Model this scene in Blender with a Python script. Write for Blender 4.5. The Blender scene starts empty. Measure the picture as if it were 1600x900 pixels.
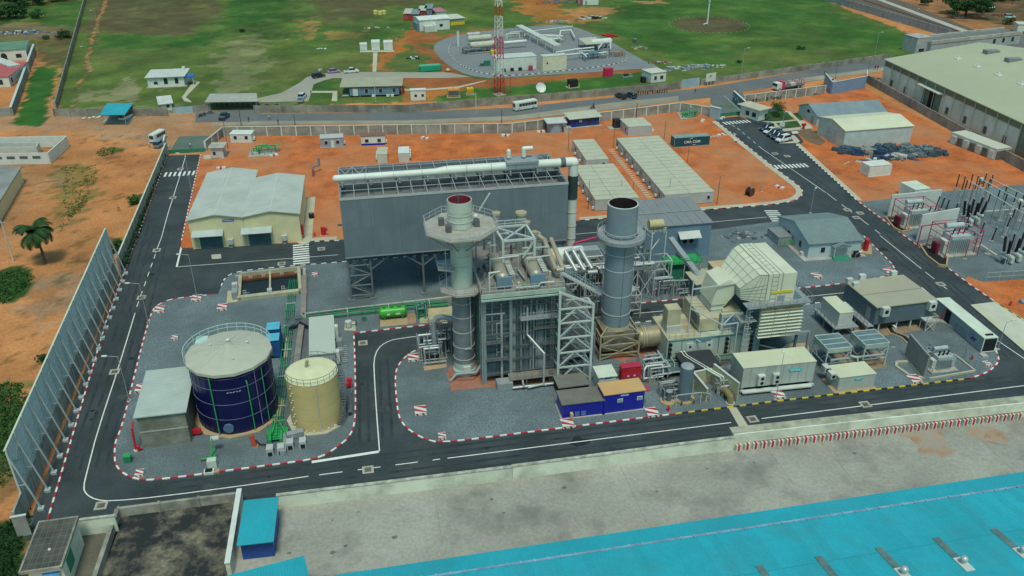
import bpy
import bpy,math,random
import numpy as np
from mathutils import Vector,Matrix
random.seed(7)
R=math.radians
SC=bpy.context.scene
COL=SC.collection
CF,CP,CH,CA=1319.0,R(28.3),74.5,R(11)
cam=bpy.data.objects.new('camera',bpy.data.cameras.new('camera'))
COL.objects.link(cam)
cam.location=(0,0,CH)
cam.rotation_euler=(R(90)-CP,0,-CA)
cam.data.sensor_width=36
cam.data.lens=CF/1600*36
cam.data.clip_start=1
cam.data.clip_end=8000
SC.camera=cam
SC.render.resolution_x,SC.render.resolution_y=1024,576
world=bpy.data.worlds.new('World')
SC.world=world
world.use_nodes=True
wn=world.node_tree
sky=wn.nodes.new('ShaderNodeTexSky')
sky.sky_type='NISHITA'
sky.sun_disc=False
sky.sun_elevation=R(66)
sky.sun_rotation=R(185)
sky.air_density=1.2
sky.dust_density=2.0
tint=wn.nodes.new('ShaderNodeMix');tint.data_type='RGBA';tint.blend_type='MULTIPLY'
tint.inputs[0].default_value=1.0
tint.inputs[7].default_value=(0.66,1.0,0.92,1)
wn.links.new(sky.outputs[0],tint.inputs[6])
wn.links.new(tint.outputs[2],wn.nodes['Background'].inputs[0])
wn.nodes['Background'].inputs[1].default_value=0.08
sun_d=bpy.data.lights.new('sun','SUN')
sun_d.energy=1.5
sun_d.angle=R(14)
sun_d.color=(1.0,0.99,0.85)
sun=bpy.data.objects.new('sun',sun_d)
COL.objects.link(sun)
_sd=Vector((math.cos(R(66))*math.sin(R(185)),math.cos(R(66))*math.cos(R(185)),math.sin(R(66))))
sun.rotation_euler=(-_sd).to_track_quat('-Z','Y').to_euler()
sun.location=(0,0,200)
SC.view_settings.view_transform='Standard'
SC.view_settings.look='None'
SC.view_settings.exposure=0.55
SC.view_settings.gamma=1.0
SC.view_settings.use_curve_mapping=False
SC.render.engine='CYCLES'
def G(px,py,z=0.0):
 a=(px-800)/CF;b=-(py-450)/CF
 dy=b*math.sin(CP)+math.cos(CP);dz=b*math.cos(CP)-math.sin(CP)
 t=(z-CH)/dz
 x,y=a*t,dy*t
 return(x*math.cos(CA)+y*math.sin(CA),-x*math.sin(CA)+y*math.cos(CA))
def HZ(px,py,ty):
 u,v=G(px,py)
 y=u*math.sin(CA)+v*math.cos(CA)
 k=(450-ty)/CF
 return CH+y*(k*math.cos(CP)-math.sin(CP))/(math.cos(CP)+k*math.sin(CP))
def GP(l,z=0.0):
 return[G(x,y,z)for x,y in l]
_M={}
def mat(key,col=None,var=0.10,scale=0.6,rough=0.75,metal=0.0,fine=0.0,fscale=8.0,ribs=None,bump=0.3,dirt=None,dscale=0.15,damt=0.35,dlo=.45,dhi=.72,spec=0.35):
 if key in _M:return _M[key]
 m=bpy.data.materials.new(key);_M[key]=m
 m.use_nodes=True
 N,L=m.node_tree.nodes,m.node_tree.links
 b=N['Principled BSDF']
 b.inputs['Roughness'].default_value=rough
 b.inputs['Metallic'].default_value=metal
 b.inputs['Specular IOR Level'].default_value=spec
 tc=N.new('ShaderNodeTexCoord')
 oi=N.new('ShaderNodeObjectInfo')
 off=N.new('ShaderNodeVectorMath');off.operation='ADD'
 sc=N.new('ShaderNodeMath');sc.operation='MULTIPLY';sc.inputs[1].default_value=90
 L.new(oi.outputs['Random'],sc.inputs[0])
 L.new(tc.outputs['Object'],off.inputs[0]);L.new(sc.outputs[0],off.inputs[1])
 n1=N.new('ShaderNodeTexNoise');n1.inputs['Scale'].default_value=scale;n1.inputs['Detail'].default_value=5
 L.new(off.outputs[0],n1.inputs['Vector'])
 mr=N.new('ShaderNodeMapRange');mr.inputs[1].default_value=0.3;mr.inputs[2].default_value=0.7
 mr.inputs[3].default_value=1-var;mr.inputs[4].default_value=1+var
 L.new(n1.outputs[0],mr.inputs[0])
 val=mr.outputs[0]
 if fine:
  n2=N.new('ShaderNodeTexNoise');n2.inputs['Scale'].default_value=fscale;n2.inputs['Detail'].default_value=3
  L.new(off.outputs[0],n2.inputs['Vector'])
  m2=N.new('ShaderNodeMapRange');m2.inputs[1].default_value=0.3;m2.inputs[2].default_value=0.7
  m2.inputs[3].default_value=1-fine;m2.inputs[4].default_value=1+fine
  L.new(n2.outputs[0],m2.inputs[0])
  mu=N.new('ShaderNodeMath');mu.operation='MULTIPLY'
  L.new(val,mu.inputs[0]);L.new(m2.outputs[0],mu.inputs[1]);val=mu.outputs[0]
 hs=N.new('ShaderNodeVectorMath');hs.operation='SCALE'
 hs.inputs[0].default_value=col[:3]
 L.new(val,hs.inputs['Scale'])
 out=hs.outputs[0]
 if dirt:
  n3=N.new('ShaderNodeTexNoise');n3.inputs['Scale'].default_value=dscale;n3.inputs['Detail'].default_value=7
  n3.inputs['Roughness'].default_value=0.65
  L.new(off.outputs[0],n3.inputs['Vector'])
  m3=N.new('ShaderNodeMapRange');m3.inputs[1].default_value=dlo;m3.inputs[2].default_value=dhi
  m3.inputs[4].default_value=damt
  L.new(n3.outputs[0],m3.inputs[0])
  mx=N.new('ShaderNodeMix');mx.data_type='RGBA'
  L.new(m3.outputs[0],mx.inputs[0]);L.new(out,mx.inputs[6]);mx.inputs[7].default_value=(*dirt,1)
  out=mx.outputs[2]
 L.new(out,b.inputs['Base Color'])
 if ribs:
  ax,pitch=ribs
  sp=N.new('ShaderNodeSeparateXYZ');L.new(tc.outputs['Object'],sp.inputs[0])
  mm=N.new('ShaderNodeMath');mm.operation='MULTIPLY';mm.inputs[1].default_value=2*math.pi/pitch
  L.new(sp.outputs['XYZ'.index(ax)],mm.inputs[0])
  sn=N.new('ShaderNodeMath');sn.operation='SINE';L.new(mm.outputs[0],sn.inputs[0])
  bp=N.new('ShaderNodeBump');bp.inputs['Strength'].default_value=1.0
  bp.inputs['Distance'].default_value=0.06*bump
  L.new(sn.outputs[0],bp.inputs['Height']);L.new(bp.outputs[0],b.inputs['Normal'])
 elif fine:
  bp=N.new('ShaderNodeBump');bp.inputs['Strength'].default_value=bump
  bp.inputs['Distance'].default_value=0.05
  L.new(n2.outputs[0],bp.inputs['Height']);L.new(bp.outputs[0],b.inputs['Normal'])
 return m
def blockmat(key,col,mortar,bw=0.5,bh=0.25,var=0.25,dirt=(0.05,0.05,0.04),damt=0.5):
 if key in _M:return _M[key]
 m=mat(key,col,var=var,scale=0.35,rough=0.9,dirt=dirt,dscale=0.12,damt=damt)
 N,L=m.node_tree.nodes,m.node_tree.links
 b=N['Principled BSDF']
 src=b.inputs['Base Color'].links[0].from_socket
 tc=N.new('ShaderNodeTexCoord');sp=N.new('ShaderNodeSeparateXYZ');L.new(tc.outputs['Object'],sp.inputs[0])
 ad=N.new('ShaderNodeMath');ad.operation='ADD';L.new(sp.outputs[0],ad.inputs[0]);L.new(sp.outputs[1],ad.inputs[1])
 cb=N.new('ShaderNodeCombineXYZ');L.new(ad.outputs[0],cb.inputs[0]);L.new(sp.outputs[2],cb.inputs[1])
 br=N.new('ShaderNodeTexBrick');L.new(cb.outputs[0],br.inputs['Vector'])
 br.inputs['Color1'].default_value=(1,1,1,1);br.inputs['Color2'].default_value=(.8,.8,.8,1)
 br.inputs['Mortar'].default_value=(*mortar,1)
 br.inputs['Scale'].default_value=1;br.inputs['Brick Width'].default_value=bw;br.inputs['Row Height'].default_value=bh
 br.inputs['Mortar Size'].default_value=0.018
 mx=N.new('ShaderNodeMix');mx.data_type='RGBA';mx.blend_type='MULTIPLY';mx.inputs[0].default_value=0.8
 L.new(src,mx.inputs[6]);L.new(br.outputs[0],mx.inputs[7]);L.new(mx.outputs[2],b.inputs['Base Color'])
 return m
class MB:
 def __init__(s):s.v=[];s.f=[];s.mi=[];s.sm=[]
 def add(s,vs,fs,m=0,smooth=False):
  o=len(s.v);s.v+=[tuple(p)for p in vs]
  for f in fs:
   s.f.append([i+o for i in f]);s.mi.append(m);s.sm.append(smooth)
  return s
 def box(s,x0,y0,z0,x1,y1,z1,m=0,rot=None,top=None):
  vs=[(x0,y0,z0),(x1,y0,z0),(x1,y1,z0),(x0,y1,z0),(x0,y0,z1),(x1,y0,z1),(x1,y1,z1),(x0,y1,z1)]
  if rot:
   cx,cy,a=rot;c,n=math.cos(a),math.sin(a)
   vs=[(cx+(x-cx)*c-(y-cy)*n,cy+(x-cx)*n+(y-cy)*c,z)for x,y,z in vs]
  s.add(vs,[(0,3,2,1),(0,1,5,4),(1,2,6,5),(2,3,7,6),(3,0,4,7)],m)
  s.add(vs[4:],[(0,1,2,3)],m if top is None else top)
  return s
 def prism(s,poly,z0,z1,m=0,side=None,bottom=False):
  a=sum(poly[i][0]*poly[(i+1)%len(poly)][1]-poly[(i+1)%len(poly)][0]*poly[i][1]for i in range(len(poly)))
  if a<0:poly=poly[::-1]
  n=len(poly)
  s.add([(x,y,z1)for x,y in poly],[list(range(n))],m)
  if z0 is not None:
   vs=[(x,y,z0)for x,y in poly]+[(x,y,z1)for x,y in poly]
   s.add(vs,[(i,(i+1)%n,n+(i+1)%n,n+i)for i in range(n)],m if side is None else side)
   if bottom:s.add([(x,y,z0)for x,y in poly[::-1]],[list(range(n))],m)
  return s
 def quad(s,a,b,c,d,m=0):return s.add([a,b,c,d],[(0,1,2,3)],m)
 def cyl(s,p,q,r,r2=None,n=12,m=0,caps=True,smooth=True,capm=None):
  p,q=Vector(p),Vector(q);d=q-p
  if d.length<1e-6:return s
  r2=r if r2 is None else r2
  ref=Vector((0,0,1))if abs(d.normalized().z)<.95 else Vector((1,0,0))
  a=d.cross(ref).normalized();b=d.cross(a).normalized()
  ring=lambda c,rr:[c+(a*math.cos(2*math.pi*i/n)+b*math.sin(2*math.pi*i/n))*rr for i in range(n)]
  R0,R1=ring(p,r),ring(q,r2)
  s.add(R0+R1,[(i,n+i,n+(i+1)%n,(i+1)%n)for i in range(n)],m,smooth and n>6)
  if caps:
   cm=m if capm is None else capm
   s.add(R0,[list(range(n))],cm);s.add(R1,[list(range(n))[::-1]],cm)
  return s
 def tube(s,pts,r,n=8,m=0):
  for i in range(len(pts)-1):s.cyl(pts[i],pts[i+1],r,n=n,m=m)
  for p in pts[1:-1]:s.ball(p,r*1.02,6 if n<10 else 10,m=m)
  return s
 def ball(s,c,r,n=10,m=0,sz=1.0,half=False):
  k=max(3,n//2);vs=[];fs=[]
  lo=0 if half else-math.pi/2
  for j in range(k+1):
   t=lo+(math.pi/2-lo)*j/k
   for i in range(n):
    a=2*math.pi*i/n
    vs.append((c[0]+r*math.cos(t)*math.cos(a),c[1]+r*math.cos(t)*math.sin(a),c[2]+r*sz*math.sin(t)))
  for j in range(k):
   for i in range(n):fs.append((j*n+i,j*n+(i+1)%n,(j+1)*n+(i+1)%n,(j+1)*n+i))
  return s.add(vs,fs,m,True)
 def bar(s,p,q,w=0.1,h=None,m=0):
  h=w if h is None else h
  p,q=Vector(p),Vector(q);d=q-p
  if d.length<1e-6:return s
  ref=Vector((0,0,1))if abs(d.normalized().z)<.98 else Vector((0,1,0))
  a=d.cross(ref).normalized()*w/2;b=a.cross(d).normalized()*h/2
  vs=[p-a-b,p+a-b,p+a+b,p-a+b,q-a-b,q+a-b,q+a+b,q-a+b]
  return s.add(vs,[(0,1,2,3),(7,6,5,4),(4,5,1,0),(5,6,2,1),(6,7,3,2),(7,4,0,3)],m)
 def revolve(s,prof,cx=0,cy=0,n=32,m=0,ms=None):
  for k in range(len(prof)-1):
   (r0,z0),(r1,z1)=prof[k],prof[k+1]
   vs=[(cx+r0*math.cos(2*math.pi*i/n),cy+r0*math.sin(2*math.pi*i/n),z0)for i in range(n)]+[(cx+r1*math.cos(2*math.pi*i/n),cy+r1*math.sin(2*math.pi*i/n),z1)for i in range(n)]
   s.add(vs,[(i,(i+1)%n,n+(i+1)%n,n+i)for i in range(n)],m if ms is None else ms[k],n>14)
  return s
 def rail(s,pts,h=1.05,step=1.5,w=0.06,m=0,mid=True,closed=False):
  pts=[Vector(p)for p in pts]
  if closed:pts.append(pts[0])
  up=Vector((0,0,h))
  for a,b in zip(pts,pts[1:]):
   s.bar(a+up,b+up,w,m=m)
   if mid:s.bar(a+up*.5,b+up*.5,w*.8,m=m)
   k=max(1,round((b-a).length/step))
   for i in range(k):s.bar(a+(b-a)*i/k,a+(b-a)*i/k+up,w,m=m)
  s.bar(pts[-1],pts[-1]+up,w,m=m)
  return s
 def mesh(s,name,mats):
  me=bpy.data.meshes.new(name)
  me.from_pydata(s.v,[],s.f)
  for mm in(mats if isinstance(mats,(list,tuple))else[mats]):me.materials.append(mm)
  me.polygons.foreach_set('material_index',s.mi)
  me.polygons.foreach_set('use_smooth',s.sm)
  me.update()
  return me
 def part(s,name,mats,parent,label=None,kind=None):
  o=bpy.data.objects.new(name,s.mesh(name,mats));COL.objects.link(o);o.parent=parent
  if label:o['label']=label
  if kind:o['kind']=kind
  return o
 def solo(s,name,mats,label,cat,loc=(0,0,0),rot=0,group=None,kind=None):
  o=bpy.data.objects.new(name,s.mesh(name,mats));COL.objects.link(o)
  o.location=loc;o.rotation_euler=(0,0,rot)
  if label:o['label']=label
  if cat:o['category']=cat
  if group:o['group']=group
  if kind:o['kind']=kind
  return o
 def struct(s,name,mats,label=None):
  o=bpy.data.objects.new(name,s.mesh(name,mats));COL.objects.link(o);o['kind']='structure'
  if label:o['label']=label
  return o
def T(name,label,cat,loc=(0,0,0),rot=0,group=None):
 o=bpy.data.objects.new(name,None);COL.objects.link(o)
 o.empty_display_size=.5
 loc=tuple(loc);o.location=loc if len(loc)==3 else(*loc,0)
 o.rotation_euler=(0,0,rot);o['label']=label;o['category']=cat
 if group:o['group']=group
 return o
KIDS={}
def copy_tree(o,parent=None):
 c=o.copy();COL.objects.link(c);c.parent=parent
 for ch in[x for x in COL.objects if x.parent is o]:copy_tree(ch,c)
 return c
def clone(o,loc,rot=0,label=None,group=None):
 c=copy_tree(o)
 loc=tuple(loc);c.location=loc if len(loc)==3 else(*loc,0)
 c.rotation_euler=(0,0,rot)
 if label:c['label']=label
 if group:c['group']=group
 return c
def text_part(txt,size,mt,parent,loc,rot=(R(90),0,0),name='lettering',bold=0.0,wide=1.0):
 cu=bpy.data.curves.new('t','FONT');cu.body=txt;cu.size=size;cu.align_x='CENTER';cu.align_y='CENTER'
 cu.extrude=0.015;cu.offset=bold
 t=bpy.data.objects.new('t',cu);COL.objects.link(t)
 me=bpy.data.meshes.new_from_object(t.evaluated_get(bpy.context.evaluated_depsgraph_get()))
 bpy.data.objects.remove(t);bpy.data.curves.remove(cu)
 me.name=name;me.materials.clear();me.materials.append(mt)
 o=bpy.data.objects.new(name,me);COL.objects.link(o);o.parent=parent
 o.location=loc;o.rotation_euler=rot;o.scale=(wide,1,1)
 return o
def ordn(i):
 return['nearest','second','third','fourth','fifth','sixth','seventh','eighth','ninth','tenth','eleventh','twelfth','thirteenth','fourteenth','fifteenth','sixteenth','seventeenth','eighteenth','nineteenth','twentieth'][i]
def num(i):return['zero','one','two','three','four','five','six','seven','eight','nine'][i]
_rng=np.random.RandomState(3)
def vnoise(x,y,s,seed=0):
 rs=np.random.RandomState(seed+11);g=rs.rand(256,256)
 X,Y=x/s,y/s
 xi,yi=np.floor(X).astype(int),np.floor(Y).astype(int);fx,fy=X-xi,Y-yi
 fx=fx*fx*(3-2*fx);fy=fy*fy*(3-2*fy)
 a=g[xi%256,yi%256];b=g[(xi+1)%256,yi%256];c=g[xi%256,(yi+1)%256];d=g[(xi+1)%256,(yi+1)%256]
 return a*(1-fx)*(1-fy)+b*fx*(1-fy)+c*(1-fx)*fy+d*fx*fy
def fbm(x,y,s,seed=0,oct=4):
 t=0;w=0
 for i in range(oct):
  k=.55**i;t=t+k*vnoise(x,y,s/2**i,seed+i*7);w+=k
 return t/w
def inpoly(x,y,poly):
 r=np.zeros(x.shape,bool);n=len(poly)
 for i in range(n):
  x0,y0=poly[i];x1,y1=poly[(i+1)%n]
  if y0==y1:continue
  c=((y0>y)!=(y1>y))&(x<(x1-x0)*(y-y0)/(y1-y0)+x0)
  r^=c
 return r
C_TAN=(.47,.205,.080);C_ORG=(.46,.135,.036);C_RED=(.33,.10,.04);C_GRN=(.034,.110,.022);C_DGR=(.018,.062,.016)
C_OLV=(.088,.130,.034);C_BRN=(.105,.078,.042);C_DUST=(.24,.205,.15);C_PALE=(.30,.25,.16);C_YG=(.13,.13,.045);C_PINK=(.20,.12,.085)
PATCH=[(C_OLV,[(132,-120),(88,172),(300,176),(460,165),(650,160),(1015,135),(1380,92),(1490,80),(1240,-20),(1000,-120)],1.5,1),(C_DUST,[(-60,176),(88,172),(470,160),(470,200),(340,220),(240,232),(90,205),(-60,205)],4,.45),(C_BRN,[(142,-90),(340,-90),(345,0),(350,25),(310,38),(308,55),(240,56),(135,50)],5,.85),(C_GRN,[(140,54),(232,57),(312,55),(420,30),(520,-60),(350,-60),(350,60),(300,76),(150,74)],5,.85),(C_DGR,[(350,-40),(470,-40),(470,40),(440,60),(390,50)],8,.5),(C_BRN,[(480,-90),(700,-90),(690,0),(640,8),(600,12),(580,52),(540,46),(490,26)],6,.8),(C_GRN,[(560,20),(640,30),(640,62),(560,58),(500,80),(470,60)],8,.5),(C_PALE,[(350,66),(420,50),(410,110),(395,146),(335,140),(335,110)],7,.35),(C_PALE,[(150,148),(220,120),(225,160),(150,168)],7,.5),(C_BRN,[(150,80),(200,85),(210,100),(160,98)],6,.4),(C_TAN,[(470,30),(495,35),(490,60),(470,60)],5,.5),(C_TAN,[(500,48),(560,50),(555,60),(500,62)],5,.4),(C_YG,[(400,100),(470,90),(620,85),(640,108),(560,112),(480,118),(440,150),(400,150)],6,.5),(C_GRN,[(400,130),(470,122),(440,150),(400,152)],5,.5),(C_BRN,[(165,0),(145,45),(138,75),(134,110),(122,130),(113,168),(117,168),(126,130),(140,110),(145,75),(152,45),(172,0)],1.5,.8),(C_TAN,[(164,0),(147,45),(139,75),(136,110),(124,130),(114,168),(116,168),(125,131),(139,110),(142,75),(150,45),(168,0)],.8,.8),(C_ORG,[(640,38),(655,45),(648,60),(625,82),(600,110),(590,110),(592,90),(620,62)],3,.75),(C_RED,[(640,50),(690,52),(800,44),(800,52),(690,62),(672,72),(700,105),(712,118),(700,125),(672,98),(640,66)],4,.8),(C_OLV,[(636,70),(665,80),(668,100),(620,108)],4,.7),(C_GRN,[(740,14),(860,-10),(870,30),(800,42),(740,40)],6,.6),(C_ORG,[(790,-30),(870,-30),(880,10),(900,30),(850,38),(810,14)],5,.7),(C_TAN,[(880,12),(960,10),(972,20),(920,34),(900,38)],4,.75),(C_GRN,[(940,-120),(1240,-120),(1300,20),(1490,75),(1420,88),(1180,108),(1060,98),(1000,72),(940,45),(960,18)],5,.8),(C_DGR,[(950,8),(1020,2),(1060,20),(970,32)],8,.35),(C_OLV,[(1100,60),(1250,40),(1350,70),(1200,95),(1120,85)],14,.45),(C_YG,[(1150,85),(1300,75),(1390,85),(1390,92),(1180,112)],10,.5),(C_BRN,[(1048,36),(1062,28),(1110,25),(1155,30),(1172,40),(1150,49),(1110,52),(1065,47)],1.5,.85),(C_TAN,[(990,0),(1040,0),(1035,5),(1000,6)],3,.7),(C_BRN,[(1250,-60),(1440,20),(1540,62),(1600,85),(1800,130),(1800,-120),(1200,-120)],4,1),(C_TAN,[(1380,-40),(1480,0),(1540,32),(1600,45),(1700,70),(1700,95),(1560,60),(1400,20),(1300,-20)],8,.45),(C_OLV,[(1300,-10),(1360,0),(1380,8),(1440,35),(1400,30),(1330,5)],5,.5),(C_RED,[(625,120),(700,117),(760,125),(860,118),(990,108),(1010,112),(960,118),(860,128),(740,138),(640,140)],2,.85),(C_ORG,[(625,138),(700,138),(720,142),(670,158),(628,158)],3,.7),(C_GRN,[(720,142),(860,130),(960,117),(1000,114),(1010,128),(800,160),(690,160),(690,148)],2,.85),(C_GRN,[(485,130),(525,126),(525,158),(483,158)],2,.7),(C_OLV,[(-60,-90),(132,-90),(105,110),(72,110),(60,80),(-60,80)],3,1),(C_GRN,[(40,10),(136,2),(120,46),(70,44),(36,28)],4,.8),(C_DGR,[(-60,-40),(50,-40),(42,12),(15,40),(-60,36)],4,.8),(C_PINK,[(-60,38),(68,38),(118,46),(112,58),(60,60),(-60,62)],4,.75),(C_BRN,[(56,62),(112,58),(100,104),(54,104)],4,.7),(C_GRN,[(52,104),(94,104),(78,178),(60,196),(10,194),(24,178),(42,140)],1.8,1),(C_TAN,[(94,106),(86,168),(82,180),(74,178),(82,140),(90,104)],1.2,.8),(C_OLV,[(95,262),(152,258),(150,300),(132,322),(100,345),(90,342),(98,310)],4,.55),(C_GRN,[(110,322),(140,300),(140,312),(112,345)],3,.5),(C_GRN,[(150,240),(160,231),(180,230),(178,240),(160,245)],2,.85),(C_YG,[(90,345),(110,345),(100,362),(88,358)],3,.6),(C_BRN,[(40,430),(110,415),(120,470),(40,500),(50,460)],6,.35),(C_DUST,[(60,430),(120,415),(110,520),(90,545),(60,520)],5,.5),(C_DGR,[(-90,425),(30,418),(52,428),(40,452),(10,476),(-90,480)],1.5,.95),(C_OLV,[(10,585),(50,588),(60,640),(48,660)],3,.6),(C_DGR,[(-90,598),(30,598),(52,630),(46,670),(22,740),(-90,780)],1.8,.95),(C_DGR,[(62,556),(80,556),(84,566),(66,568)],1.5,.9),(C_BRN,[(-60,700),(25,720),(30,765),(0,800),(-60,800)],4,.6),(C_DGR,[(40,775),(20,812),(-90,820),(-90,1000),(30,1000),(50,830)],2.0,.95),(C_DGR,[(175,372),(196,368),(190,395),(176,392)],1,.9),(C_DGR,[(205,305),(222,302),(214,325),(204,324)],1,.9),(C_RED,[(170,240),(230,235),(180,300),(150,290)],6,.35),(C_ORG,[(150,330),(190,330),(160,360)],6,.3),(C_DUST,[(-60,250),(40,250),(100,262),(50,330),(20,380),(-60,420)],6,.25),]
def axis(a,b,step,far,grow=1.18):
 mid=np.arange(a,b+step/2,step);ext=[];d=step;p=b
 while p<far:d*=grow;p+=d;ext.append(p)
 ext2=[];d=step;p=a
 while p>-far:d*=grow;p-=d;ext2.append(p)
 return np.concatenate([np.array(ext2[::-1]),mid,np.array(ext)])
gx=axis(-190,290,1.0,3200);gy=axis(50,470,1.0,3600)
X,Y=np.meshgrid(gx,gy)
def projpx(X,Y,z=0):
 wx=X*math.cos(CA)-Y*math.sin(CA);wy=X*math.sin(CA)+Y*math.cos(CA);d=z-CH
 c=np.maximum(wy*math.cos(CP)-d*math.sin(CP),5);u=wy*math.sin(CP)+d*math.cos(CP)
 return 800+CF*wx/c,450-CF*u/c
col=np.zeros(X.shape+(3,));col[:]=C_TAN
n0=fbm(X,Y,24,1);n1=fbm(X,Y,7,5);n2=fbm(X,Y,3,9)
col*=(0.82+.36*n0)[...,None]
yo=((n0-.5)*.9)[...,None]
col=col*(1-np.clip(yo,0,.5))+np.array(C_ORG)*np.clip(yo,0,.5)
for k,(cc,poly,amp,op)in enumerate(PATCH):
 jx=(fbm(X,Y,5,20+k,4)-.5)*amp*4;jy=(fbm(X,Y,5,60+k,4)-.5)*amp*4
 PX,PY=projpx(X+jx,Y+jy)
 msk=inpoly(PX,PY,poly).astype(float)*op
 if amp>=3:msk*=np.clip(.55+1.5*(fbm(X,Y,6,100+k,4)-.25),0,1)
 msk=msk[...,None]
 v=(.72+.35*n1+.25*n2)[...,None]
 col=col*(1-msk)+np.array(cc)*v*msk
PX,PY=projpx(X,Y)
gl=(fbm(X,Y,11,200,5)-.5)[...,None]
isg=(col[...,1]>col[...,0]*.95)[...,None]
col=np.where(isg,col*(1+.75*gl)+np.array((.05,.035,.0))*np.clip(gl*1.6,0,1),col*(1+.7*gl))
sp=((fbm(X,Y,2.2,300,3)>.70)&(PY>210)&(PX<260))[...,None]
col=np.where(sp,col*.55+np.array(C_DGR)*.3,col)
col=np.clip(col,0.004,.9)
ny,nx=X.shape
me=bpy.data.meshes.new('ground')
Zg=np.full(X.shape,-0.06)
co=np.stack([X,Y,Zg],-1).reshape(-1,3)
idx=np.arange(nx*ny).reshape(ny,nx)
q=np.stack([idx[:-1,:-1],idx[:-1,1:],idx[1:,1:],idx[1:,:-1]],-1).reshape(-1,4)
me.vertices.add(len(co));me.vertices.foreach_set('co',co.ravel())
me.loops.add(q.size);me.loops.foreach_set('vertex_index',q.ravel().astype(np.int32))
me.polygons.add(len(q));me.polygons.foreach_set('loop_start',np.arange(0,q.size,4,dtype=np.int32))
me.update(calc_edges=True)
at=me.color_attributes.new('soil','FLOAT_COLOR','POINT')
at.data.foreach_set('color',np.concatenate([col,np.ones(col.shape[:2]+(1,))],-1).reshape(-1).astype(np.float32))
gm=mat('ground',(1,1,1),var=.10,scale=.25,rough=.95,fine=.17,fscale=2.2,bump=.4,spec=.1)
N,L=gm.node_tree.nodes,gm.node_tree.links
vc=N.new('ShaderNodeVertexColor');vc.layer_name='soil'
mx=N.new('ShaderNodeMix');mx.data_type='RGBA';mx.blend_type='MULTIPLY';mx.inputs[0].default_value=1
src=N['Principled BSDF'].inputs['Base Color'].links[0].from_socket
L.new(vc.outputs[0],mx.inputs[6]);L.new(src,mx.inputs[7]);L.new(mx.outputs[2],N['Principled BSDF'].inputs['Base Color'])
me.materials.append(gm)
o=bpy.data.objects.new('ground',me);COL.objects.link(o);o['kind']='structure'
m_asph=mat('asphalt',(.040,.052,.057),var=.3,scale=.16,fine=.18,fscale=5,rough=.85,dirt=(.078,.076,.068),dscale=.09,damt=.7,dlo=.5,dhi=.75)
m_asph2=mat('old asphalt',(.125,.135,.14),var=.12,scale=.1,fine=.12,fscale=3,rough=.9,dirt=(.20,.18,.14),dscale=.06,damt=.6)
m_grav=mat('gravel',(.140,.180,.195),var=.16,scale=.14,fine=.42,fscale=5.0,rough=.95,bump=.9,dirt=(.085,.105,.105),dscale=.09,damt=.8,dlo=.42,dhi=.66)
m_gravg=mat('pale gravel',(.20,.215,.22),var=.12,scale=.1,fine=.22,fscale=4,rough=.95,dirt=(.15,.15,.14),dscale=.05,damt=.5)
m_verge=mat('verge gravel',(.075,.095,.095),var=.2,scale=.3,fine=.35,fscale=4,rough=.95)
m_yard=mat('yard concrete',(.315,.31,.265),var=.14,scale=.10,fine=.12,fscale=2.5,rough=.9,dirt=(.15,.145,.125),dscale=.14,damt=.75,dlo=.48,dhi=.68)
m_pave=mat('pavement',(.47,.44,.33),var=.12,scale=.4,fine=.1,rough=.9,dirt=(.3,.25,.17),dscale=.2,damt=.5)
m_conc=mat('concrete',(.40,.385,.33),var=.14,scale=.5,rough=.85,dirt=(.2,.19,.16),dscale=.35,damt=.6)
m_concd=mat('stained concrete',(.27,.26,.22),var=.2,scale=.5,rough=.9,dirt=(.05,.05,.045),dscale=.25,damt=.9)
m_orange=mat('laterite soil',(.47,.128,.034),var=.28,scale=.22,fine=.16,fscale=2.0,rough=.95,dirt=(.45,.21,.10),dscale=.045,damt=.75,dlo=.44,dhi=.64,bump=.5)
m_mud=mat('brown mud',(.15,.10,.06),var=.25,scale=.2,fine=.15,fscale=3,rough=.9)
m_white=mat('white road paint',(.74,.74,.68),var=.06,scale=1.5,rough=.6,dirt=(.35,.35,.33),dscale=1.2,damt=.35)
m_redp=mat('red kerb paint',(.42,.035,.05),var=.15,scale=1.5,rough=.6)
m_yel=mat('yellow kerb paint',(.62,.45,.03),var=.15,scale=1.5,rough=.6)
m_blk=mat('black kerb paint',(.03,.035,.04),var=.15,scale=1.5,rough=.6)
m_padb=mat('slab tan',(.42,.30,.17),var=.14,scale=.4,fine=.1,rough=.9,dirt=(.25,.2,.13),dscale=.4,damt=.5)
m_padr=mat('slab red',(.33,.13,.085),var=.14,scale=.4,rough=.85,dirt=(.3,.2,.13),dscale=.4,damt=.6)
m_lawn=mat('lawn',(.035,.085,.016),var=.3,scale=.3,fine=.3,fscale=3,rough=.95)
def sheet(name,pts,z,m,z0=None,raw=False,label=None):
 p=pts if raw else GP(pts)
 MB().prism(p,z0,z).struct(name,m,label)
def chaikin(p,k=2,closed=False):
 for _ in range(k):
  q=[]if closed else[p[0]]
  n=len(p)
  for i in range(n if closed else n-1):
   a,b=p[i],p[(i+1)%n]
   q.append((a[0]*.75+b[0]*.25,a[1]*.75+b[1]*.25));q.append((a[0]*.25+b[0]*.75,a[1]*.25+b[1]*.75))
  if not closed:q.append(p[-1])
  p=q
 return p
def resample(p,step):
 out=[Vector(p[0])];acc=0
 for a,b in zip(p,p[1:]):
  a,b=Vector(a),Vector(b);d=(b-a).length
  if d<1e-6:continue
  t=step-acc
  while t<=d:out.append(a+(b-a)*t/d);t+=step
  acc=(acc+d)%step
 return out
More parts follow.
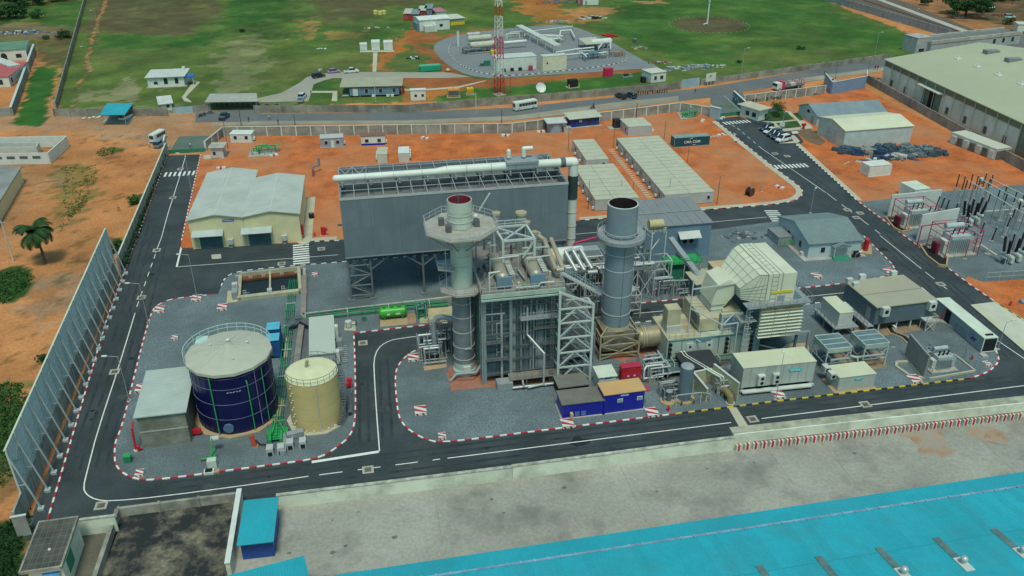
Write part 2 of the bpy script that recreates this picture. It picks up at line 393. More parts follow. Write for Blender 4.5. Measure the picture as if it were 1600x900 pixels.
def offset(p,d):
 r=[]
 for i in range(len(p)):
  a=Vector(p[max(0,i-1)]);b=Vector(p[min(len(p)-1,i+1)]);t=(b-a)
  if t.length<1e-9:r.append(Vector(p[i]));continue
  t.normalize();r.append(Vector(p[i])+Vector((-t.y,t.x))*d)
 return r
def ribbon(mb,p,d0,d1,z0,z1,mfun=lambda i:0):
 A,B=offset(p,d0),offset(p,d1)
 for i in range(len(p)-1):
  a0,a1,b0,b1=A[i],A[i+1],B[i],B[i+1]
  if z0 is None:
   mb.add([(*a0,z1),(*a1,z1),(*b1,z1),(*b0,z1)],[(0,1,2,3)]if d0>d1 else[(3,2,1,0)],mfun(i))
  else:
   vs=[(*a0,z0),(*a1,z0),(*b1,z0),(*b0,z0),(*a0,z1),(*a1,z1),(*b1,z1),(*b0,z1)]
   f=[(0,1,5,4),(1,2,6,5),(2,3,7,6),(3,0,4,7),(4,5,6,7)]
   if d0<d1:f=[t[::-1]for t in f];
   mb.add(vs,f,mfun(i))
 return mb
def kerb(pts,cols=(0,1),px=True,smooth=2,w=.22,h=.15,side=1,seg=1.0,name='kerb'):
 p=GP(pts)if px else pts
 p=resample(chaikin(p,smooth),seg)
 mb=MB();ribbon(mb,[tuple(v)for v in p],-w/2,w/2,-.02,h,lambda i:cols[i%len(cols)])
 mb.struct(name,[m_white,m_redp,m_yel,m_blk,m_conc])
def line(pts,w=.15,dash=None,px=True,smooth=0,z=.008,name='road_marking'):
 p=GP(pts)if px else pts
 p=[tuple(v)for v in resample(chaikin(p,smooth),.5)]
 mb=MB()
 if dash:
  on,per=dash
  for k in range(0,len(p)-1,max(1,int(per/.5))):
   ribbon(mb,p[k:k+int(on/.5)+1],w/2,-w/2,None,z)
 else:ribbon(mb,p,w/2,-w/2,None,z)
 mb.struct(name,m_white)
ASPH=[(40,845),(262,243),(322,241),(322,236),(1060,186),(1113,186),(1155,182),(1175,190),(1215,205),(1242,225),(1339,314),(1522,450),(1600,502),(1790,628),(1600,649),(1144,699),(435,790)]
sheet('road',ASPH,0,m_asph)
sheet('verge',[(10,850),(75,812),(167,500),(262,243),(258,243),(188,424),(50,805)],-.03,m_verge)
YARD=[(322,236),(345,215),(400,214),(800,208),(1062,174),(1110,182),(1120,190),(1200,255),(1247,290),(1254,297),(1254,306),(1240,315),(1200,321),(1100,328),(905,345),(530,375),(484,378),(478,379),(283,388),(283,380),(295,325),(314,240)]
sheet('soil_yard',YARD,.09,m_orange,-.05)
EAST=[(1160,165),(1350,138),(1600,270),(1900,425),(1900,704),(1600,502),(1522,450),(1339,314),(1242,225),(1215,205),(1172,188)]
sheet('soil_yard',EAST,.09,m_orange,-.05)
SUBG=[(1344,316),(1392,311),(1450,302),(1600,289),(1900,268),(1900,425),(1600,437),(1535,441),(1512,432),(1508,438)]
sheet('gravel_yard',SUBG,.13,m_grav)
sheet('slab',[(1516,477),(1555,472),(1600,500),(1640,524),(1600,549)],.115,mat('pale concrete slab',(.50,.50,.40),var=.1,scale=.3,rough=.9,dirt=(.5,.45,.12),dscale=.18,damt=.5))  # slab of naturally pale concrete with yellowish patches
sheet('parking',[(1158,178),(1215,166),(1228,176),(1238,200),(1256,222),(1250,226),(1242,225),(1215,205),(1172,190)],.105,m_asph)
sheet('parking',[(1235,200),(1262,198),(1290,222),(1282,228),(1262,222)],.11,m_mud)
sheet('lawn',[(1198,176),(1228,174),(1240,187),(1205,190)],.16,m_lawn,.08)
sheet('lawn',[(1212,193),(1245,189),(1252,199),(1222,202)],.16,m_lawn,.08)
sheet('lawn',[(1238,178),(1246,177),(1256,188),(1250,189)],.16,m_lawn,.08)
sheet('path',[(1190,190),(1210,190.5),(1244,187.5),(1226,175),(1234,174),(1252,187),(1268,197),(1270,201),(1225,206),(1212,204),(1208,194)],.13,m_pave)
ISL_L=[(190,672),(212,580),(231,507),(240,482),(252,474),(270,467),(341,460),(346,447),(350,437),(362,427),(400,421),(530,410),(700,397),(905,381),(1050,366),(1110,360),(1222,345),(1345,366),(1372,392),(1399,418),(1395,430),(1370,435),(1310,445),(1200,455),(1095,465),(935,480),(685,506),(553,521),(555,575),(556,662),(545,685),(530,697),(510,711),(487,719),(400,730),(242,751),(217,750),(200,745),(185,734),(179,722),(180,690)]
sheet('gravel_yard',ISL_L,.10,m_grav,-.02)
ISL_R=[(660,544),(640,552),(622,570),(617,590),(620,630),(624,657),(640,674),(670,690),(695,692),(800,679),(1055,647),(1138,637),(1200,629),(1520,591),(1545,582),(1560,567),(1560,557),(1554,545),(1462,470),(1440,456),(1410,457),(1290,472),(1270,475),(1020,502),(935,512),(760,530),(700,535)]
sheet('gravel_yard',ISL_R,.10,m_grav,-.02)
kerb([(75,812),(167,500),(262,243)],(1,0),smooth=0)
kerb([(314,240),(295,325),(283,380)],(1,0),smooth=0)
kerb([(346,447),(350,437),(362,427),(400,421),(530,410),(700,397)],(0,3))
kerb([(553,521),(555,575),(556,662),(545,685),(530,697),(510,711),(487,719),(400,730),(242,751),(217,750),(200,745),(185,734),(179,722),(180,690),(190,672),(212,580),(231,507),(240,482),(252,474),(270,467),(341,460)],(1,0))
kerb([(553,521),(685,506),(935,480),(1095,465),(1200,455),(1310,445),(1370,435),(1395,430),(1399,418),(1372,392),(1348,368)],(1,0))
kerb([(1055,647),(800,679),(695,692),(670,690),(640,674),(624,657),(620,630),(617,590),(622,570),(640,552),(660,544),(700,535)],(1,0))
kerb([(1055,647),(1138,637),(1200,629),(1515,592)],(2,3),smooth=0)
kerb([(1515,592),(1545,582),(1560,567),(1560,557),(1554,545),(1540,534)],(1,0))
kerb([(760,530),(935,512),(1020,502),(1270,475),(1290,472),(1410,457)],(0,3),smooth=0)
kerb([(1120,190),(1200,255),(1247,290),(1254,297),(1254,306),(1240,315),(1200,321),(1100,328),(905,345)],(1,0,3))
kerb([(530,376),(484,378)],(0,3))
kerb([(1242,225),(1339,314)],(3,0),smooth=0)
kerb([(1339,314),(1522,450),(1556,473)],(1,0),smooth=0)
kerb([(1556,473),(1600,502),(1700,568)],(2,3),smooth=0)
def pave(pts,a,b,m=m_pave,z=.12,smooth=2,name='pavement'):
 p=[tuple(v)for v in resample(chaikin(GP(pts),smooth),1.5)]
 mb=MB();ribbon(mb,p,max(a,b),min(a,b),None,z);mb.struct(name,m)
pave([(1120,190),(1200,255),(1247,290),(1254,297),(1254,306),(1240,315),(1200,321),(1100,328),(905,345)],-.12,-1.5)
pave([(1242,225),(1339,314)],.12,1.3,smooth=0)
pave([(470,383),(484,378),(530,375.5)],.3,1.8)
sheet('pavement',[(480,310),(493,308),(487,378),(470,386),(476,350)],.125,m_pave)
sheet('pavement',[(318,243),(352,241),(345,248),(318,249)],.12,m_pave)
line([(290,243),(282,272),(262,335),(252,372),(243,395)],.14)
line([(243,397),(211,487)],.14,dash=(2,4))
line([(211,489),(185,575),(152,675),(136,737),(130,762),(135,773),(150,781),(175,783),(250,776),(400,756),(483,744)],.16,smooth=1)
line([(499,742),(690,717)],.16,dash=(3.2,5.2))
line([(699,716),(1144,660)],.16);line([(1190,654),(1600,602.5),(1700,590)],.16)
line([(593,705),(588,640),(585,590),(584,562),(590,545),(602,535),(620,529),(700,520)],.16,smooth=1)
line([(487,722),(593,705.5)],.5)
line([(276,417),(530,398)],.14);line([(276,417),(284,384)],.35)
line([(560,396),(1090,349),(1200,339)],.13);
line([(720,515),(935,495),(1100,480),(1420,447)],.14)
line([(1143,195),(1152,200)],.14,dash=(2,4));line([(1152,200),(1190,232)],.14,dash=(2.2,4.4));line([(1190,232),(1292,302)],.14)
line([(1292,302),(1375,365)],.14,dash=(4.5,7));line([(1375,368),(1441,421)],.14);line([(1446,425),(1480,452)],.14,dash=(3,5))
line([(1440,449),(1466,470),(1600,560),(1690,618)],.16)
line([(264,226),(256,262)],.1);line([(1132,150),(1165,180)],.1,z=.03)
def crossing(p0,p1,d,n=7,w=.5):
 mb=MB();a,b=Vector(G(*p0)),Vector(G(*p1));t=(b-a);Ln=t.length;t.normalize();nn=Vector((-t.y,t.x))
 for i in range(n):
  c=a+t*(Ln*(i+.5)/n)
  q=[c-t*w/2-nn*d/2,c+t*w/2-nn*d/2,c+t*w/2+nn*d/2,c-t*w/2+nn*d/2]
  mb.add([(*v,.009)for v in q],[(0,1,2,3)])
 mb.struct('crosswalk',m_white)
crossing((255,273),(306,270),3.0,7)
crossing((471,413),(470,381),3.2,9,.55)
crossing((1130,193),(1172,189),2.6,8)
crossing((1210,261),(1262,258),2.6,9)
crossing((1220,350),(1204,328),3.0,7)
mb=MB()
for i in range(26):
 a=Vector(G(955,235));b=Vector(G(1017,312));c=a+(b-a)*(i/25)
 mb.box(c.x-.65,c.y-.3,.1,c.x+.65,c.y+.3,.14)
mb.struct('stepping_stone_path',m_pave)
mb=MB()
for i in range(9):
 a=Vector(G(1110,214));b=Vector(G(1148,210));c=a+(b-a)*(i/8)
 mb.box(c.x-.3,c.y-.6,.1,c.x+.3,c.y+.6,.14)
mb.struct('stepping_stone_path',m_pave)
sheet('path',[(1138,637),(1150,635.5),(1174,673),(1160,676)],.012,m_pave)
m_tw=mat('tyre polished asphalt',(.034,.044,.048),var=.3,scale=.4,rough=.6)
for pl,offs in(([(250,350),(211,489),(185,575),(152,675),(136,737)],(-2.3,-1.0,1.0,2.3)),([(250,776),(400,756),(699,716),(1144,660),(1600,602)],(-2.6,-1.3,1.2,2.5)),([(588,690),(585,600),(584,562)],(-2.2,-.9,1.0,2.3)),([(1190,232),(1292,302),(1375,365),(1441,421),(1600,560)],(-2.4,-1.1,1.1,2.4)),([(620,529),(720,515),(935,495),(1100,480),(1420,447)],(-1.9,1.2)),([(300,410),(560,393),(1090,348)],(-2,-.8,1,2.2))):
 for o_ in offs:pave(pl,o_-.22,o_+.22,m_tw,.004,2,'tyre_track')
sheet('public_road',[(300,191),(345,181),(400,178),(640,175),(800,168),(960,152),(1100,137),(1250,112),(1385,92),(1700,40),(1700,62),(1390,108),(1250,130),(1160,143),(1110,152),(960,170),(860,182),(800,186),(640,189),(400,190),(345,190)],-.02,m_asph2)
sheet('footpath',[(330,192),(400,189),(640,188),(800,181),(960,160),(1060,150),(1060,158),(960,170),(800,188),(640,193),(400,195),(330,197)],-.005,mat('worn footpath',(.30,.27,.20),var=.15,scale=.15,rough=.95,dirt=(.2,.19,.16),dscale=.08,damt=.7))
sheet('footpath',[(1210,128),(1385,104),(1385,110),(1210,135)],-.005,mat('worn footpath'))
sheet('forecourt',[(306,176),(420,166),(460,166),(400,178),(345,188),(305,190)],-.015,m_asph2)
sheet('driveway',[(400,154),(440,145),(470,128),(480,120),(525,112),(700,113),(735,120),(700,122),(640,122),(520,122),(505,126),(490,132),(487,142),(482,158),(400,160),(395,157)],0,mat('driveway concrete',(.33,.31,.25),var=.12,scale=.2,rough=.9,dirt=(.22,.2,.15),dscale=.1,damt=.6))
sheet('path',[(583,82),(590,82),(588,112),(582,112)],0,m_pave)
sheet('path',[(625,138),(650,140),(715,135),(760,125),(758,127),(716,137.5),(650,142.5),(625,141)],0,m_pave)
sheet('path',[(485,142),(527,142),(527,158),(518,158),(520,145),(485,145)],0,m_pave)
sheet('path',[(303,126),(313,128),(290,152),(296,156),(300,160),(288,158),(284,152)],0,m_pave)
GAS=[(678,68),(700,58),(740,50),(860,38),(895,40),(950,62),(1000,92),(1030,104),(1020,108),(985,108),(940,112),(870,116),(800,121),(750,122),(715,112),(690,94),(678,80)]
sheet('gravel_yard',chaikin(GP(GAS),1,True),.0,m_gravg,None,True)
kerb([(715,62),(700,72),(702,88),(730,108),(760,116),(800,119),(860,113),(940,104),(975,97),(982,90),(975,86)],(0,3),seg=1.2)
m_sleep=mat('railway ballast',(.13,.095,.07),var=.2,scale=.3,fine=.2,rough=.95)
sheet('railway_ballast',[(1250,-30),(1330,-30),(1560,62),(1540,66),(1500,66)],.1,m_sleep,-.05)
sheet('path',[(1290,-30),(1325,-20),(1545,60),(1530,60)],.16,mat('pale path',(.40,.39,.34),var=.1,scale=.3,rough=.9),-.05)
sheet('highway',[(1500,-30),(1800,60),(1800,25),(1600,-30)],-.02,m_asph2)
yard=MB();a=Vector(G(435,792));
def yardv(u):
 p,q=G(435,792),G(1600,650);return p[1]+(u-p[0])*(q[1]-p[1])/(q[0]-p[0])
YO=[(-33.6,yardv(-33.6)+.1),(31,yardv(31)+.45),(110,yardv(110)+.1),(110,40),(-33.6,40)]
MB().prism(YO,None,-.01).struct('concrete_yard',m_yard)
m_y2=mat('yard concrete warm',(.33,.31,.25),var=.12,scale=.2,fine=.1,rough=.9,dirt=(.16,.15,.12),dscale=.2,damt=.8,dlo=.48)
m_y3=mat('yard concrete dark',(.27,.27,.24),var=.15,scale=.2,fine=.1,rough=.9,dirt=(.15,.15,.14),dscale=.15,damt=.8)
jn=MB();rng=random.Random(12);u=-24
while u<104:
 w=rng.uniform(8,13);k=rng.random()
 if k<.55:MB().prism([(u,50),(u+w-.05,50),(u+w-.25,71.8+(u+24)*.0),(u-.2,71.8)],None,-.006).struct('concrete_slab',m_y2 if k<.3 else m_y3)
 u+=w
for u,a,b in((-24,71.9,79),(6,74,82),(31,73,86),(52,76,90),(60,71.9,90),(82,71.9,94)):jn.box(u,a,-.02,u+.05,min(b,yardv(u)-.4),-.004)
for k in range(12):jn.box(-24+k*10,71.86+.1*math.sin(k*2),-.02,-14+k*10,71.92+.1*math.sin(k*2),-.0035)
jn.struct('slab_joint',mat('joint dirt',(.19,.18,.15),var=.3,scale=1,rough=.95))
def blot(px,py,r,m,name='oil_stain',seed=0,z=-.002):
 rr=random.Random(seed);c=G(px,py);n=14
 MB().prism([(c[0]+r*rr.uniform(.5,1)*math.cos(2*math.pi*i/n)*1.2,c[1]+r*rr.uniform(.5,1)*math.sin(2*math.pi*i/n))for i in range(n)],None,z).struct(name,m)
m_stain=mat('oil stain',(.12,.12,.105),var=.4,scale=1.5,rough=.8)
for i,(x,y,r)in enumerate([(520,863,.35),(540,853,.3),(452,864,.28),(882,762,.35),(768,780,.3),(616,840,.4),(1335,708,.3),(1105,732,.2),(1178,723,.2),(787,801,.25),(1026,768,.2),(560,800,.15),(519,813,.15)]):blot(x,y,r,m_stain,seed=i)
m_pat=mat('asphalt patch',(.052,.060,.062),var=.3,scale=.8,rough=.9);m_oil=mat('oil spot',(.018,.022,.024),var=.3,scale=2,rough=.5)
for i,(x,y,r)in enumerate([(235,430,1.1),(190,620,.9),(150,640,.7),(205,560,.6),(330,762,1.2),(640,728,1.0),(905,690,1.4),(1330,640,1.0),(600,640,.9),(1380,390,1.1),(1300,330,.8),(460,404,.9),(1010,486,.9),(1250,290,.7),(1530,590,1.0)]):blot(x,y,r,m_pat if i%3 else m_oil,'asphalt_patch',80+i,.0055)
for i,(x,y,r)in enumerate([(144,642,.35),(151,645,.3),(143,655,.3),(420,745,.3),(760,700,.35),(1210,665,.3),(566,600,.3),(1400,420,.3),(1100,482,.3)]):blot(x,y,r,m_oil,'oil_stain',120+i,.0062)
m_rust=mat('rusty soil wash',(.38,.24,.15),var=.2,scale=.5,fine=.2,rough=.95,dirt=(.30,.28,.23),dscale=.5,damt=1,dlo=.4,dhi=.6)
m_w=mat('white paint',(.62,.66,.60),var=.07,scale=.7,rough=.6,dirt=(.34,.33,.27),dscale=.5,damt=.3)
m_w2=mat('off white panel',(.52,.55,.50),var=.08,scale=.5,rough=.6,dirt=(.3,.3,.25),dscale=.4,damt=.35)
m_wr=mat('white sheet roof',(.56,.56,.46),var=.08,scale=.3,rough=.55,dirt=(.36,.33,.24),dscale=.3,damt=.5,ribs=('X',.5))
m_beige=mat('beige cabin roof',(.46,.46,.345),var=.07,scale=.4,rough=.6,dirt=(.34,.33,.24),dscale=.5,damt=.4)
m_cab=mat('cabin wall grey',(.43,.45,.44),var=.06,scale=.6,rough=.65,dirt=(.3,.26,.2),dscale=.5,damt=.3)
m_cream=mat('cream cladding',(.66,.61,.36),var=.05,scale=.5,rough=.65,dirt=(.5,.42,.26),dscale=.35,damt=.35)
m_creamT=mat('cream tank paint',(.60,.46,.20),var=.05,scale=.4,rough=.5,dirt=(.42,.31,.16),dscale=.25,damt=.4)
m_gr=mat('grey steel',(.27,.30,.31),var=.1,scale=.8,rough=.5,dirt=(.2,.19,.17),dscale=.5,damt=.4)
m_grl=mat('light grey steel',(.46,.49,.47),var=.08,scale=.8,rough=.5,dirt=(.3,.28,.24),dscale=.6,damt=.4)
m_grd=mat('dark grey steel',(.10,.115,.12),var=.15,scale=.8,rough=.55)
m_galv=mat('galvanised grating',(.38,.36,.31),var=.16,scale=.9,rough=.65,fine=.12,dirt=(.24,.2,.16),dscale=.35,damt=.5)
m_clad=mat('blue grey cladding',(.165,.21,.23),var=.05,scale=.2,rough=.5,ribs=('X',.36),bump=.35,dirt=(.135,.175,.195),dscale=.12,damt=.6)
m_cladY=mat('blue grey cladding side',(.165,.21,.23),var=.05,scale=.2,rough=.5,ribs=('Y',.36),bump=.35)
m_bluec=mat('blue control room',(.15,.235,.31),var=.06,scale=.4,rough=.6,dirt=(.12,.17,.2),dscale=.3,damt=.4)
m_roofb=mat('slate blue roof',(.20,.26,.28),var=.08,scale=.4,rough=.6,ribs=('X',.5),dirt=(.14,.17,.18),dscale=.3,damt=.5)
m_roofg=mat('ribbed grey roof',(.22,.24,.245),var=.1,scale=.3,rough=.6,ribs=('X',.6),dirt=(.15,.14,.13),dscale=.3,damt=.6)
m_navy=mat('navy paint',(.012,.02,.30),var=.08,scale=.6,rough=.4,spec=.4)
m_navyT=mat('navy tank glaze',(.003,.005,.062),var=.14,scale=.35,rough=.32,spec=.5)
m_cyan=mat('turquoise sheet roof',(.022,.345,.425),var=.12,scale=.12,rough=.5,ribs=('X',.3),bump=.35,dirt=(.04,.31,.38),dscale=.2,damt=.7,fine=.04,fscale=1.5)
m_red=mat('red paint',(.50,.02,.03),var=.1,scale=1,rough=.45)
m_mag=mat('fire main red',(.50,.03,.10),var=.1,scale=1,rough=.45)
m_grn=mat('green paint',(.03,.31,.09),var=.12,scale=1,rough=.45)
m_grnd=mat('dark green pipe',(.03,.20,.12),var=.15,scale=1,rough=.5)
m_glass=mat('dark window glass',(.02,.028,.032),var=.1,rough=.12,spec=.6)
m_dark=mat('dark opening',(.012,.014,.016),var=.1,rough=.8)
m_tyre=mat('tyre rubber',(.02,.02,.02),var=.1,rough=.85)
m_alu=mat('pipe lagging',(.50,.52,.50),var=.08,scale=.8,rough=.38,metal=.35,dirt=(.3,.29,.26),dscale=.8,damt=.45)
m_aluw=mat('white duct',(.66,.70,.62),var=.05,scale=.4,rough=.5,dirt=(.42,.42,.35),dscale=.25,damt=.4)
m_porc=mat('insulator',(.025,.022,.022),var=.15,rough=.35)
m_block=blockmat('grey block wall',(.34,.33,.29),(.5,.5,.5),.5,.22)
m_blockl=blockmat('pale block wall',(.33,.33,.30),(.6,.6,.6),.5,.22,dirt=(.16,.15,.13))
m_stone=blockmat('brown block wall',(.31,.29,.24),(.5,.5,.5),.5,.22,var=.35)
m_yelp=mat('yellow paint',(.65,.50,.03),var=.1,rough=.5)
m_orap=mat('orange paint',(.62,.27,.03),var=.1,rough=.5)
m_wood=mat('pole timber',(.10,.085,.07),var=.2,rough=.85)
m_polem=mat('pole steel',(.32,.35,.35),var=.1,rough=.5)
m_skin=mat('skin',(.11,.06,.04),var=.05,rough=.6)
def PR(u,v,z=0):
 wx=u*math.cos(CA)-v*math.sin(CA);wy=u*math.sin(CA)+v*math.cos(CA);d=z-CH
 c=wy*math.cos(CP)-d*math.sin(CP);up=wy*math.sin(CP)+d*math.cos(CP)
 return 800+CF*wx/c,450-CF*up/c
def frame(fl,fr):
 a,b=Vector(G(*fl)),Vector(G(*fr));d=b-a
 return a,math.atan2(d.y,d.x),d.length
def depth_to(a,ang,z,py,x=0):
 lo,hi=0,150
 for _ in range(40):
  m=(lo+hi)/2
  u=a.x+x*math.cos(ang)-m*math.sin(ang);v=a.y+x*math.sin(ang)+m*math.cos(ang)
  if PR(u,v,z)[1]>py:lo=m
  else:hi=m
 return lo
def opening(mb,face,W,D,x,z,w,h,d=.05,m=0):
 if face=='F':mb.box(x,-d,z,x+w,.05,z+h,m)
 elif face=='B':mb.box(x,D-.05,z,x+w,D+d,z+h,m)
 elif face=='R':mb.box(W-.05,x,z,W+d,x+w,z+h,m)
 else:mb.box(-d,x,z,.05,x+w,z+h,m)
def window(root,W,D,face,x,z,w=1.0,h=1.0,fm=None,pane=None,name='window'):
 a=MB();opening(a,face,W,D,x-.08,z-.08,w+.16,h+.16,.04);f=a.part(name,fm or m_w,root)
 a=MB();opening(a,face,W,D,x,z,w,h,.07);a.part('pane',pane or m_glass,f)
 return f
def door(root,W,D,face,x,w=.95,h=2.05,m=None,z=0,name='door'):
 a=MB();opening(a,face,W,D,x,z,w,h,.05);o=a.part(name,m or m_gr,root)
 a=MB();opening(a,face,W,D,x+w*.82,z+h*.45,.08,.12,.1);a.part('handle',m_grd,o)
 return o
def shell(root,W,D,H,wm,rm,roof='flat',rise=1.0,over=.3,th=.14,wallname='wall',z0=0,plinth=None):
 w=MB()
 zf=zb=H
 if roof=='mono':zb=H+rise
 if roof=='gy':
  for y,s in((0,1),(D,-1)):
   vs=[(0,y,z0),(W,y,z0),(W,y,H),(W/2,y,H+rise),(0,y,H)]
   w.add(vs if s>0 else vs[::-1],[(0,1,2,3,4)])
  w.add([(0,0,z0),(0,D,z0),(0,D,H),(0,0,H)],[(3,2,1,0)]);w.add([(W,0,z0),(W,D,z0),(W,D,H),(W,0,H)],[(0,1,2,3)])
 elif roof=='gx':
  for x,s in((0,-1),(W,1)):
   vs=[(x,0,z0),(x,D,z0),(x,D,H),(x,D/2,H+rise),(x,0,H)]
   w.add(vs if s>0 else vs[::-1],[(0,1,2,3,4)])
  w.add([(0,0,z0),(W,0,z0),(W,0,H),(0,0,H)],[(0,1,2,3)]);w.add([(0,D,z0),(W,D,z0),(W,D,H),(0,D,H)],[(3,2,1,0)])
 else:
  w.add([(0,0,z0),(W,0,z0),(W,0,zf),(0,0,zf)],[(0,1,2,3)]);w.add([(0,D,z0),(W,D,z0),(W,D,zb),(0,D,zb)],[(3,2,1,0)])
  w.add([(0,0,z0),(0,D,z0),(0,D,zb),(0,0,zf)],[(3,2,1,0)]);w.add([(W,0,z0),(W,D,z0),(W,D,zb),(W,0,zf)],[(0,1,2,3)])
 if z0>0:w.add([(0,0,z0),(W,0,z0),(W,D,z0),(0,D,z0)],[(3,2,1,0)])
 w.part(wallname,wm,root)
 r=MB()
 def slab(c):
  lo=[Vector(p)+Vector((0,0,.004))for p in c];hi=[p+Vector((0,0,th))for p in lo]
  vs=lo+hi;r.add(vs,[(3,2,1,0),(4,5,6,7),(0,1,5,4),(1,2,6,5),(2,3,7,6),(3,0,4,7)])
 e=over
 if roof=='gx':
  s=rise/(D/2)
  slab([(-e,-e,H-s*e),(W+e,-e,H-s*e),(W+e,D/2,H+rise),(-e,D/2,H+rise)])
  slab([(-e,D/2,H+rise),(W+e,D/2,H+rise),(W+e,D+e,H-s*e),(-e,D+e,H-s*e)])
 elif roof=='gy':
  s=rise/(W/2)
  slab([(-e,-e,H-s*e),(W/2,-e,H+rise),(W/2,D+e,H+rise),(-e,D+e,H-s*e)])
  slab([(W/2,-e,H+rise),(W+e,-e,H-s*e),(W+e,D+e,H-s*e),(W/2,D+e,H+rise)])
 else:
  s=(zb-zf)/D
  slab([(-e,-e,zf-s*e),(W+e,-e,zf-s*e),(W+e,D+e,zb+s*e),(-e,D+e,zb+s*e)])
 r.part('roof',rm,root)
 if plinth:
  p=MB();p.box(-plinth,-plinth,-.05,W+plinth,D+plinth,.12);p.part('plinth',m_conc,root)
def house(name,label,cat,fl,fr,top,back,wm,rm,roof='flat',rise=1.0,over=.25,group=None,z0=0,plinth=None,D=None,H=None):
 a,ang,W=frame(fl,fr)
 if H is None:H=HZ(*fl,top)
 if D is None:D=depth_to(a,ang,H+(rise if roof=='mono'else 0),back)
 t=T(name,label,cat,a,ang,group)
 shell(t,W,D,H,wm,rm,roof,rise,over,z0=z0,plinth=plinth)
 return t,W,D,H
def wallrun(name,label,p0,p1,h,th=.25,wm=None,post=None,step=3.5,pm=None,pw=.3,coping=None,group=None,cat='wall',ph=.25):
 a,ang,W=frame(p0,p1)
 t=T(name,label,cat,a,ang,group)
 MB().box(0,-th/2,-.1,W,th/2,h).part('panel',wm or m_block,t)
 if post:
  n=max(1,round(W/step))
  me=MB().box(-pw/2,-th/2-.12,-.1,pw/2,th/2+.1,h+ph).mesh('post',pm or m_w2)
  for i in range(n+1):
   o=bpy.data.objects.new('post',me);COL.objects.link(o);o.parent=t;o.location=(W*i/n,0,0)
 if coping:MB().box(-.1,-th/2-.06,h,W+.1,th/2+.06,h+.12).part('coping',coping,t)
 return t
def lamp(p,top,label,arm=(-1.2,0),name='street_lamp',group=None,m=None,r=.09,head=True,cat='street lamp'):
 u,v=G(*p);H=HZ(*p,top)
 t=T(name,label,cat,(u,v,0),0,group)
 MB().cyl((0,0,0),(0,0,H),r,r*.55,8).part('pole',m or m_polem,t)
 MB().box(-.25,-.25,0,.25,.25,.15).part('base',m_conc,t)
 if head:
  MB().cyl((0,0,H-.05),(arm[0],arm[1],H+.15),.05,.04,6).part('arm',m or m_polem,t)
  d=Vector((arm[0],arm[1],0)).normalized();e=Vector((arm[0],arm[1],H+.15))
  MB().bar(e-d*.1,e+d*.65,.32,.12).part('lamp_head',m_w,t)
 return t
def pole(p,top,label,m=None,r=.09,name='utility_pole',cat='pole',cross=False,group=None):
 u,v=G(*p);H=HZ(*p,top)
 t=T(name,label,cat,(u,v,0),.2,group)
 MB().cyl((0,0,-.1),(0,0,H),r,r*.7,8).part('shaft',m or m_wood,t)
 if cross:MB().bar((-.8,0,H-.4),(.8,0,H-.4),.1).part('crossarm',m or m_wood,t)
 return t
def wheels(t,L,W,r,ax,wid=.22):
 for x in ax:
  for s in(-1,1):
   y=s*(W/2-wid/2)
   o=MB().cyl((x,y-wid/2*1,r),(x,y+wid/2,r),r,n=14,m=0).part('wheel',m_tyre,t)
   MB().cyl((x,y-wid/2-.015,r),(x,y+wid/2+.015,r),r*.55,n=10).part('rim',m_grl,o)
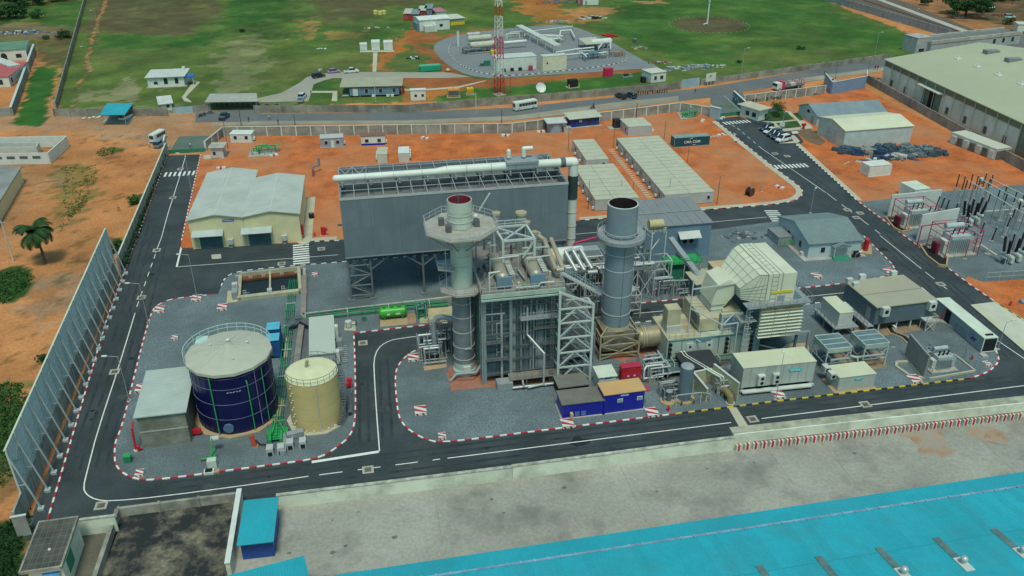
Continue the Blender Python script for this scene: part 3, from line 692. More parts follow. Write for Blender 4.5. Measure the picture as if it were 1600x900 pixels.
def car(px,head,colr,label,kind='sedan',cat='car',name='parked_car',group=None,key=None,gz=.0,at=None):
 u,v=at if at else G(*px)
 t=T(name,label,cat,(u,v,gz),head,group)
 body=mat('car '+(key or str(colr)),colr,var=.03,rough=.3,spec=.6)
 L,W,H={'sedan':(4.4,1.75,1.45),'suv':(4.7,1.85,1.75),'pickup':(5.2,1.85,1.75),'van':(4.9,1.85,1.95)}[kind]
 h=H*.55
 def loft(secs,m):
  mb=MB();vs=[]
  for x,z0,z1,w in secs:vs+=[(x,-w,z0),(x,w,z0),(x,w*.96,z1-.06),(x,w*.86,z1),(x,-w*.86,z1),(x,-w*.96,z1-.06)]
  n=6
  for i in range(len(secs)-1):
   for k in range(n):mb.add([vs[i*n+k],vs[i*n+(k+1)%n],vs[(i+1)*n+(k+1)%n],vs[(i+1)*n+k]],[(3,2,1,0)])
  mb.add(vs[:n],[tuple(range(n))]);mb.add(vs[-n:],[tuple(range(n))[::-1]]);return mb
 w=W/2;x0,x1=-L/2,L/2
 if kind=='pickup':
  loft([(x0,.35,h,w*.93),(x0+.3,.3,h+.05,w),(x1-.5,.3,h+.02,w),(x1,.35,h-.12,w*.88)],0).part('body',body,t)
  MB().box(x0+.12,-w*.8,h-.35,x0+1.75,w*.8,h+.06).part('cargo_bed',m_grd,t)
  cab=loft([(x0+1.85,h-.02,H-.05,w*.84),(x0+2.2,h-.02,H,w*.84),(x0+3.3,h-.02,H,w*.82),(x0+4.0,h-.02,h+.12,w*.85)],0)
  cab.part('windows',m_glass,t);MB().box(x0+1.95,-w*.76,H-.03,x0+3.3,w*.76,H+.03).part('cab_roof',body,t)
 else:
  loft([(x0,.35,h-.03,w*.88),(x0+.35,.28,h+.03,w),(x1-.9,.28,h+.02,w),(x1-.25,.3,h-.1,w*.95),(x1,.36,h-.24,w*.82)],0).part('body',body,t)
  b={'sedan':(.35,.95,2.45,3.25),'suv':(.08,.35,2.8,3.6),'van':(.05,.25,3.5,4.3)}[kind]
  loft([(x0+b[0],h-.02,h+.06 if kind=='sedan'else H-.25,w*.86),(x0+b[1],h-.02,H,w*.84),(x0+b[2],h-.02,H,w*.82),(x0+b[3],h-.02,h+.08,w*.86)],0).part('windows',m_glass,t)
  MB().box(x0+b[1]+.05,-w*.76,H-.04,x0+b[2]-.02,w*.76,H+.03).part('roof',body,t)
 for s in(-1,1):MB().box(x1-.12,s*w*.62-.17,h-.36,x1+.02,s*w*.62+.17,h-.2).part('headlight',m_w,t)
 wheels(t,L,W,.34,(x0+.85,x1-.85))
 return t
def bus(px,head,label,L=7.2,W=2.1,H=2.7,name='minibus',body=None,at=None,front=False):
 u,v=at if at else G(*px)
 t=T(name,label,'bus',(u,v,0),head)
 body=body or m_w
 x0,x1=-L/2,L/2
 mb=MB();mb.prism([(x0,-W/2),(x1-.15,-W/2),(x1,-W/2+.3),(x1,W/2-.3),(x1-.15,W/2),(x0,W/2)],.35,H-.12)
 mb.prism([(x0+.1,-W/2+.14),(x1-.3,-W/2+.14),(x1-.3,W/2-.14),(x0+.1,W/2-.14)],H-.12,H);mb.part('body',body,t)
 for s in(-1,1):
  g=MB()
  n=int((L-1.2)/1.05)
  for i in range(n):g.box(x0+.3+i*1.05,s*(W/2)-.02,H*.5,x0+1.25+i*1.05,s*(W/2)+.02,H*.83)
  g.part('side_windows',m_glass,t)
 MB().box(x1-.02,-W/2+.35,H*.48,x1+.03,W/2-.35,H*.86).part('windscreen',m_glass,t)
 MB().box(x0-.03,-W/2+.3,H*.5,x0+.02,W/2-.3,H*.8).part('rear_window',m_glass,t)
 wheels(t,L,W,.42,(x0+1.4,x1-1.3),.26)
 return t
def leafm(key,c):
 m=mat(key,c,var=.45,scale=.8,rough=.8,spec=.15)
 return m
m_leaf=leafm('dark leaves',(.026,.07,.022));m_leaf2=leafm('mid leaves',(.045,.11,.028));m_leaf3=leafm('hedge leaves',(.030,.075,.035))
m_bark=mat('bark',(.12,.09,.065),var=.3,scale=2,rough=.9)
def leaves(mb,c,rx,ry,rz,n,s,rng,clumps=10,m=0):
 cl=[(rng.gauss(0,.42),rng.gauss(0,.42),rng.gauss(0,.42))for _ in range(clumps)]
 for i in range(n):
  k=cl[i%clumps];q=Vector((rng.gauss(0,1),rng.gauss(0,1),rng.gauss(0,1))).normalized()*rng.random()**.4*.5
  p=Vector((k[0]+q.x,k[1]+q.y,k[2]+q.z))
  if p.length>1.05:p*=1.05/p.length
  P=Vector((c[0]+p.x*rx,c[1]+p.y*ry,max(.03,c[2]+p.z*rz)))
  nrm=(Vector((q.x,q.y,q.z+.25))+Vector((rng.uniform(-.5,.5),rng.uniform(-.5,.5),rng.uniform(-.3,.5)))).normalized()
  a=nrm.orthogonal().normalized();b=nrm.cross(a);th=rng.uniform(0,6.28)
  a,b=a*math.cos(th)+b*math.sin(th),b*math.cos(th)-a*math.sin(th)
  w=s*rng.uniform(.6,1.2)
  mb.add([P-a*w,P-b*w*.5+nrm*w*.15,P+a*w,P+b*w*.5+nrm*w*.15],[(0,1,2,3)],m)
def bush(px,r,h,label,seed=0,name='bush',lm=None,n=260,s=.22,at=None,cat='bush',group=None,rx=None):
 rng=random.Random(seed);u,v=at if at else G(*px)
 t=T(name,label,cat,(u,v,0),rng.uniform(0,1),group)
 mb=MB();leaves(mb,(0,0,h*.5),rx or r,r,h*.55,n,s,rng,12);mb.part('foliage',lm or m_leaf,t)
 st=MB()
 for k in range(4):st.cyl((0,0,-.05),(rng.uniform(-.5,.5)*r,rng.uniform(-.5,.5)*r,h*.7),.06,.02,5)
 st.part('stem',m_bark,t);return t
def tree(px,h,r,label,seed=0,name='tree',lm=None,n=1600,s=.4,crown_h=None,trunk=.3,cat='tree',group=None):
 rng=random.Random(seed);u,v=G(*px)
 t=T(name,label,cat,(u,v,0),0,group)
 ch=crown_h or h*.7
 tr=MB();fork=h-ch*.75
 tr.cyl((0,0,-.1),(0,0,fork),trunk,trunk*.7,8)
 cr=MB()
 for k in range(7):
  a=k*2.4+rng.random();d=rng.uniform(.3,.75)*r;e=(d*math.cos(a),d*math.sin(a),h-ch*.5+rng.uniform(-.2,.25)*ch)
  tr.cyl((0,0,fork-.1),e,trunk*.45,trunk*.12,6)
  leaves(cr,e,r*.55,r*.55,ch*.33,n//8,s,rng,6)
 leaves(cr,(0,0,h-ch*.45),r*.8,r*.8,ch*.45,n//8,s,rng,8)
 tr.part('trunk',m_bark,t);cr.part('crown',lm or m_leaf,t)
 return t
def person(px,label,shirt=(.5,.5,.45),trou=(.04,.05,.08),head=0,stride=0,hat=None,at=None,z=0,sit=False):
 u,v=at if at else G(*px)
 vs=[(0,0,.95),(0,0,1.15),(0,0,1.40),(0,0,1.50),(0,.01,1.60),(0,.02,1.70)]
 rad=[.15,.13,.15,.055,.085,.09]
 ed=[(0,1),(1,2),(2,3),(3,4),(4,5)]
 for s in(-1,1):
  f=stride*s
  i=len(vs)
  vs+=[(s*.10,0,.88),(s*.11,f*.22,.48),(s*.11,f*.30,.08),(s*.11,f*.30+.14,.04)];rad+=[.095,.065,.05,.04]
  ed+=[(0,i),(i,i+1),(i+1,i+2),(i+2,i+3)]
  j=len(vs)
  vs+=[(s*.19,0,1.40),(s*.25,-f*.1,1.12),(s*.26,-f*.2+.05,.87),(s*.26,-f*.2+.08,.78)];rad+=[.06,.045,.035,.03]
  ed+=[(2,j),(j,j+1),(j+1,j+2),(j+2,j+3)]
  for q in range(5):
   fx=(q-1.5)*.02
   if q==4:a=(s*.26-s*.045,-f*.2+.10,.77)
   else:a=(s*.26+fx*.3,-f*.2+.07+fx,.70-.01*(q==1))
   vs.append(a);rad.append(.009);ed.append((j+3,len(vs)-1))
 me=bpy.data.meshes.new('body');me.from_pydata(vs,ed,[])
 ob=bpy.data.objects.new('body',me);COL.objects.link(ob)
 md=ob.modifiers.new('s','SKIN');
 for k,r in enumerate(rad):me.skin_vertices[0].data[k].radius=(r,r*.8)
 me.skin_vertices[0].data[0].use_root=True
 sb=ob.modifiers.new('u','SUBSURF');sb.levels=sb.render_levels=1
 nm=bpy.data.meshes.new_from_object(ob.evaluated_get(bpy.context.evaluated_depsgraph_get()))
 bpy.data.objects.remove(ob);nm.materials.clear()
 for mm in(mat('shirt %s'%(shirt,),shirt,rough=.8),mat('trousers %s'%(trou,),trou,rough=.8),m_skin,m_tyre):nm.materials.append(mm)
 for p in nm.polygons:
  c=p.center;p.use_smooth=True
  p.material_index=2 if(c.z>1.5 or(abs(c.x)>.2 and c.z<1.1))else(0 if c.z>.93 or abs(c.x)>.21 else(1 if c.z>.1 else 3))
 t=T('person',label,'person',(u,v,z),head)
 nm.name='body';o=bpy.data.objects.new('body',nm);COL.objects.link(o);o.parent=t
 hb=MB();hb.ball((0,.01,1.63),.105,8,sz=1.1);hb.part('helmet'if hat else'hair',mat('hat %s'%(hat,),hat,rough=.5)if hat else m_tyre,t)
 return t
def motorbike(px,head,label,group=None,at=None,colr=None):
 u,v=at if at else G(*px)
 t=T('motorbike',label,'motorbike',(u,v,.0),head,group)
 for x in(-.62,.62):
  w=MB();w.cyl((x,-.05,.3),(x,.05,.3),.3,n=14);o=w.part('wheel',m_tyre,t)
  MB().cyl((x,-.055,.3),(x,.055,.3),.12,n=8).part('hub',m_grl,o)
 f=MB();f.bar((-.6,0,.3),(0,0,.45),.08);f.bar((0,0,.45),(.45,0,.75),.1);f.bar((.62,0,.3),(.42,0,.95),.07);f.box(-.25,-.13,.28,.2,.13,.55);f.part('frame',m_grd,t)
 MB().box(.02,-.13,.7,.42,.13,.92).part('fuel_tank',mat('bike %s'%(colr,),colr or(.25,.02,.02),rough=.35),t)
 MB().box(-.65,-.13,.72,.02,.13,.82).part('seat',m_tyre,t)
 MB().bar((.40,-.34,1.0),(.40,.34,1.0),.05).part('handlebar',m_grd,t)
 return t
wallrun('boundary_wall','long weathered block wall running away from the road along the left edge of the field',(88,172),(135,-4),2.4,wm=m_stone,post=True,step=6,pm=m_stone,ph=.1)
wallrun('boundary_wall','grey block wall at the field corner behind the turquoise shelter',(86,182),(262,181),2.3,wm=m_stone,post=True,step=5,pm=m_stone,ph=.1)
wallrun('boundary_wall','short block wall between white gatehouse and long parking roof',(302,176),(330,172),2.0,wm=m_stone)
wallrun('boundary_wall','low grey block wall along the road in front of the blue cabins building',(398,176),(640,175),2.2,wm=m_stone,post=True,step=8,pm=m_stone,ph=.05)
wallrun('boundary_wall','grey block wall behind the parked white bus',(640,175),(860,157),2.3,wm=m_stone,post=True,step=8,pm=m_stone,ph=.05)
wallrun('boundary_wall','grey block wall behind the row of parked motorbikes',(860,157),(1062,139),2.3,wm=m_stone,post=True,step=8,pm=m_stone,ph=.05)
wallrun('boundary_wall','low grey wall along the dark green field right of the white billboard',(1094,133),(1388,92),1.9,wm=m_stone,post=True,step=8,pm=m_stone,ph=.05)
m_fence=blockmat('fence block',(.36,.35,.30),(.55,.55,.55),.5,.22,var=.3)
def sitefence(label,a,b,h=2.6):return wallrun('site_fence',label,a,b,h,wm=m_fence,post=True,step=4.0,pm=m_w,pw=.28,coping=m_w2,cat='fence',ph=.05,group=None)
sitefence('block site fence with white posts, short left end piece beside the green gate',(322,236),(350,213))
sitefence('long block site fence with white posts behind the two small office cabins',(350,213),(800,207))
sitefence('block site fence with white posts behind the navy canteen',(800,207),(1062,174))
sitefence('short block fence between concrete pump pit and east gate',(1062,174),(1113,182))
sitefence('block fence with white posts behind the east gatehouse, planted at its foot',(1162,162),(1288,146))
wallrun('boundary_wall','grey block wall beside the huge warehouse, orange soil in front',(1352,128),(1600,268),2.6,wm=m_block,post=True,step=6,pm=m_block,ph=.1)
wallrun('boundary_wall','grey block wall right of the huge warehouse wall gap',(1600,268),(1760,358),2.6,wm=m_block)
wallrun('boundary_wall','very long pale grey wall between green field and railway',(1240,-14),(1482,58),3.2,th=.3,wm=mat('ribbed wall',(.27,.31,.32),var=.15,scale=.5,rough=.85,dirt=(.17,.18,.18),dscale=.2,damt=.6),post=True,step=6,pm=m_gr,ph=.1)
for s,lb in((0,'near'),(1,'far')):
 mb=MB();a=Vector(G(1290,-18))+Vector((s*1.4,0));b=Vector(G(1545,66))+Vector((s*1.4,0));mb.bar((*a,.22),(*b,.22),.14,.12)
 mb.solo('rail',mat('rail steel',(.10,.07,.055),rough=.5),'%s steel rail of the track behind the long pale wall'%lb,'rail')
t,W,D,H=house('house','white house with flat green roof and arched door at the left edge','house',(-30,99),(44,93),82,69,m_w,mat('green roof',(.12,.24,.15),rough=.8,dirt=(.1,.12,.08),dscale=.2,damt=.6))
for x in(W-14,W-3.6):window(t,W,D,'F',x,1.0,1.7,1.3,m_grd)
mb=MB();mb.box(W-8.6,-.05,0,W-6.6,.05,2.0);mb.cyl((W-7.6,-.05,2.0),(W-7.6,.06,2.0),1.0,n=16);mb.part('arched_door',m_glass,t)
window(t,W,D,'R',3,1,1.2,1.3,m_grd)
t,W,D,H=house('house','white house with pink roof below the green roofed one at the left edge','house',(-28,138),(17,136),122,99,m_w,mat('pink roof',(.42,.10,.10),rough=.8,dirt=(.3,.1,.09),dscale=.2,damt=.5))
window(t,W,D,'F',W-3.4,1,1.3,1.5,m_grd);window(t,W,D,'R',2,1,1.1,1.4,m_grd)
t,W,D,H=house('annex','small flat roofed white annex between pink roofed house and its compound wall','annex',(20,122),(36,119),104,94,m_w,m_w2,over=.1)
window(t,W,D,'F',.6,1,.8,.9,m_grd)
wallrun('compound_wall','pale grey compound wall running down the left houses beside the green strip',(20,181),(55,80),2.6,th=.6,wm=m_blockl,coping=m_w2)
wallrun('compound_wall','short pale compound wall in front of the left houses',(-40,183),(20,181),2.6,th=.3,wm=m_blockl)
def ring(name,label,base,h,m,gaps=(),cat='compound',vents=True):
 P=[Vector(G(*b))for b in base];c=P[0]
 t=T(name,label,cat,c,0)
 for i in range(len(P)):
  if i in gaps:continue
  a,b=P[i]-c,P[(i+1)%len(P)]-c
  MB().bar((*a,h/2),(*b,h/2),.25,h).part('wall',m,t)
  d=b-a;n=Vector((d.y,-d.x)).normalized()*.16
  if vents and i==0:
   for k in range(int(d.length/3.2)):
    q=a+d.normalized()*(1.6+k*3.2)+n;e=d.normalized()*1.0
    MB().bar((*(q-e),h*.62),(*(q+e),h*.62),.03,.7).part('vent_panel',m_grd,t)
 return t
ring('ruined_building','roofless white building with perforated vent walls left of the dirt road',[(-30,258),(79,256),(108,229),(-30,232)],3.0,m_w)
ring('room','small white room walls inside the roofless building',[(-28,244),(60,243),(64,236),(-28,237)],2.4,m_w2,vents=False)
P=GP([(33,262),(2,312),(-30,365),(-75,350),(-40,258)],3.6)
c=P[0];t=T('building','low building with flat grey roof and cream wall at the left edge','building',c)
Pl=[(x-c[0],y-c[1])for x,y in P]
MB().prism([(x*.985-.3,y*.99)for x,y in Pl],-.1,3.5).part('wall',m_cream,t)
MB().prism(Pl,3.5,3.75).part('roof',mat('grey felt roof',(.24,.25,.24),var=.15,scale=.3,rough=.9,dirt=(.15,.15,.14),dscale=.2,damt=.6),t)
def canopy(name,label,corners,z,m,dz=0,posts=True,cat='shelter',wallm=None,th=.12,pm=None):
 P=[Vector(G(x,y,z))for x,y in corners];c=(P[0]+P[1]+P[2]+P[3])/4
 t=T(name,label,cat,c)
 Q=[p-c for p in P];zz=[z,z,z+dz,z+dz]
 mb=MB();vs=[(*q,k)for q,k in zip(Q,zz)]+[(*q,k+th)for q,k in zip(Q,zz)]
 mb.add(vs,[(3,2,1,0),(4,5,6,7),(0,1,5,4),(1,2,6,5),(2,3,7,6),(3,0,4,7)]);mb.part('roof',m,t)
 if posts:
  for i,q in enumerate(Q):MB().box(q.x*.93-.07,q.y*.93-.07,-.05,q.x*.93+.07,q.y*.93+.07,zz[i]-.03 if dz<=0 or i>1 else z-.03).part('post',pm or m_gr,t)
 if wallm:
  a,b=Q[3]*.93,Q[2]*.93;MB().bar((*a,z/2),(*b,z/2),.12,z-.05).part('back_wall',wallm,t)
 return t
canopy('shelter','open roadside shelter with bright turquoise roof',[(156,180),(195,180),(208,162),(167,162)],3.2,m_cyan,wallm=m_bluec)
sheet('path',[(158,192),(200,194),(214,181),(172,180)],.02,m_conc)
car((197,186),R(66),(.62,.64,.60),'white van parked under the right edge of the turquoise shelter','van','van')
mb=MB();rng=random.Random(4)
for i in range(14):mb.ball((rng.uniform(-3,3),rng.uniform(-.7,.7),.1),rng.uniform(.3,.7),7,sz=.5)
mb.solo('rubble_pile',m_w2,'low pile of pale rubble left of the turquoise shelter','rubble',(*G(142,184),0))
t,W,D,H=house('gatehouse','small white gatehouse with slanting flat roof by the field road','gatehouse',(252,174),(270,172),163,152,m_w,m_w2,'mono',.5,.5)
window(t,W,D,'F',W-1.6,1,.9,.9);door(t,W,D,'R',1)
wallrun('metal_gate','pale blue metal gate right of the small white gatehouse',(272,178),(303,176),2.0,.08,wm=mat('pale blue gate',(.30,.42,.48),rough=.5),cat='gate')
t,W,D,H=house('house','small white flat roofed house with blue awning in the green field','house',(232,137),(289,134.5),121.5,110,m_w,m_w2,over=.6,plinth=.6)
for x,w,h in((2.0,1.2,.9),(W*.45,1.2,1.9),(W*.75,1.1,1.9)):window(t,W,D,'F',x,1,w,h)
mb=MB();mb.prism([(W,.5),(W+3,.5),(W+3,4.5),(W,4.5)],2.7,2.95);mb.part('awning',mat('blue awning',(.03,.14,.42),rough=.5),t)
for y in(.8,4.2):MB().box(W+2.7,y-.08,0,W+2.86,y+.08,2.7).part('post',m_w,t)
MB().cyl((W-1.2,D-1,H+.1),(W-1.2,D-1,H+1.1),.55,n=12).part('water_tank',m_w,t)
t=canopy('parking_roof','long low grey parking roof over a row of motorbikes',[(320,160),(403,159),(401,146),(328,147)],2.8,mat('grey sheet',(.37,.37,.32),rough=.7,dirt=(.25,.24,.2),dscale=.2,damt=.5),pm=m_gr)
rng=random.Random(9)
for i in range(9):motorbike((330+i*8.3,165.5+rng.uniform(-.6,.6)),R(95)+rng.uniform(-.2,.2),'dark motorbike under the long grey parking roof',group='motorbikes parked under the grey roof',colr=[(.02,.02,.03),(.3,.02,.02),(.03,.05,.2)][i%3])
motorbike((313,183),R(60),'left of three dark motorbikes standing on the forecourt near the dark pickup',colr=(.03,.03,.04))
motorbike((319,181),R(50),'middle of three dark motorbikes on the forecourt near the dark pickup',colr=(.2,.02,.02))
motorbike((329,178),R(20),'motorbike standing nearest the parked dark pickup on the forecourt',colr=(.03,.03,.2))
car((351,185),R(75),(.02,.035,.06),'dark blue pickup on the road by the long parking roof','pickup','pickup')
person((344,183),'person in bright green top standing beside the dark pickup',(.15,.55,.15),head=1)
person((389,191),'person walking on the road right of the dark pickup',(.05,.05,.07),stride=1,head=.5)
person((421,188),'person in pale shirt standing on the road edge near the block fence',(.5,.5,.48))
person((435,195),'person in dark clothes walking on the footpath behind the fence',(.06,.06,.08),stride=1)
person((234,231),'person in white shirt on the dirt beside the white bus',(.6,.6,.55))
person((186,330),'person crossing the sandy ground left of the noise wall',(.5,.3,.35),stride=1)
person((298,232),'person on the green painted gateway',(.5,.5,.5),stride=1)
bus((247,219),R(68)+math.pi,'white minibus seen from the front on the dirt road by the green gate',L=5.6,W=1.95,H=2.4)
car((250,228),R(75),(.15,.25,.38),'small blue grey car just behind the white minibus on the dirt road','suv')
lamp((155,51),17,'street lamp at the far end of the footpath in the left field',(-1.2,.2))
lamp((143,112),73,'street lamp nearer the road on the footpath in the left field',(-1.2,.2))
pole((377,196),170,'timber pole on the road behind the white cabin',r=.12)
pole((461,195),178,'timber pole on the road behind the grey office cabin',r=.12)
pole((587.5,160),114,'tall pale mast in front of the blue cabins building',m_w2,.07,'mast','mast')
pole((744,176),145,'pale concrete post on the wall near the yellow tank',m_w2,.14)
pole((784,192),171,'timber pole beside the footpath left of the bus',r=.12)
pole((842,184),140,'steel pole beside the bus carrying no lamp',m_polem,.1)
pole((994,185),161,'dark timber pole behind the beige roofed store',r=.14)
lamp((1155,143),76,'tall street lamp beside the public road above the east gate',(1.2,.2))
lamp((1366,89),51,'street lamp at the field wall left of the huge warehouse',(1.0,0))
lamp((1401,44),35,'short lamp at the foot of the long pale railway wall',(.6,0))
pole((1305,123),88,'thin dark pole behind the blue guard compound',m_grd,.09)
pole((1356,113),93,'thin pole at the corner of the huge warehouse',m_grd,.08)
pole((356,232),187,'tall thin dark pole beside the white cabin at the left fence end',m_grd,.10)
pole((21,408),345,'leaning light tall timber pole left of the palm tree',m_w2,.13,cross=True)
pole((101,305),277,'thin grey pole on the sandy ground above the palm tree',m_polem,.08)
pole((162,223),189,'thin grey pole on the dirt below the turquoise shelter',m_polem,.07)
a,b=G(0,345),G(75,250)
def box_thing(name,label,cat,fl,fr,top,back,m,rm=None,**k):
 return house(name,label,cat,fl,fr,top,back,m,rm or m_w,over=.05,**k)
for(x0,x1,yb,yt,bk),lb in(((563,574,81,70,67),'leftmost low'),((581,594,80,67,62.5),'middle tall'),((600,614,80,67,63),'rightmost')):
 t,W,D,H=box_thing('equipment_box','%s of the three white boxes on a slab in the field'%lb,'kiosk',(x0,yb),(x1,yb-.4),yt,bk,m_w)
 mb=MB();opening(mb,'F',W,D,.3,.3,W-.6,.12,.04);mb.part('louvre',m_gr,t)
sheet('slab',[(562,82),(616,81),(615,78),(563,79)],.04,m_pave)
a,ang,W=frame((547,152),(624,150));t=T('cabin_building','blue grey cabins standing under one long beige roof by the road','building',a,ang)
MB().box(0,0,.5,W,6.5,3.0).part('wall',m_bluec,t)
MB().box(-3,-.4,3.3,W+1.2,11,3.5).part('roof',mat('wide beige roof',(.36,.35,.25),var=.08,scale=.3,rough=.7,dirt=(.27,.26,.2),dscale=.2,damt=.5),t)
for x in(-2.6,W*.2,W*.5,W*.8,W+.8):MB().box(x,-.2,-.05,x+.15,-.05,3.3).part('post',m_gr,t)
for x in(4.8,9.3,13.6):window(t,W,6.5,'F',x,1.3,1.1,1.3)
door(t,W,6.5,'F',1.0,1.6,2.3,m_w,.4)
for x in(7.0,11.6,13.0):MB().box(x,-1,.1,x+1.0,-.35,.8).part('ac_unit',m_w,t)
MB().box(W+1.0,3,0,W+1.6,5,2.4).part('red_door',m_red,t)
MB().box(-2.6,.2,.3,-.4,3,.42).part('porch',m_w2,t)
t,W,D,H=house('hut','small white hut with two windows right of the blue cabins building','hut',(642,157.5),(665.5,156.5),141.5,139,m_w,m_w,over=.15)
for x in(1.2,3.4):window(t,W,D,'F',x,1.2,.8,.8)
car((368+130,121),R(30),(.02,.025,.035),'black estate car on the concrete drive in the field','suv')
car((483+39,113.5),R(8),(.35,.2,.4),'tiny purple patterned car left of the white pickup','sedan','car',key='purple');
car((549,113.5),R(4),(.62,.64,.60),'white pickup at the back edge of the concrete drive','pickup','pickup')
car((473,153),R(75),(.50,.56,.60),'silver car parked at the bottom of the concrete drive','suv')
car((470,158.5),R(85),(.25,.35,.42),'blue grey car half behind the wall at the drive entrance','sedan')
for i,x in enumerate((404,417,432)):motorbike((x,167),R(20),'dark motorbike behind the low wall left of the silver car',group='motorbikes behind the low wall',colr=(.02,.02,.02))
def skid(name,label,cat,fl,fr,h,d,m,legs=True):
 a,ang,W=frame(fl,fr);t=T(name,label,cat,a,ang)
 MB().box(0,0,.5,W,d,h).part('housing',m,t);MB().box(.15,-.04,.8,W-.15,.02,h-.4).part('louvre',m_grd if m is not m_yelp else m_orap,t)
 MB().box(-.3,-.3,0,W+.3,d+.3,.25).part('base_frame',m_conc,t)
 for x in(.1,W-.3):MB().box(x,.1,.2,x+.2,d-.1,.55).part('foot',m_grd,t)
 MB().cyl((W*.5,d*.5,h),(W*.5,d*.5,h+.5),.08).part('exhaust',m_grd,t);return t
skid('generator','orange generator set on a slab below the red and white mast','generator',(700,153),(718,152.5),2.6,1.8,m_orap)
t=skid('generator','smaller yellow tank on legs beside the orange generator','generator',(730,149),(740,148.5),2.2,1.6,m_yelp)
t,W,D,H=house('warehouse','white metal warehouse with lean-to front, far end of the red soil track','warehouse',(656,49),(703,45.5),32,19,m_w,m_w,'gx',.6,.3,D=9)
window(t,W,D,'F',3,1.2,1.2,1,m_grd);window(t,W,D,'F',W-4.5,1.4,1.3,1,m_bluec)
MB().box(1.5,-3,0,W*.48,0,2.4).part('lean_to',m_w2,t);MB().box(W*.42,-3.1,0,W*.42+1.1,-.1,2.9).part('porch',m_w,t)
MB().box(-.9,.5,0,-.1,D-1,3.0).part('side_shed',m_bluec,t)
t,W,D,H=house('shed','low shed with yellow base wall right of the far white warehouse','shed',(704,40),(726,38),30,24,m_yelp,m_wr,over=.4)
MB().box(.1,-.05,1.5,W-.1,.03,H-.2).part('mesh_front',m_gr,t)
for i,(x,y,c,k)in enumerate(((631,32,(.36,.06,.05),'leftmost'),(643,33,(.30,.07,.06),'second'),(654,27,(.30,.06,.06),'third'),(664,24,(.16,.22,.26),'rightmost, blue grey,'))):
 a=G(x,y);t=T('shipping_container','%s of four long containers standing end-on behind the far white warehouse'%k,'container',a,R(-9))
 MB().box(0,0,.1,3.4,12,2.8).part('body',mat('cont%d'%i,c,var=.1,rough=.6,ribs=('Y',.4)),t)
 MB().box(-.15,-.3,2.95,3.55,12.3,3.1).part('roof',m_beige if i%2==0 else m_roofb,t)
 MB().box(.3,-.06,.3,1.6,.02,2.5).part('door',mat('contd%d'%i,tuple(v*1.2 for v in c),rough=.6),t)
t,W,D,H=house('shed','shed with pink sheet roof behind the far white warehouse','shed',(682,26),(697,25),19,13,m_w2,mat('pink sheet',(.42,.17,.20),rough=.7))
for i,(x,y)in enumerate(((587,22),(594,23),(600,22))):
 t=T('yellow_tank',['leftmost','middle','rightmost'][i]+' of three pale yellow tanks lying in the far field','tank',(*G(x,y),0))
 MB().cyl((0,0,0),(0,0,1.6),1.1,n=14).part('shell',mat('pale yellow',(.60,.56,.2),rough=.6),t);MB().cyl((0,0,1.6),(0,0,1.85),.5,.4,12).part('lid',m_yelp,t)
t=T('green_tank','long green tank with tarpaulin ends beside the concrete drive','tank',(*G(658,113),0),R(6))
W=7.6
MB().prism([(0,0),(W-.6,0),(W,.8),(W,2.0),(W-.6,2.4),(0,2.4),(-.5,1.2)],.2,1.9).part('body',mat('sea green',(.015,.30,.17),rough=.6,dirt=(.02,.2,.12),dscale=.6,damt=.4),t)
MB().prism([(-.9,.3),(W-.3,.4),(W-.5,2.2),(.2,2.4)],1.9,2.15).part('cover',mat('tarp green',(.12,.38,.25),rough=.7),t)
t=T('orange_float','small orange float on the red soil right of the green tank','float',(*G(700,112),0));MB().ball((0,0,.5),1.0,10,sz=.5).part('hull',m_orap,t);MB().box(-.5,-.3,.9,.5,.3,1.1).part('lid',m_w,t)
def heap(px,n,rx,ry,s,label,ms,seed,name='debris_pile',cat='debris',z=.15):
 rng=random.Random(seed);mb=MB()
 for i in range(n):
  x,y=rng.gauss(0,rx*.5),rng.gauss(0,ry*.5);a=rng.uniform(0,3.1)
  w,l,h=s*rng.uniform(.2,1),s*rng.uniform(.3,1.6),s*rng.uniform(.1,.6)
  mb.box(x-w/2,y-l/2,0,x+w/2,y+l/2,z+h*max(0,1-(x/rx)**2-(y/ry)**2),rng.randrange(len(ms)),rot=(x,y,a))
 return mb.solo(name,ms,label,cat,(*G(*px),0))
heap((925,28),22,5,5,1.6,'dark heap of machinery by the far gravel corner',[m_grd,m_tyre,m_w2],1)
heap((866,4),30,9,3,1.5,'dark scrap and materials at the top of the orange soil',[m_grd,m_mag,m_bluec],2)
heap((1085,106),60,11,4,1.5,'pale rubble pile at the bottom corner of the dark green field',[m_w2,m_gr,m_conc,m_bluec],3)
heap((1030,99),20,6,2,1.2,'brown rubble left of the pale rubble pile',[m_conc,m_orange,m_grd],4)
heap((1000,76),16,4,2.5,1.2,'orange and grey scrap at the gravel pad right corner',[m_orap,m_gr,m_conc],5)
heap((30,52),70,15,3.5,1.6,'long strip of dark scrap beside the far left trees',[m_bluec,m_gr,m_w2,m_grd],6)
heap((870,34),30,6,3,1.0,'low grey rubble left of the heap of machinery',[m_conc,m_gr,m_w2],7)
heap((500,10+100),4,2,1,.8,'small pale stones behind the black estate car',[m_w2],8)
heap((583,48-4),10,5,1.0,.9,'white pipe offcuts lying in the field above the three boxes',[m_w2,m_w],12)
heap((503,77),8,2.6,1.2,1.0,'white and grey scrap lying in the left centre of the field',[m_w,m_gr],13)
heap((645,91),12,3,2,1.2,'small dark and white equipment on the grass above the green tank',[m_tyre,m_w],14)
for i,x in enumerate((948,956)):
 t=T('red_pipe_stack',['left','right'][i]+' bundle of red pipes lying at the gravel pad edge','pipes',(*G(x,57-i),0),R(-60));
 for k in range(3):MB().cyl((-3,k*.4,.3),(3,k*.4,.3),.2,n=8).part('pipe',m_red,t)
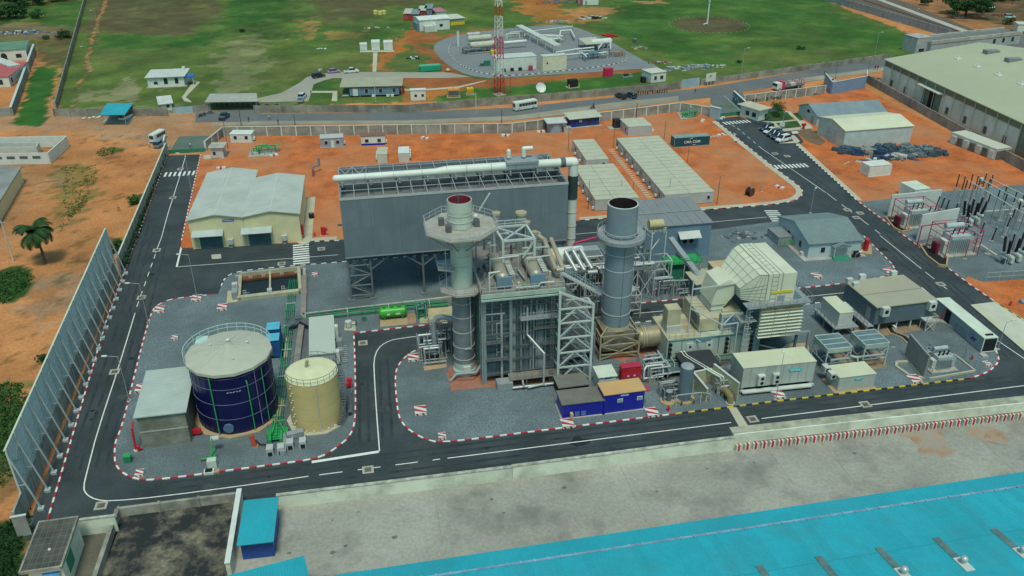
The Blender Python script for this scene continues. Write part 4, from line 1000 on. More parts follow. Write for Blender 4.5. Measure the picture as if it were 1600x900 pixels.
t,W,D,H=house('storage_tank_hut','tall white hut standing at the top edge beyond the gravel pad','hut',(911,8),(935,7.5),-6,-9,m_w,m_w2,over=.1)
door(t,W,D,'F',1.0);
t,W,D,H=house('shed','maroon hut left of the tall white hut at the top edge','hut',(902,6),(909,6),-4,-8,m_mag,m_grd,over=.1);door(t,W,D,'F',.5)
t=T('vent_stack','tall thin white vent pipe in a brown ring in the dark green field','vent',(*G(1105,38),0))
Hh=HZ(1105,38,3);MB().cyl((0,0,0),(0,0,Hh),.38,.3,10).part('pipe',m_w,t);MB().tube([(0,0,.4),(-1.2,-.6,.4),(-2.0,-.6,.1)],.28,8).part('elbow',m_w,t);MB().cyl((0,0,Hh),(0,0,Hh+.5),.5,.5,10).part('cap',m_w2,t)
mb=MB()
rng=random.Random(2);c=Vector(G(1108,39))
e0=Vector(G(1170,39))-c;r0=e0.length
for i in range(40):
 a=i/40*6.283;mb.ball((math.cos(a)*r0,math.sin(a)*r0*1.0,.05),.2,6)
mb.solo('marker_stones',m_conc,'ring of small white stones around the brown circle of the vent','stones',(*c,0))
car((969.5,153),R(110),(.02,.035,.045),'dark teal car parked left of another by the motorbikes','suv')
car((985.5,152),R(110),(.03,.06,.075),'dark teal car parked right of another, next to the motorbikes','suv')
rng=random.Random(11)
for i in range(13):motorbike((997+i*3.75,147.6-i*.32+rng.uniform(-.4,.4)),R(75)+rng.uniform(-.25,.25),'dark motorbike in the long row against the wall by the two teal cars',group='motorbikes parked along the grey wall',colr=[(.02,.02,.03),(.25,.02,.02),(.03,.04,.15)][i%3])
bus((820,170.5),R(11.5+8)+math.pi,'white minibus with dark windows driving on the public road',L=7.8)
motorbike((926,170),R(15),'ridden motorbike on the public road in front of the wall');person((927,170),'rider in dark clothes on the motorbike on the public road',(.08,.08,.1),z=.25)
person((1086,146),'person walking on the road in front of the blue field gate',(.1,.1,.12),stride=1)
person((1288,118),'person walking on the road behind the red and white truck',(.05,.05,.07),stride=1)
person((1291,119),'second person walking close beside the one behind the truck',(.12,.08,.08),stride=-1)
person((1367,109),'left of two people standing by the warehouse corner',(.04,.04,.05));person((1371,109),'right of two people standing by the warehouse corner',(.2,.05,.05))
t,W,D,H=house('gatehouse','white cubic gatehouse with two windows by the field gate','gatehouse',(1017,130),(1040,127),115,109,m_w,m_wr,over=.2)
window(t,W,D,'F',1.2,1.0,1.0,1.2);window(t,W,D,'F',3.6,1.0,1.2,1.2)
MB().box(-1.8,.5,0,-.4,2.5,1.8).solo('bin_store',m_tyre,'black box beside the white cubic gatehouse','box',(*G(1012,130),0))
wallrun('metal_gate','grey blue sliding gate between white gatehouse and billboard',(1064,138),(1092,134),2.8,.1,wm=mat('pale blue gate'),cat='gate')
a,ang,W=frame((1102,134),(1115,132));t=T('billboard','white sign board with a small red mark on two legs by the road','sign',a,ang)
MB().box(0,-.05,1.3,W+.6,.05,4.0).part('panel',m_w,t)
for x in(.8,2.2):MB().box(x,-.03,0,x+.15,.1,1.4).part('leg',m_w2,t)
mb=MB();mb.prism([(1.5,0),(2.5,0),(2.2,.1)],0,1);
mb=MB();mb.add([(1.4,-.06,2.6),(2.6,-.06,3.2),(1.7,-.06,3.3)],[(0,1,2)]);mb.add([(1.7,-.06,2.4),(2.2,-.06,2.7),(2.0,-.06,2.9)],[(0,1,2)]);mb.part('emblem',m_red,t)
t=T('satellite_dish','large white satellite dish on the grass beside the wall above the bus','dish',(*G(844,152),0),R(0))
MB().cyl((0,0,0),(0,0,2.2),.12).part('mast',m_w2,t)
d=MB();d.revolve([(.05,0),(.8,.12),(1.3,.35),(1.6,.6)],n=24);o=d.part('reflector',m_w,t);o.location=(0,-.1,3.0);o.rotation_euler=(R(55),0,R(10));o.scale=(1.05,1.05,1)
MB().bar((0,-.5,2.8),(0,-1.5,3.9),.06).part('feed_arm',m_gr,t)
t=T('fuel_box','magenta red box standing on red soil beyond the wall','box',(*G(945,121),0),R(5));MB().box(0,0,.2,3.0,2,3.0).part('body',m_mag,t);MB().box(-.1,-.1,0,3.1,2.1,.2).part('base',m_grd,t);MB().box(.3,-.05,.5,1.4,.02,2.7).part('door',m_red,t)
t=T('generator','dark generator between yellow and black striped bollards on the grass','generator',(*G(890,138),0),R(11))
MB().box(0,0,.3,3.0,2,2.6).part('housing',m_tyre,t);MB().box(-.6,-.5,0,3.6,2.5,.15).part('slab',m_conc,t)
for x in(-.5,3.3):MB().box(x,-.4,0,x+.25,-.15,1.3).part('bollard',m_yelp,t)
t=T('pump_skid','small dark pump skid on the grass below the red soil','pump',(*G(974,122),0),R(8));MB().box(0,0,0,3.6,1.2,.5).part('base',m_gr,t);MB().cyl((.4,.6,.8),(1.9,.6,.8),.4).part('motor',m_tyre,t);MB().box(2.2,.2,.5,3.2,1,1.2).part('pump_head',m_bluec,t)
t=T('lattice_mast','tall red and white lattice radio mast standing on the grass','mast',(*G(780,148),0),R(20))
Hm=60;b0,b1=1.75,.85
cols=[m_red,m_w];bands=[m_red,m_w,mat('orange red band',(.45,.09,.03),rough=.5),m_w,m_red]
segs=14
zs=[HZ(780,148,y)for y in(148,118,70,60-22,25,12)];
zz=[0,zs[1],HZ(780,148,92),HZ(780,148,58),HZ(780,148,25),HZ(780,148,10),Hm*.0+HZ(780,148,-60)]
names=[m_red,m_w,m_mag,m_w,mat('orange red band'),m_w]
for k in range(6):
 mb=MB();z0,z1=zz[k],zz[k+1];n=max(2,round((z1-z0)/1.8));top=zz[-1]
 hw=lambda z:(b0+(b1-b0)*z/top)*.5*1.4
 cr=lambda z:[Vector((sx*hw(z),sy*hw(z),z))for sx,sy in((-1,-1),(1,-1),(1,1),(-1,1))]
 for i in range(n):
  a=cr(z0+(z1-z0)*i/n);b=cr(z0+(z1-z0)*(i+1)/n)
  for j in range(4):
   mb.bar(a[j],b[j],.20);mb.bar(a[j],b[(j+1)%4],.10);mb.bar(b[j],b[(j+1)%4],.10)
 mb.part('lattice_section',names[k],t)
MB().box(-1.6,-1.6,-.05,1.6,1.6,.3).part('foundation',m_conc,t)
pole((797,146),118,'guyed red thin mast leg right of the lattice mast',m_red,.12,'thin_mast','mast')
t,W,D,H=house('equipment_container','long white equipment container behind the lattice mast','container',(776,112),(838,107.5),92,86,m_w,m_w2,over=.1)
for x in(2,5,8):MB().box(x,-1.1,0,x+1.1,-.2,1.0).part('ac_unit',m_tyre,t)
t=T('red_drum','red round drum between white container and cream block','drum',(*G(829,110),0));MB().cyl((0,0,.1),(0,0,1.6),.8,n=14).part('shell',m_mag,t);MB().cyl((0,0,1.6),(0,0,1.75),.6,.5,14).part('lid',m_grd,t)
t,W,D,H=house('equipment_room','cream cubic equipment room on the gravel pad','room',(848,111),(885,108),89,86,mat('pale cream',(.62,.60,.42),rough=.7),m_w2,over=.05)
window(t,W,D,'F',1.4,2.3,.5,.7,m_w);door(t,W,D,'F',W*.45,.9,2.0,m_w)
def vessel(name,label,px,r,L,z,ang,m,supp=m_gr,extra=None):
 t=T(name,label,'vessel',(*G(*px),0),ang)
 mb=MB();mb.cyl((0,0,z),(L,0,z),r,n=20,m=0)
 for s,x in((-1,0),(1,L)):mb.cyl((x,0,z),(x+s*r*.45,0,z),r,r*.55,20)
 mb.part('shell',m,t)
 for x in(L*.2,L*.8):MB().box(x-.2,-r*.8,0,x+.2,r*.8,z-r*.75).part('saddle',supp,t)
 MB().cyl((L*.5,0,z+r*.9),(L*.5,0,z+r+.4),r*.25).part('manway',supp,t)
 return t
mbl=mat('process grey',(.38,.42,.41),var=.15,rough=.5)
vessel('process_vessel','nearer horizontal vessel at the left of the gas station',(737,82),1.3,9.5,2.6,R(10),mat('dusty vessel',(.50,.49,.38),rough=.6,dirt=(.35,.3,.2),dscale=.5,damt=.5))
vessel('process_vessel','farther horizontal vessel behind its twin at the left of the gas station',(733,71),1.2,9,2.6,R(10),mat('dusty vessel'))
vessel('process_vessel','small grey blue vessel farthest back at the left of the gas station',(731,63),.9,5,2.2,R(10),mbl)
vessel('white_vessel','white horizontal vessel at the right of the gas station',(925,77),1.2,8,2.6,R(12),m_w)
t=T('vent_column','tall white vent column at the left end of the gas station','vent',(*G(716,72),0));MB().cyl((0,0,0),(0,0,6.5),.5,n=12).part('column',m_w,t);MB().cyl((0,0,6.5),(0,0,6.9),.8,.8,12).part('cap',m_grd,t)
t=T('yellow_cover','yellow hooded cover at the end of the nearer process vessel','cover',(*G(768,86),0),R(10));MB().box(0,0,.2,2.6,1.6,1.6).part('hood',m_yelp,t);MB().box(-.1,-.1,0,2.7,1.7,.2).part('base',m_grd,t)
def pipework(name,label,px,W,D,h,ang,m,seed,n=14,cat='pipework',r=.14,ms=None):
 rng=random.Random(seed);t=T(name,label,cat,(*G(*px),0),ang)
 fr=MB();
 for x in np.arange(0,W+.1,max(1.6,W/5)):
  for y in(0,D):fr.bar((x,y,0),(x,y,h),.12)
  fr.bar((x,0,h),(x,D,h),.12)
 fr.part('support_frame',m_gr,t)
 for k in range(n):
  z=rng.uniform(.35,h+.35);y=rng.uniform(0,D);x0=rng.uniform(0,W*.35);x1=rng.uniform(W*.55,W);r_=r*rng.uniform(.6,1.4)
  pts=[(x0,y,0),(x0,y,z),(x1,y,z)]
  if rng.random()<.5:pts+=[(x1,min(D,y+rng.uniform(.4,D*.7)),z)]
  if rng.random()<.5:pts+=[(pts[-1][0],pts[-1][1],0)]
  MB().tube(pts,r_,8).part('pipe',m if not ms or rng.random()<.6 else rng.choice(ms),t)
 for k in range(max(2,n//3)):
  x,y,z=rng.uniform(.3,W-.3),rng.uniform(0,D),rng.uniform(.5,h)
  v=MB();v.cyl((x,y,z-.25),(x,y,z+.25),.26,n=10);v.cyl((x,y,z+.2),(x,y,z+.6),.05,n=6);v.cyl((x,y,z+.55),(x,y,z+.62),.24,n=10);v.part('valve',m_grd if k%2 else m_bluec,t)
 return t
pipework('pipe_manifold','cluster of pale pipes and valves around the left gas vessels',(722,86),14,3,2.4,R(10),mbl,1,16,ms=[m_bluec,m_grd])
pipework('pipe_manifold','pale blue pipe skid at the right of the gas station',(912,95),11,5,2.2,R(10),m_aluw,2,18,ms=[m_bluec])
pipework('pipe_manifold','pale pipe cluster at the back of the gas station',(842,66),10,4,2.2,R(-25),m_aluw,3,16)
pipework('pipe_manifold','small brown pipe ends at the right kerb of the gas station',(958,90),6,2,1.4,R(10),mat('rusty primer',(.35,.2,.1),rough=.7),4,8)
pipework('pipe_manifold','pipe cluster between the vessels and the white container',(790,60),9,3,2.2,R(8),m_aluw,5,10)
a=Vector(G(875,84));b=Vector(G(815,52));d=b-a;L_=d.length;t=T('pipe_rack','long raised rack of parallel pale pipes crossing the gas station','pipe rack',a,math.atan2(d.y,d.x))
for k in range(5):MB().cyl((0,k*.6,3.4),(L_,k*.6,3.4),.2,n=8).part('pipe',m_aluw,t)
for i in range(6):
 x=L_*i/5;mb=MB();mb.bar((x,-.3,0),(x,-.3,3.2),.2);mb.bar((x,2.7,0),(x,2.7,3.2),.2);mb.bar((x,-.4,3.1),(x,2.8,3.1),.2);mb.part('trestle',m_w2,t)
def piperun(label,pts,z,r,m,name='pipeline',cat='pipe'):
 P=[Vector((*G(x,y,z),z))for x,y in pts];c=Vector((P[0].x,P[0].y,0));t=T(name,label,cat,c)
 MB().tube([p-c for p in P],r,10).part('pipe',m,t)
 for p in P[::1]:MB().box(p.x-c.x-.12,p.y-c.y-.12,0,p.x-c.x+.12,p.y-c.y+.12,max(.1,z-r)).part('support',m_gr,t)
 return t
piperun('thick white pipe from the left vessels towards the rack',[(787,67),(822,64)],2.4,.6,m_w)
piperun('long white pipe from the cream room towards the white vessel',[(868,82),(900,77),(928,74)],2.2,.3,m_w)
piperun('white pipe leaving the cream room to the right',[(884,86),(910,83),(916,88)],2,.3,m_w)
piperun('white arched pipe at the back of the gas station',[(860,62),(874,60),(876,48),(892,47),(898,58)],1.8,.3,m_w)
piperun('thin white pipe along the back edge of the gas station',[(820,56),(820,50),(860,45),(895,41)],1.8,.2,m_w)
piperun('tall white loop right of the white vessel',[(935,76),(942,66),(954,66),(954,76)],3.2,.25,m_w)
canopy('canopy','flat beige canopy over pumps at the back right of the gas station',[(916,70),(944,68),(930,58),(903,60)],3.0,m_beige)
t=T('green_skid','green skid mounted pump in front of the left vessels','pump',(*G(750,104),0),R(8));MB().box(0,0,0,4.2,1.2,.3).part('base',m_grd,t);MB().box(1.8,0,.3,4,1.2,1.8).part('engine',m_grnd,t);MB().cyl((.3,.6,.8),(1.5,.6,.8),.35).part('pump_head',m_grd,t)
tree((1508,26),9,9.5,'very large dark green tree beside the highway at the top right',1,'broadleaf_tree',m_leaf,5200,.55,7.5,.5)
tree((1445,8),3,3.0,'dark shrub like tree left of the very large tree',2,'small_tree',m_leaf,700,.4,2.4,.15)
bush((1575,38),2.6,3.2,'green bush beside the highway cars at the top right',3,lm=m_leaf2,n=500,s=.35)
for i,(x,y)in enumerate(((1545,2),(1562,1),(1580,0))):bush((x,y),4,3,['leftmost','middle','rightmost'][i]+' dark bush in the hedge beyond the highway',20+i,n=500,s=.5)
car((1546,13),R(-14),(.60,.66,.64),'white car on the highway right of the very large tree','suv')
car((1577,28),R(-14),(.40,.55,.55),'pale teal car on the highway edge','suv')
t,W,D,H=house('kiosk','white and green kiosk at the right edge by the highway','kiosk',(1588,52),(1612,53),38,34,m_w,m_w2);MB().box(-.05,-.06,0,W+.05,.02,1.0).part('green_base',m_grnd,t)
for i,(x,y)in enumerate(((1552,25),(1557,25),(1563,26),(1568,26))):motorbike((x,y),R(-10),'dark motorbike beside the highway at the top right',group='motorbikes beside the highway',colr=(.1,.02,.02))
person((1581,8),'person walking along the far side of the highway',(.3,.03,.03));person((1576,24),'person standing beside the pale teal car',(.05,.05,.05))
heap((1500,28),8,4,1.4,1.4,'white and grey things under the very large tree',[m_w,m_gr,m_bluec],21)
heap((1450,0),18,7,3,1.4,'dark red and brown stalls left of the very large tree',[m_mag,m_grd,m_tyre],22)
lamp((1356+77,20),14,'thin pale post between railway path and dry ground',(.1,0),head=True)
rng=random.Random(5)
for i,(x,y,h,r,lb)in enumerate(((2,30,6,7,'dark tree at the top left corner'),(26,28,5.5,5.5,'dark tree, second from the top left corner'),(52,8,6,8,'wide dark tree at the top edge right of the corner'),(92,2,6,7,'dark tree at the top edge left of the long wall'),(24,8,6,8,'dark tree behind the corner trees at the top left'))):
 tree((x,y),h,r,lb,40+i,'broadleaf_tree',m_leaf,1500,.6,h*.85,.3)
bush((60,28),3.6,3.6,'round dark green bush on the green lot at the top left',51,n=600,s=.4)
bush((100,60),4.0,3.4,'round dark green bush beside the far left wall',52,n=700,s=.4,lm=m_leaf)
bush((72,61),1.8,1.6,'small dark bush left of the round bush at the wall',53,n=260,s=.3)
bush((378,50),1.6,1.3,'tiny dark bush in the brown part of the field',54,n=150,s=.3)
bush((1252,77),2.0,1.2,'low dark bush in the middle of the right field',55,n=200,s=.3)
bush((1155,98),1.2,.9,'tiny dark bush near the tall street lamp in the field',56,n=120,s=.3)
t=T('water_meter','dark round drum on the right field edge','drum',(*G(992,66),0));MB().cyl((0,0,0),(0,0,1.3),.9,n=12).part('shell',m_grd,t);MB().cyl((0,0,1.3),(0,0,1.45),.5,.4,12).part('lid',m_gr,t)
for(fl,fr,tp,bk,nm,lb,wm,rm)in(((361,223),(394,223),210,204,'cabin','small white cabin with two windows inside the left end of the fence',m_w,m_w),((502,231.5),(537,229.5),217,211,'cabin','grey blue office cabin with central door in front of the fence',mat('grey blue cabin',(.28,.33,.38),rough=.6),m_cab),((565,228.5),(602,227),213.5,209,'cabin','white cabin with navy base and brown roof edge in front of the fence',m_w,mat('brown red roof',(.22,.11,.08),rough=.8)),((331,248),(350,247.5),231,224,'guardhouse','white guardhouse with flat grey roof beside the green gate',m_w2,m_conc)):
 t,W,D,H=house(nm,lb,'guardhouse'if'guard'in nm else'cabin',fl,fr,tp,bk,wm,rm,over=.12 if nm=='cabin'else .5,plinth=.2)
 if nm=='cabin':
  for x in(W*.16,W*.68):window(t,W,D,'F',x,1.0,W*.15,.9,m_w,m_glass)
  if'door'in lb:door(t,W,D,'F',W*.45,.9,2.0,m_w)
  if'navy'in lb:MB().box(-.03,-.05,0,W+.03,.03,.7).part('navy_base',m_navy,t)
  MB().box(W+.02,D*.3,.5,W+.5,D*.6,1.1).part('ac_unit',m_w,t)
 else:window(t,W,D,'F',.5,1,.7,.9,m_w);door(t,W,D,'R',.6)
pipework('pump_pit','green piped valve station on a concrete slab near the left fence end',(394,244),7.5,3.2,1.6,R(8),m_grn,30,8)
pipework('pump_pit','green piped pump pit on a concrete slab near the east gate',(1068,186),6,4,1.8,R(11),m_grn,31,8)
sheet('slab',[(388,246),(432,244),(430,233),(392,235)],.13,m_conc)
sheet('slab',[(1064,187),(1090,184),(1082,175),(1058,177)],.13,m_conc)
def cont(name,label,fl,fr,D,H,m,rm=None,ang=None,cat='container',doors=True,z0=.15,group=None):
 a,an,W=frame(fl,fr);an=an if ang is None else ang
 t=T(name,label,cat,a,an,group)
 MB().box(0,0,z0,W,D,H).part('body',m,t)
 fr_=MB()
 for x in(0,W):
  for y in(0,D):fr_.box(x-.06,y-.06,z0-.1,x+.06,y+.06,H+.03)
 for y in(0,D):fr_.box(0,y-.05,H-.1,W,y+.05,H+.04);fr_.box(0,y-.05,z0-.1,W,y+.05,z0+.06)
 fr_.part('corner_frame',rm or m,t)
 MB().box(.06,.06,H-.01,W-.06,D-.06,H+.02).part('roof',rm or m,t)
 if doors:
  MB().box(W-.03,.15,z0+.1,W+.04,D/2-.03,H-.15).part('door',m,t);MB().box(W-.03,D/2+.03,z0+.1,W+.04,D-.15,H-.15).part('door',m,t)
 return t,W
m_teal=mat('teal container',(.02,.115,.16),var=.12,rough=.5,ribs=('X',.3),bump=1.5,dirt=(.06,.12,.13),dscale=.6,damt=.5)
t,W=cont('shipping_container','long dark teal shipping container with white lettering on the orange soil',(1053,231),(1108,227),2.5,2.7,m_teal,mat('teal roof',(.22,.30,.28),rough=.7,dirt=(.1,.2,.2),dscale=.5,damt=.5))
text_part('CMA CGM',1.0,m_w,t,(W*.5,-.10,1.35),bold=.02,wide=1.0)
mb=MB();mb.bar((W*.42,-.08,2.25),(W*.52,-.08,2.42),.05,.12);mb.part('emblem',m_w,t)
mb=MB();mb.bar((W*.52,-.08,.5),(W*.6,-.08,.55),.05,.12);mb.part('emblem',m_w,t)
def cabins(desc,fl,fr,back_l,widths,H,group,doorside=True):
 a,an,W=frame(fl,fr);b=Vector(G(*back_l));Lr=(b-a).length;d=(b-a).normalized()
 n=max(1,round(Lr/2.46));w=Lr/n
 ux=Vector((math.cos(an),math.sin(an)))
 ya=math.atan2(d.y,d.x)-R(90)
 x0=0
 for ci,cw in enumerate(widths):
  for k in range(n):
   o=a+ux*x0+d*(w*k)
   cn=(''if len(widths)==1 else('left column of 'if ci==0 else'right column of '))
   lb='%s beige roofed cabin from the front in the %sthe %s'%(ordn(k),cn,desc)if k else'front beige roofed cabin of the %sthe %s'%(cn,desc)
   t=T('cabin',lb,'cabin',o,ya,group)
   sk=math.tan(an-ya)
   MB().prism([(0.02,.02),(cw-.02,.02+sk*cw),(cw-.02,w-.03+sk*cw),(.02,w-.03)],.2,H,bottom=True).part('wall',m_cab,t)
   MB().prism([(0.0,.0),(cw-.08,sk*cw),(cw-.08,w-.2+sk*cw),(.0,w-.2)],H+.003,H+.16).part('roof',m_beige,t)
   MB().box(.3,.3,0,cw-.3,.5,.2).part('foot',m_grd,t);MB().box(.3,w-.5,0,cw-.3,w-.3,.2).part('foot',m_grd,t)
   if ci==0:
    f=MB().box(-.05,w*.35,1.2,.03,w*.72,2.0).part('window'if k%2 else'door_window',m_glass if k%3==1 else m_w2,t)
    if k%2==0:MB().box(-.5,w*.1,.5,-.05,w*.35,1.0).part('ac_unit',m_w,t)
   if k==0 and ci==len(widths)-1:
    f=MB().box(cw*.7,-.04+sk*cw*.7,1.1,cw*.85,.06+sk*cw*.7,2.1).part('window',m_w,t);MB().box(cw*.72,-.08+sk*cw*.7,1.2,cw*.83,.04+sk*cw*.7,2.0).part('pane',m_glass,f)
  x0+=cw
Hc=2.75
def down(px,py,z):
 u,v=G(px,py,z);return PR(u,v,0)
a=down(1038.7,304.7,Hc+.14);b=down(1116.6,299,Hc+.14);c=down(963,215.6,Hc+.14)
Wr=(Vector(G(*b))-Vector(G(*a))).length
cabins('long right row',a,b,c,[Wr/2,Wr/2],Hc,'beige roofed cabins of the long right row')
a=down(930,312,Hc+.14);b=down(999,308.5,Hc+.14);c=down(896,258,Hc+.14)
Wr=(Vector(G(*b))-Vector(G(*a))).length
cabins('left block',a,b,c,[Wr*.42,Wr*.58],Hc,'beige roofed cabins of the left block')
a=down(916,250,Hc+.14);b=down(951.5,248,Hc+.14);c=down(894.4,218.4,Hc+.14)
cabins('rear block',a,b,c,[(Vector(G(*b))-Vector(G(*a))).length],Hc,'beige roofed cabins of the rear block')
t,W,D,H=house('cabin_block','square beige roofed cabin block at the far end of the long right row','cabin',(981,213),(1018,210.5),199,186.5,m_cab,m_beige,over=.03)
window(t,W,D,'L',1.5,1,1,1,m_w);
for x in(W*.33,W*.66):MB().box(x,-.03,H+.15,x+.06,D,H+.17).part('roof_seam',m_w2,t)
t,W,D,H=house('canteen','long navy building with beige overhanging roof against the fence','building',(891,200),(936,195.5),186,178,mat('navy wall',(.02,.045,.17),rough=.6),m_beige,'mono',.4,.6,plinth=.8)
MB().box(W*.3,-.05,1.4,W*.4,.02,2.1).part('sign_plate',m_w2,t);window(t,W,D,'F',W*.6,.9,1.3,1.1,m_navy);door(t,W,D,'F',.8,.9,2,m_navy)
t=T('round_hut','grey blue round hut with pale slanting roof left of the navy canteen','hut',(*G(867,205),0));MB().cyl((0,0,0),(0,0,3.0),2.3,n=20).part('wall',mat('grey blue cabin'),t);MB().prism([(-2.9,-2.6),(2.9,-2.6),(2.9,2.6),(-2.9,2.6)],3.0,3.2).part('roof',m_w2,t);MB().box(2,-2.6,0,4.2,-.8,1.6).part('side_porch',m_conc,t)
t=T('water_tank','black square tank on a slab beside the pole in the centre yard','tank',(*G(963,200),0));MB().box(-1,-1,.3,1,1,2.6).part('tank',m_tyre,t);MB().box(-2.6,-1.4,0,1.4,1.2,.3).part('slab',m_conc,t)
for(x0,x1,y,bk,lb)in((590,606,256,231,'left'),(623,640,254,230,'right')):
 t,W,D,H=house('equipment_container','%s of two pale containers standing behind the big grey condenser building'%lb,'container',(x0,y),(x1,y-.6),y-14,bk,m_w2,m_beige if lb=='left'else m_w,over=.03)
 for k in range(3):MB().box(-.4 if lb=='left'else W,1+k*2,.8,0 if lb=='left'else W+.4,2+k*2,1.5).part('ac_unit',m_w,t)
t=T('pipe_spool','blue and brown bent pipe spool standing on the orange soil','pipe spool',(*G(490,276),0));MB().tube([(0,0,0),(0,0,1.8),(0,2.2,1.8)],.28,8).part('lower_pipe',mat('spool brown',(.25,.12,.12),rough=.6),t);MB().tube([(0,2.2,1.8),(1.5,3.2,1.8),(1.5,3.2,3.6)],.28,8).part('upper_pipe',m_bluec,t)
t=T('black_bin','black round bin on the soil right of the yellow warehouse','bin',(*G(487,341),0));MB().cyl((0,0,0),(0,0,1.2),.6,n=10).part('body',m_tyre,t);MB().cyl((0,0,1.2),(0,0,1.35),.45,.2,10).part('lid',m_grd,t)
t=T('fire_cabinet','tall red fire cabinet on the soil beside the crossing','cabinet',(*G(506,368),0));MB().box(-.5,-.3,.1,.5,.3,1.9).part('cabinet',m_red,t);MB().box(-.6,-.4,0,.6,.4,.1).part('base',m_w,t);MB().box(.1,-.5,1.2,.9,-.3,1.8).part('open_door',m_red,t)
def hydrant(px,label,big=False):
 t=T('fire_hydrant',label,'hydrant',(*G(*px),.1));MB().cyl((0,0,0),(0,0,.75),.14,n=10).part('barrel',m_red,t);MB().ball((0,0,.78),.17,8,half=True).part('cap',m_red,t)
 MB().cyl((-.3,0,.5),(.3,0,.5),.09,n=8).part('outlet',m_red,t)
hydrant((492,370),'red hydrant left of the tall red cabinet by the crossing')
hydrant((1308,208),'second small red hydrant by the lawn walkway of the parking');
t=T('cable_drum','dark brown cable drum lying on the orange soil right of the cabins','cable drum',(*G(1171,306),0),R(30))
for y in(-.6,.6):MB().cyl((0,y-.06,1.05),(0,y+.06,1.05),1.05,n=20).part('flange',mat('drum wood',(.10,.045,.05),rough=.8),t)
MB().cyl((0,-.55,1.05),(0,.55,1.05),.75,n=18).part('cable',m_tyre,t)
for k,(fl,fr,bk,lb)in enumerate((((302,389.5),(386,384),271,'left bay of the cream warehouse, reaching farther back, with a blue sign'),((386.4,384),(472,378),280,'right bay of the cream warehouse, nearer the zebra crossing'))):
 t,W,D,H=house('warehouse_bay',lb,'warehouse',fl,fr,344.5 if k==0 else 339,bk,m_cream,mat('pale warehouse roof',(.44,.47,.42),var=.08,scale=.25,rough=.6,ribs=('Y',.6),dirt=(.33,.34,.29),dscale=.2,damt=.6),'gy',.9,.35,D=None)
 x=1.6 if k==0 else .5
 o=MB();opening(o,'F',W,D,x,0,4.4,3.0,.05);o.part('roller_door',mat('teal door',(.06,.13,.15),rough=.5,ribs=('Z',.3)),t)
 o=MB();s=[(x-1.2,-1.6,3.2),(x+4.9,-1.6,3.2),(x+4.9,0,3.9),(x-1.2,0,3.9)];o.add(s+[(p[0],p[1],p[2]+.1)for p in s],[(3,2,1,0),(4,5,6,7),(0,1,5,4),(1,2,6,5),(3,0,4,7)]);o.part('awning',mat('pale sheet',(.40,.46,.44),rough=.6,dirt=(.3,.32,.28),dscale=.4,damt=.5),t)
 MB().box(7.0,-.7,.8,8.1,-.05,1.9).part('ac_unit',m_grl,t);MB().box(7.2,-.5,0,7.9,-.1,.8).part('ac_stand',m_gr,t)
 if k==0:
  MB().box(6.6,-.06,H-.75,8.9,.02,H-.25).part('sign_plate',mat('sign blue',(.05,.1,.35),rough=.5),t);MB().box(6.8,-.08,H-.55,8.7,.01,H-.45).part('sign_band',m_w,t)
 else:MB().box(W,1.2,1.0,W+.45,2.2,3.0).part('red_hose_box',m_red,t)
 for z in range(2):MB().box(W*.5-.1,-.35,H+.75+z*.0,W*.5+.1,D,H+1.08).part('ridge_cap',m_w2,t)if z==0 else None
sheet('slab',[(330,398),(345,397),(346,404),(331,405)],.02,m_conc)
for b,tp,lb in(((888,236),197,'thin dark lamp post behind the rear cabin block'),((958.5,231.5),191,'thin dark lamp post at the far end of the stepping stones'),((1038,217),189,'thin dark lamp post at the left end of the teal container'),((1074,254),229,'thin dark lamp post in front of the teal container'),((1120,320),275,'thin dark post at the front right corner of the long cabin row'),((1045,311),280,'thin post in front of the long cabin row'),((988,311),285,'thin dark post between the two cabin blocks at the front'),((919,327),283,'thin dark post beside the left cabin block'),((970,309),281,'thin pale post in front of the left cabin block')):
 pole(b,tp,lb,m_grd if'dark'in lb else m_gr,.08,'lamp_post','lamp post')
for b,c,lb in(((1110,184),3.6,'pale blue'),):
 t=T('gate_pillar','pale blue gate wall end at the left of the east gate','pillar',(*G(*b),0),R(-60));MB().box(-.3,-.2,0,3.2,.2,3.4).part('pillar',mat('pale blue gate'),t);MB().box(-.4,-.3,3.4,3.3,.3,3.6).part('cap',m_w,t)
sheet('painted_gateway',[(1113,182),(1161,178),(1146,156),(1112,160)],.012,mat('green paint floor',(.095,.15,.12),var=.2,scale=.3,rough=.8,dirt=(.13,.14,.125),dscale=.12,damt=.9,dlo=.35,dhi=.6))
sheet('painted_gateway',[(264,238),(320,236),(330,212),(280,213)],.012,mat('green paint floor'))
sheet('apron',[(1110,152),(1160,143),(1165,162),(1146,157),(1110,162)],.004,m_asph2)
wallrun('metal_gate','low green sliding gate across the east entrance road',(1114,183.5),(1161,178.5),1.0,.08,wm=m_grnd,cat='gate')
wallrun('metal_gate','low green sliding gate across the left entrance road',(264,240),(322,237),1.0,.08,wm=m_grnd,cat='gate')
t=wallrun('entrance_wall','dark teal entrance wall with pale painted marks at the east gate',(1145,158),(1163,175),3.2,.4,wm=mat('teal wall',(.04,.17,.23),var=.25,rough=.6),coping=m_w,cat='wall')
for x,z in((1.0,1.6),(2.6,1.1),(4.2,1.8),(6.0,1.2)):MB().box(x,-.26,z,x+.7,-.19,z+.8).part('painted_mark',m_w2 if x<5 else m_orap,t)
t,W,D,H=house('gatehouse','white gatehouse with broad pale flat roof beside the zebra crossing','gatehouse',(1184,190),(1198,186.5),172,162,m_w,m_pave,over=.8,D=7)
window(t,W,D,'L',1,1.0,1.4,1.2,m_gr);window(t,W,D,'L',3.6,1.0,1.2,1.2,m_gr);door(t,W,D,'F',W*.5-.4,.9,2.1,m_w2)
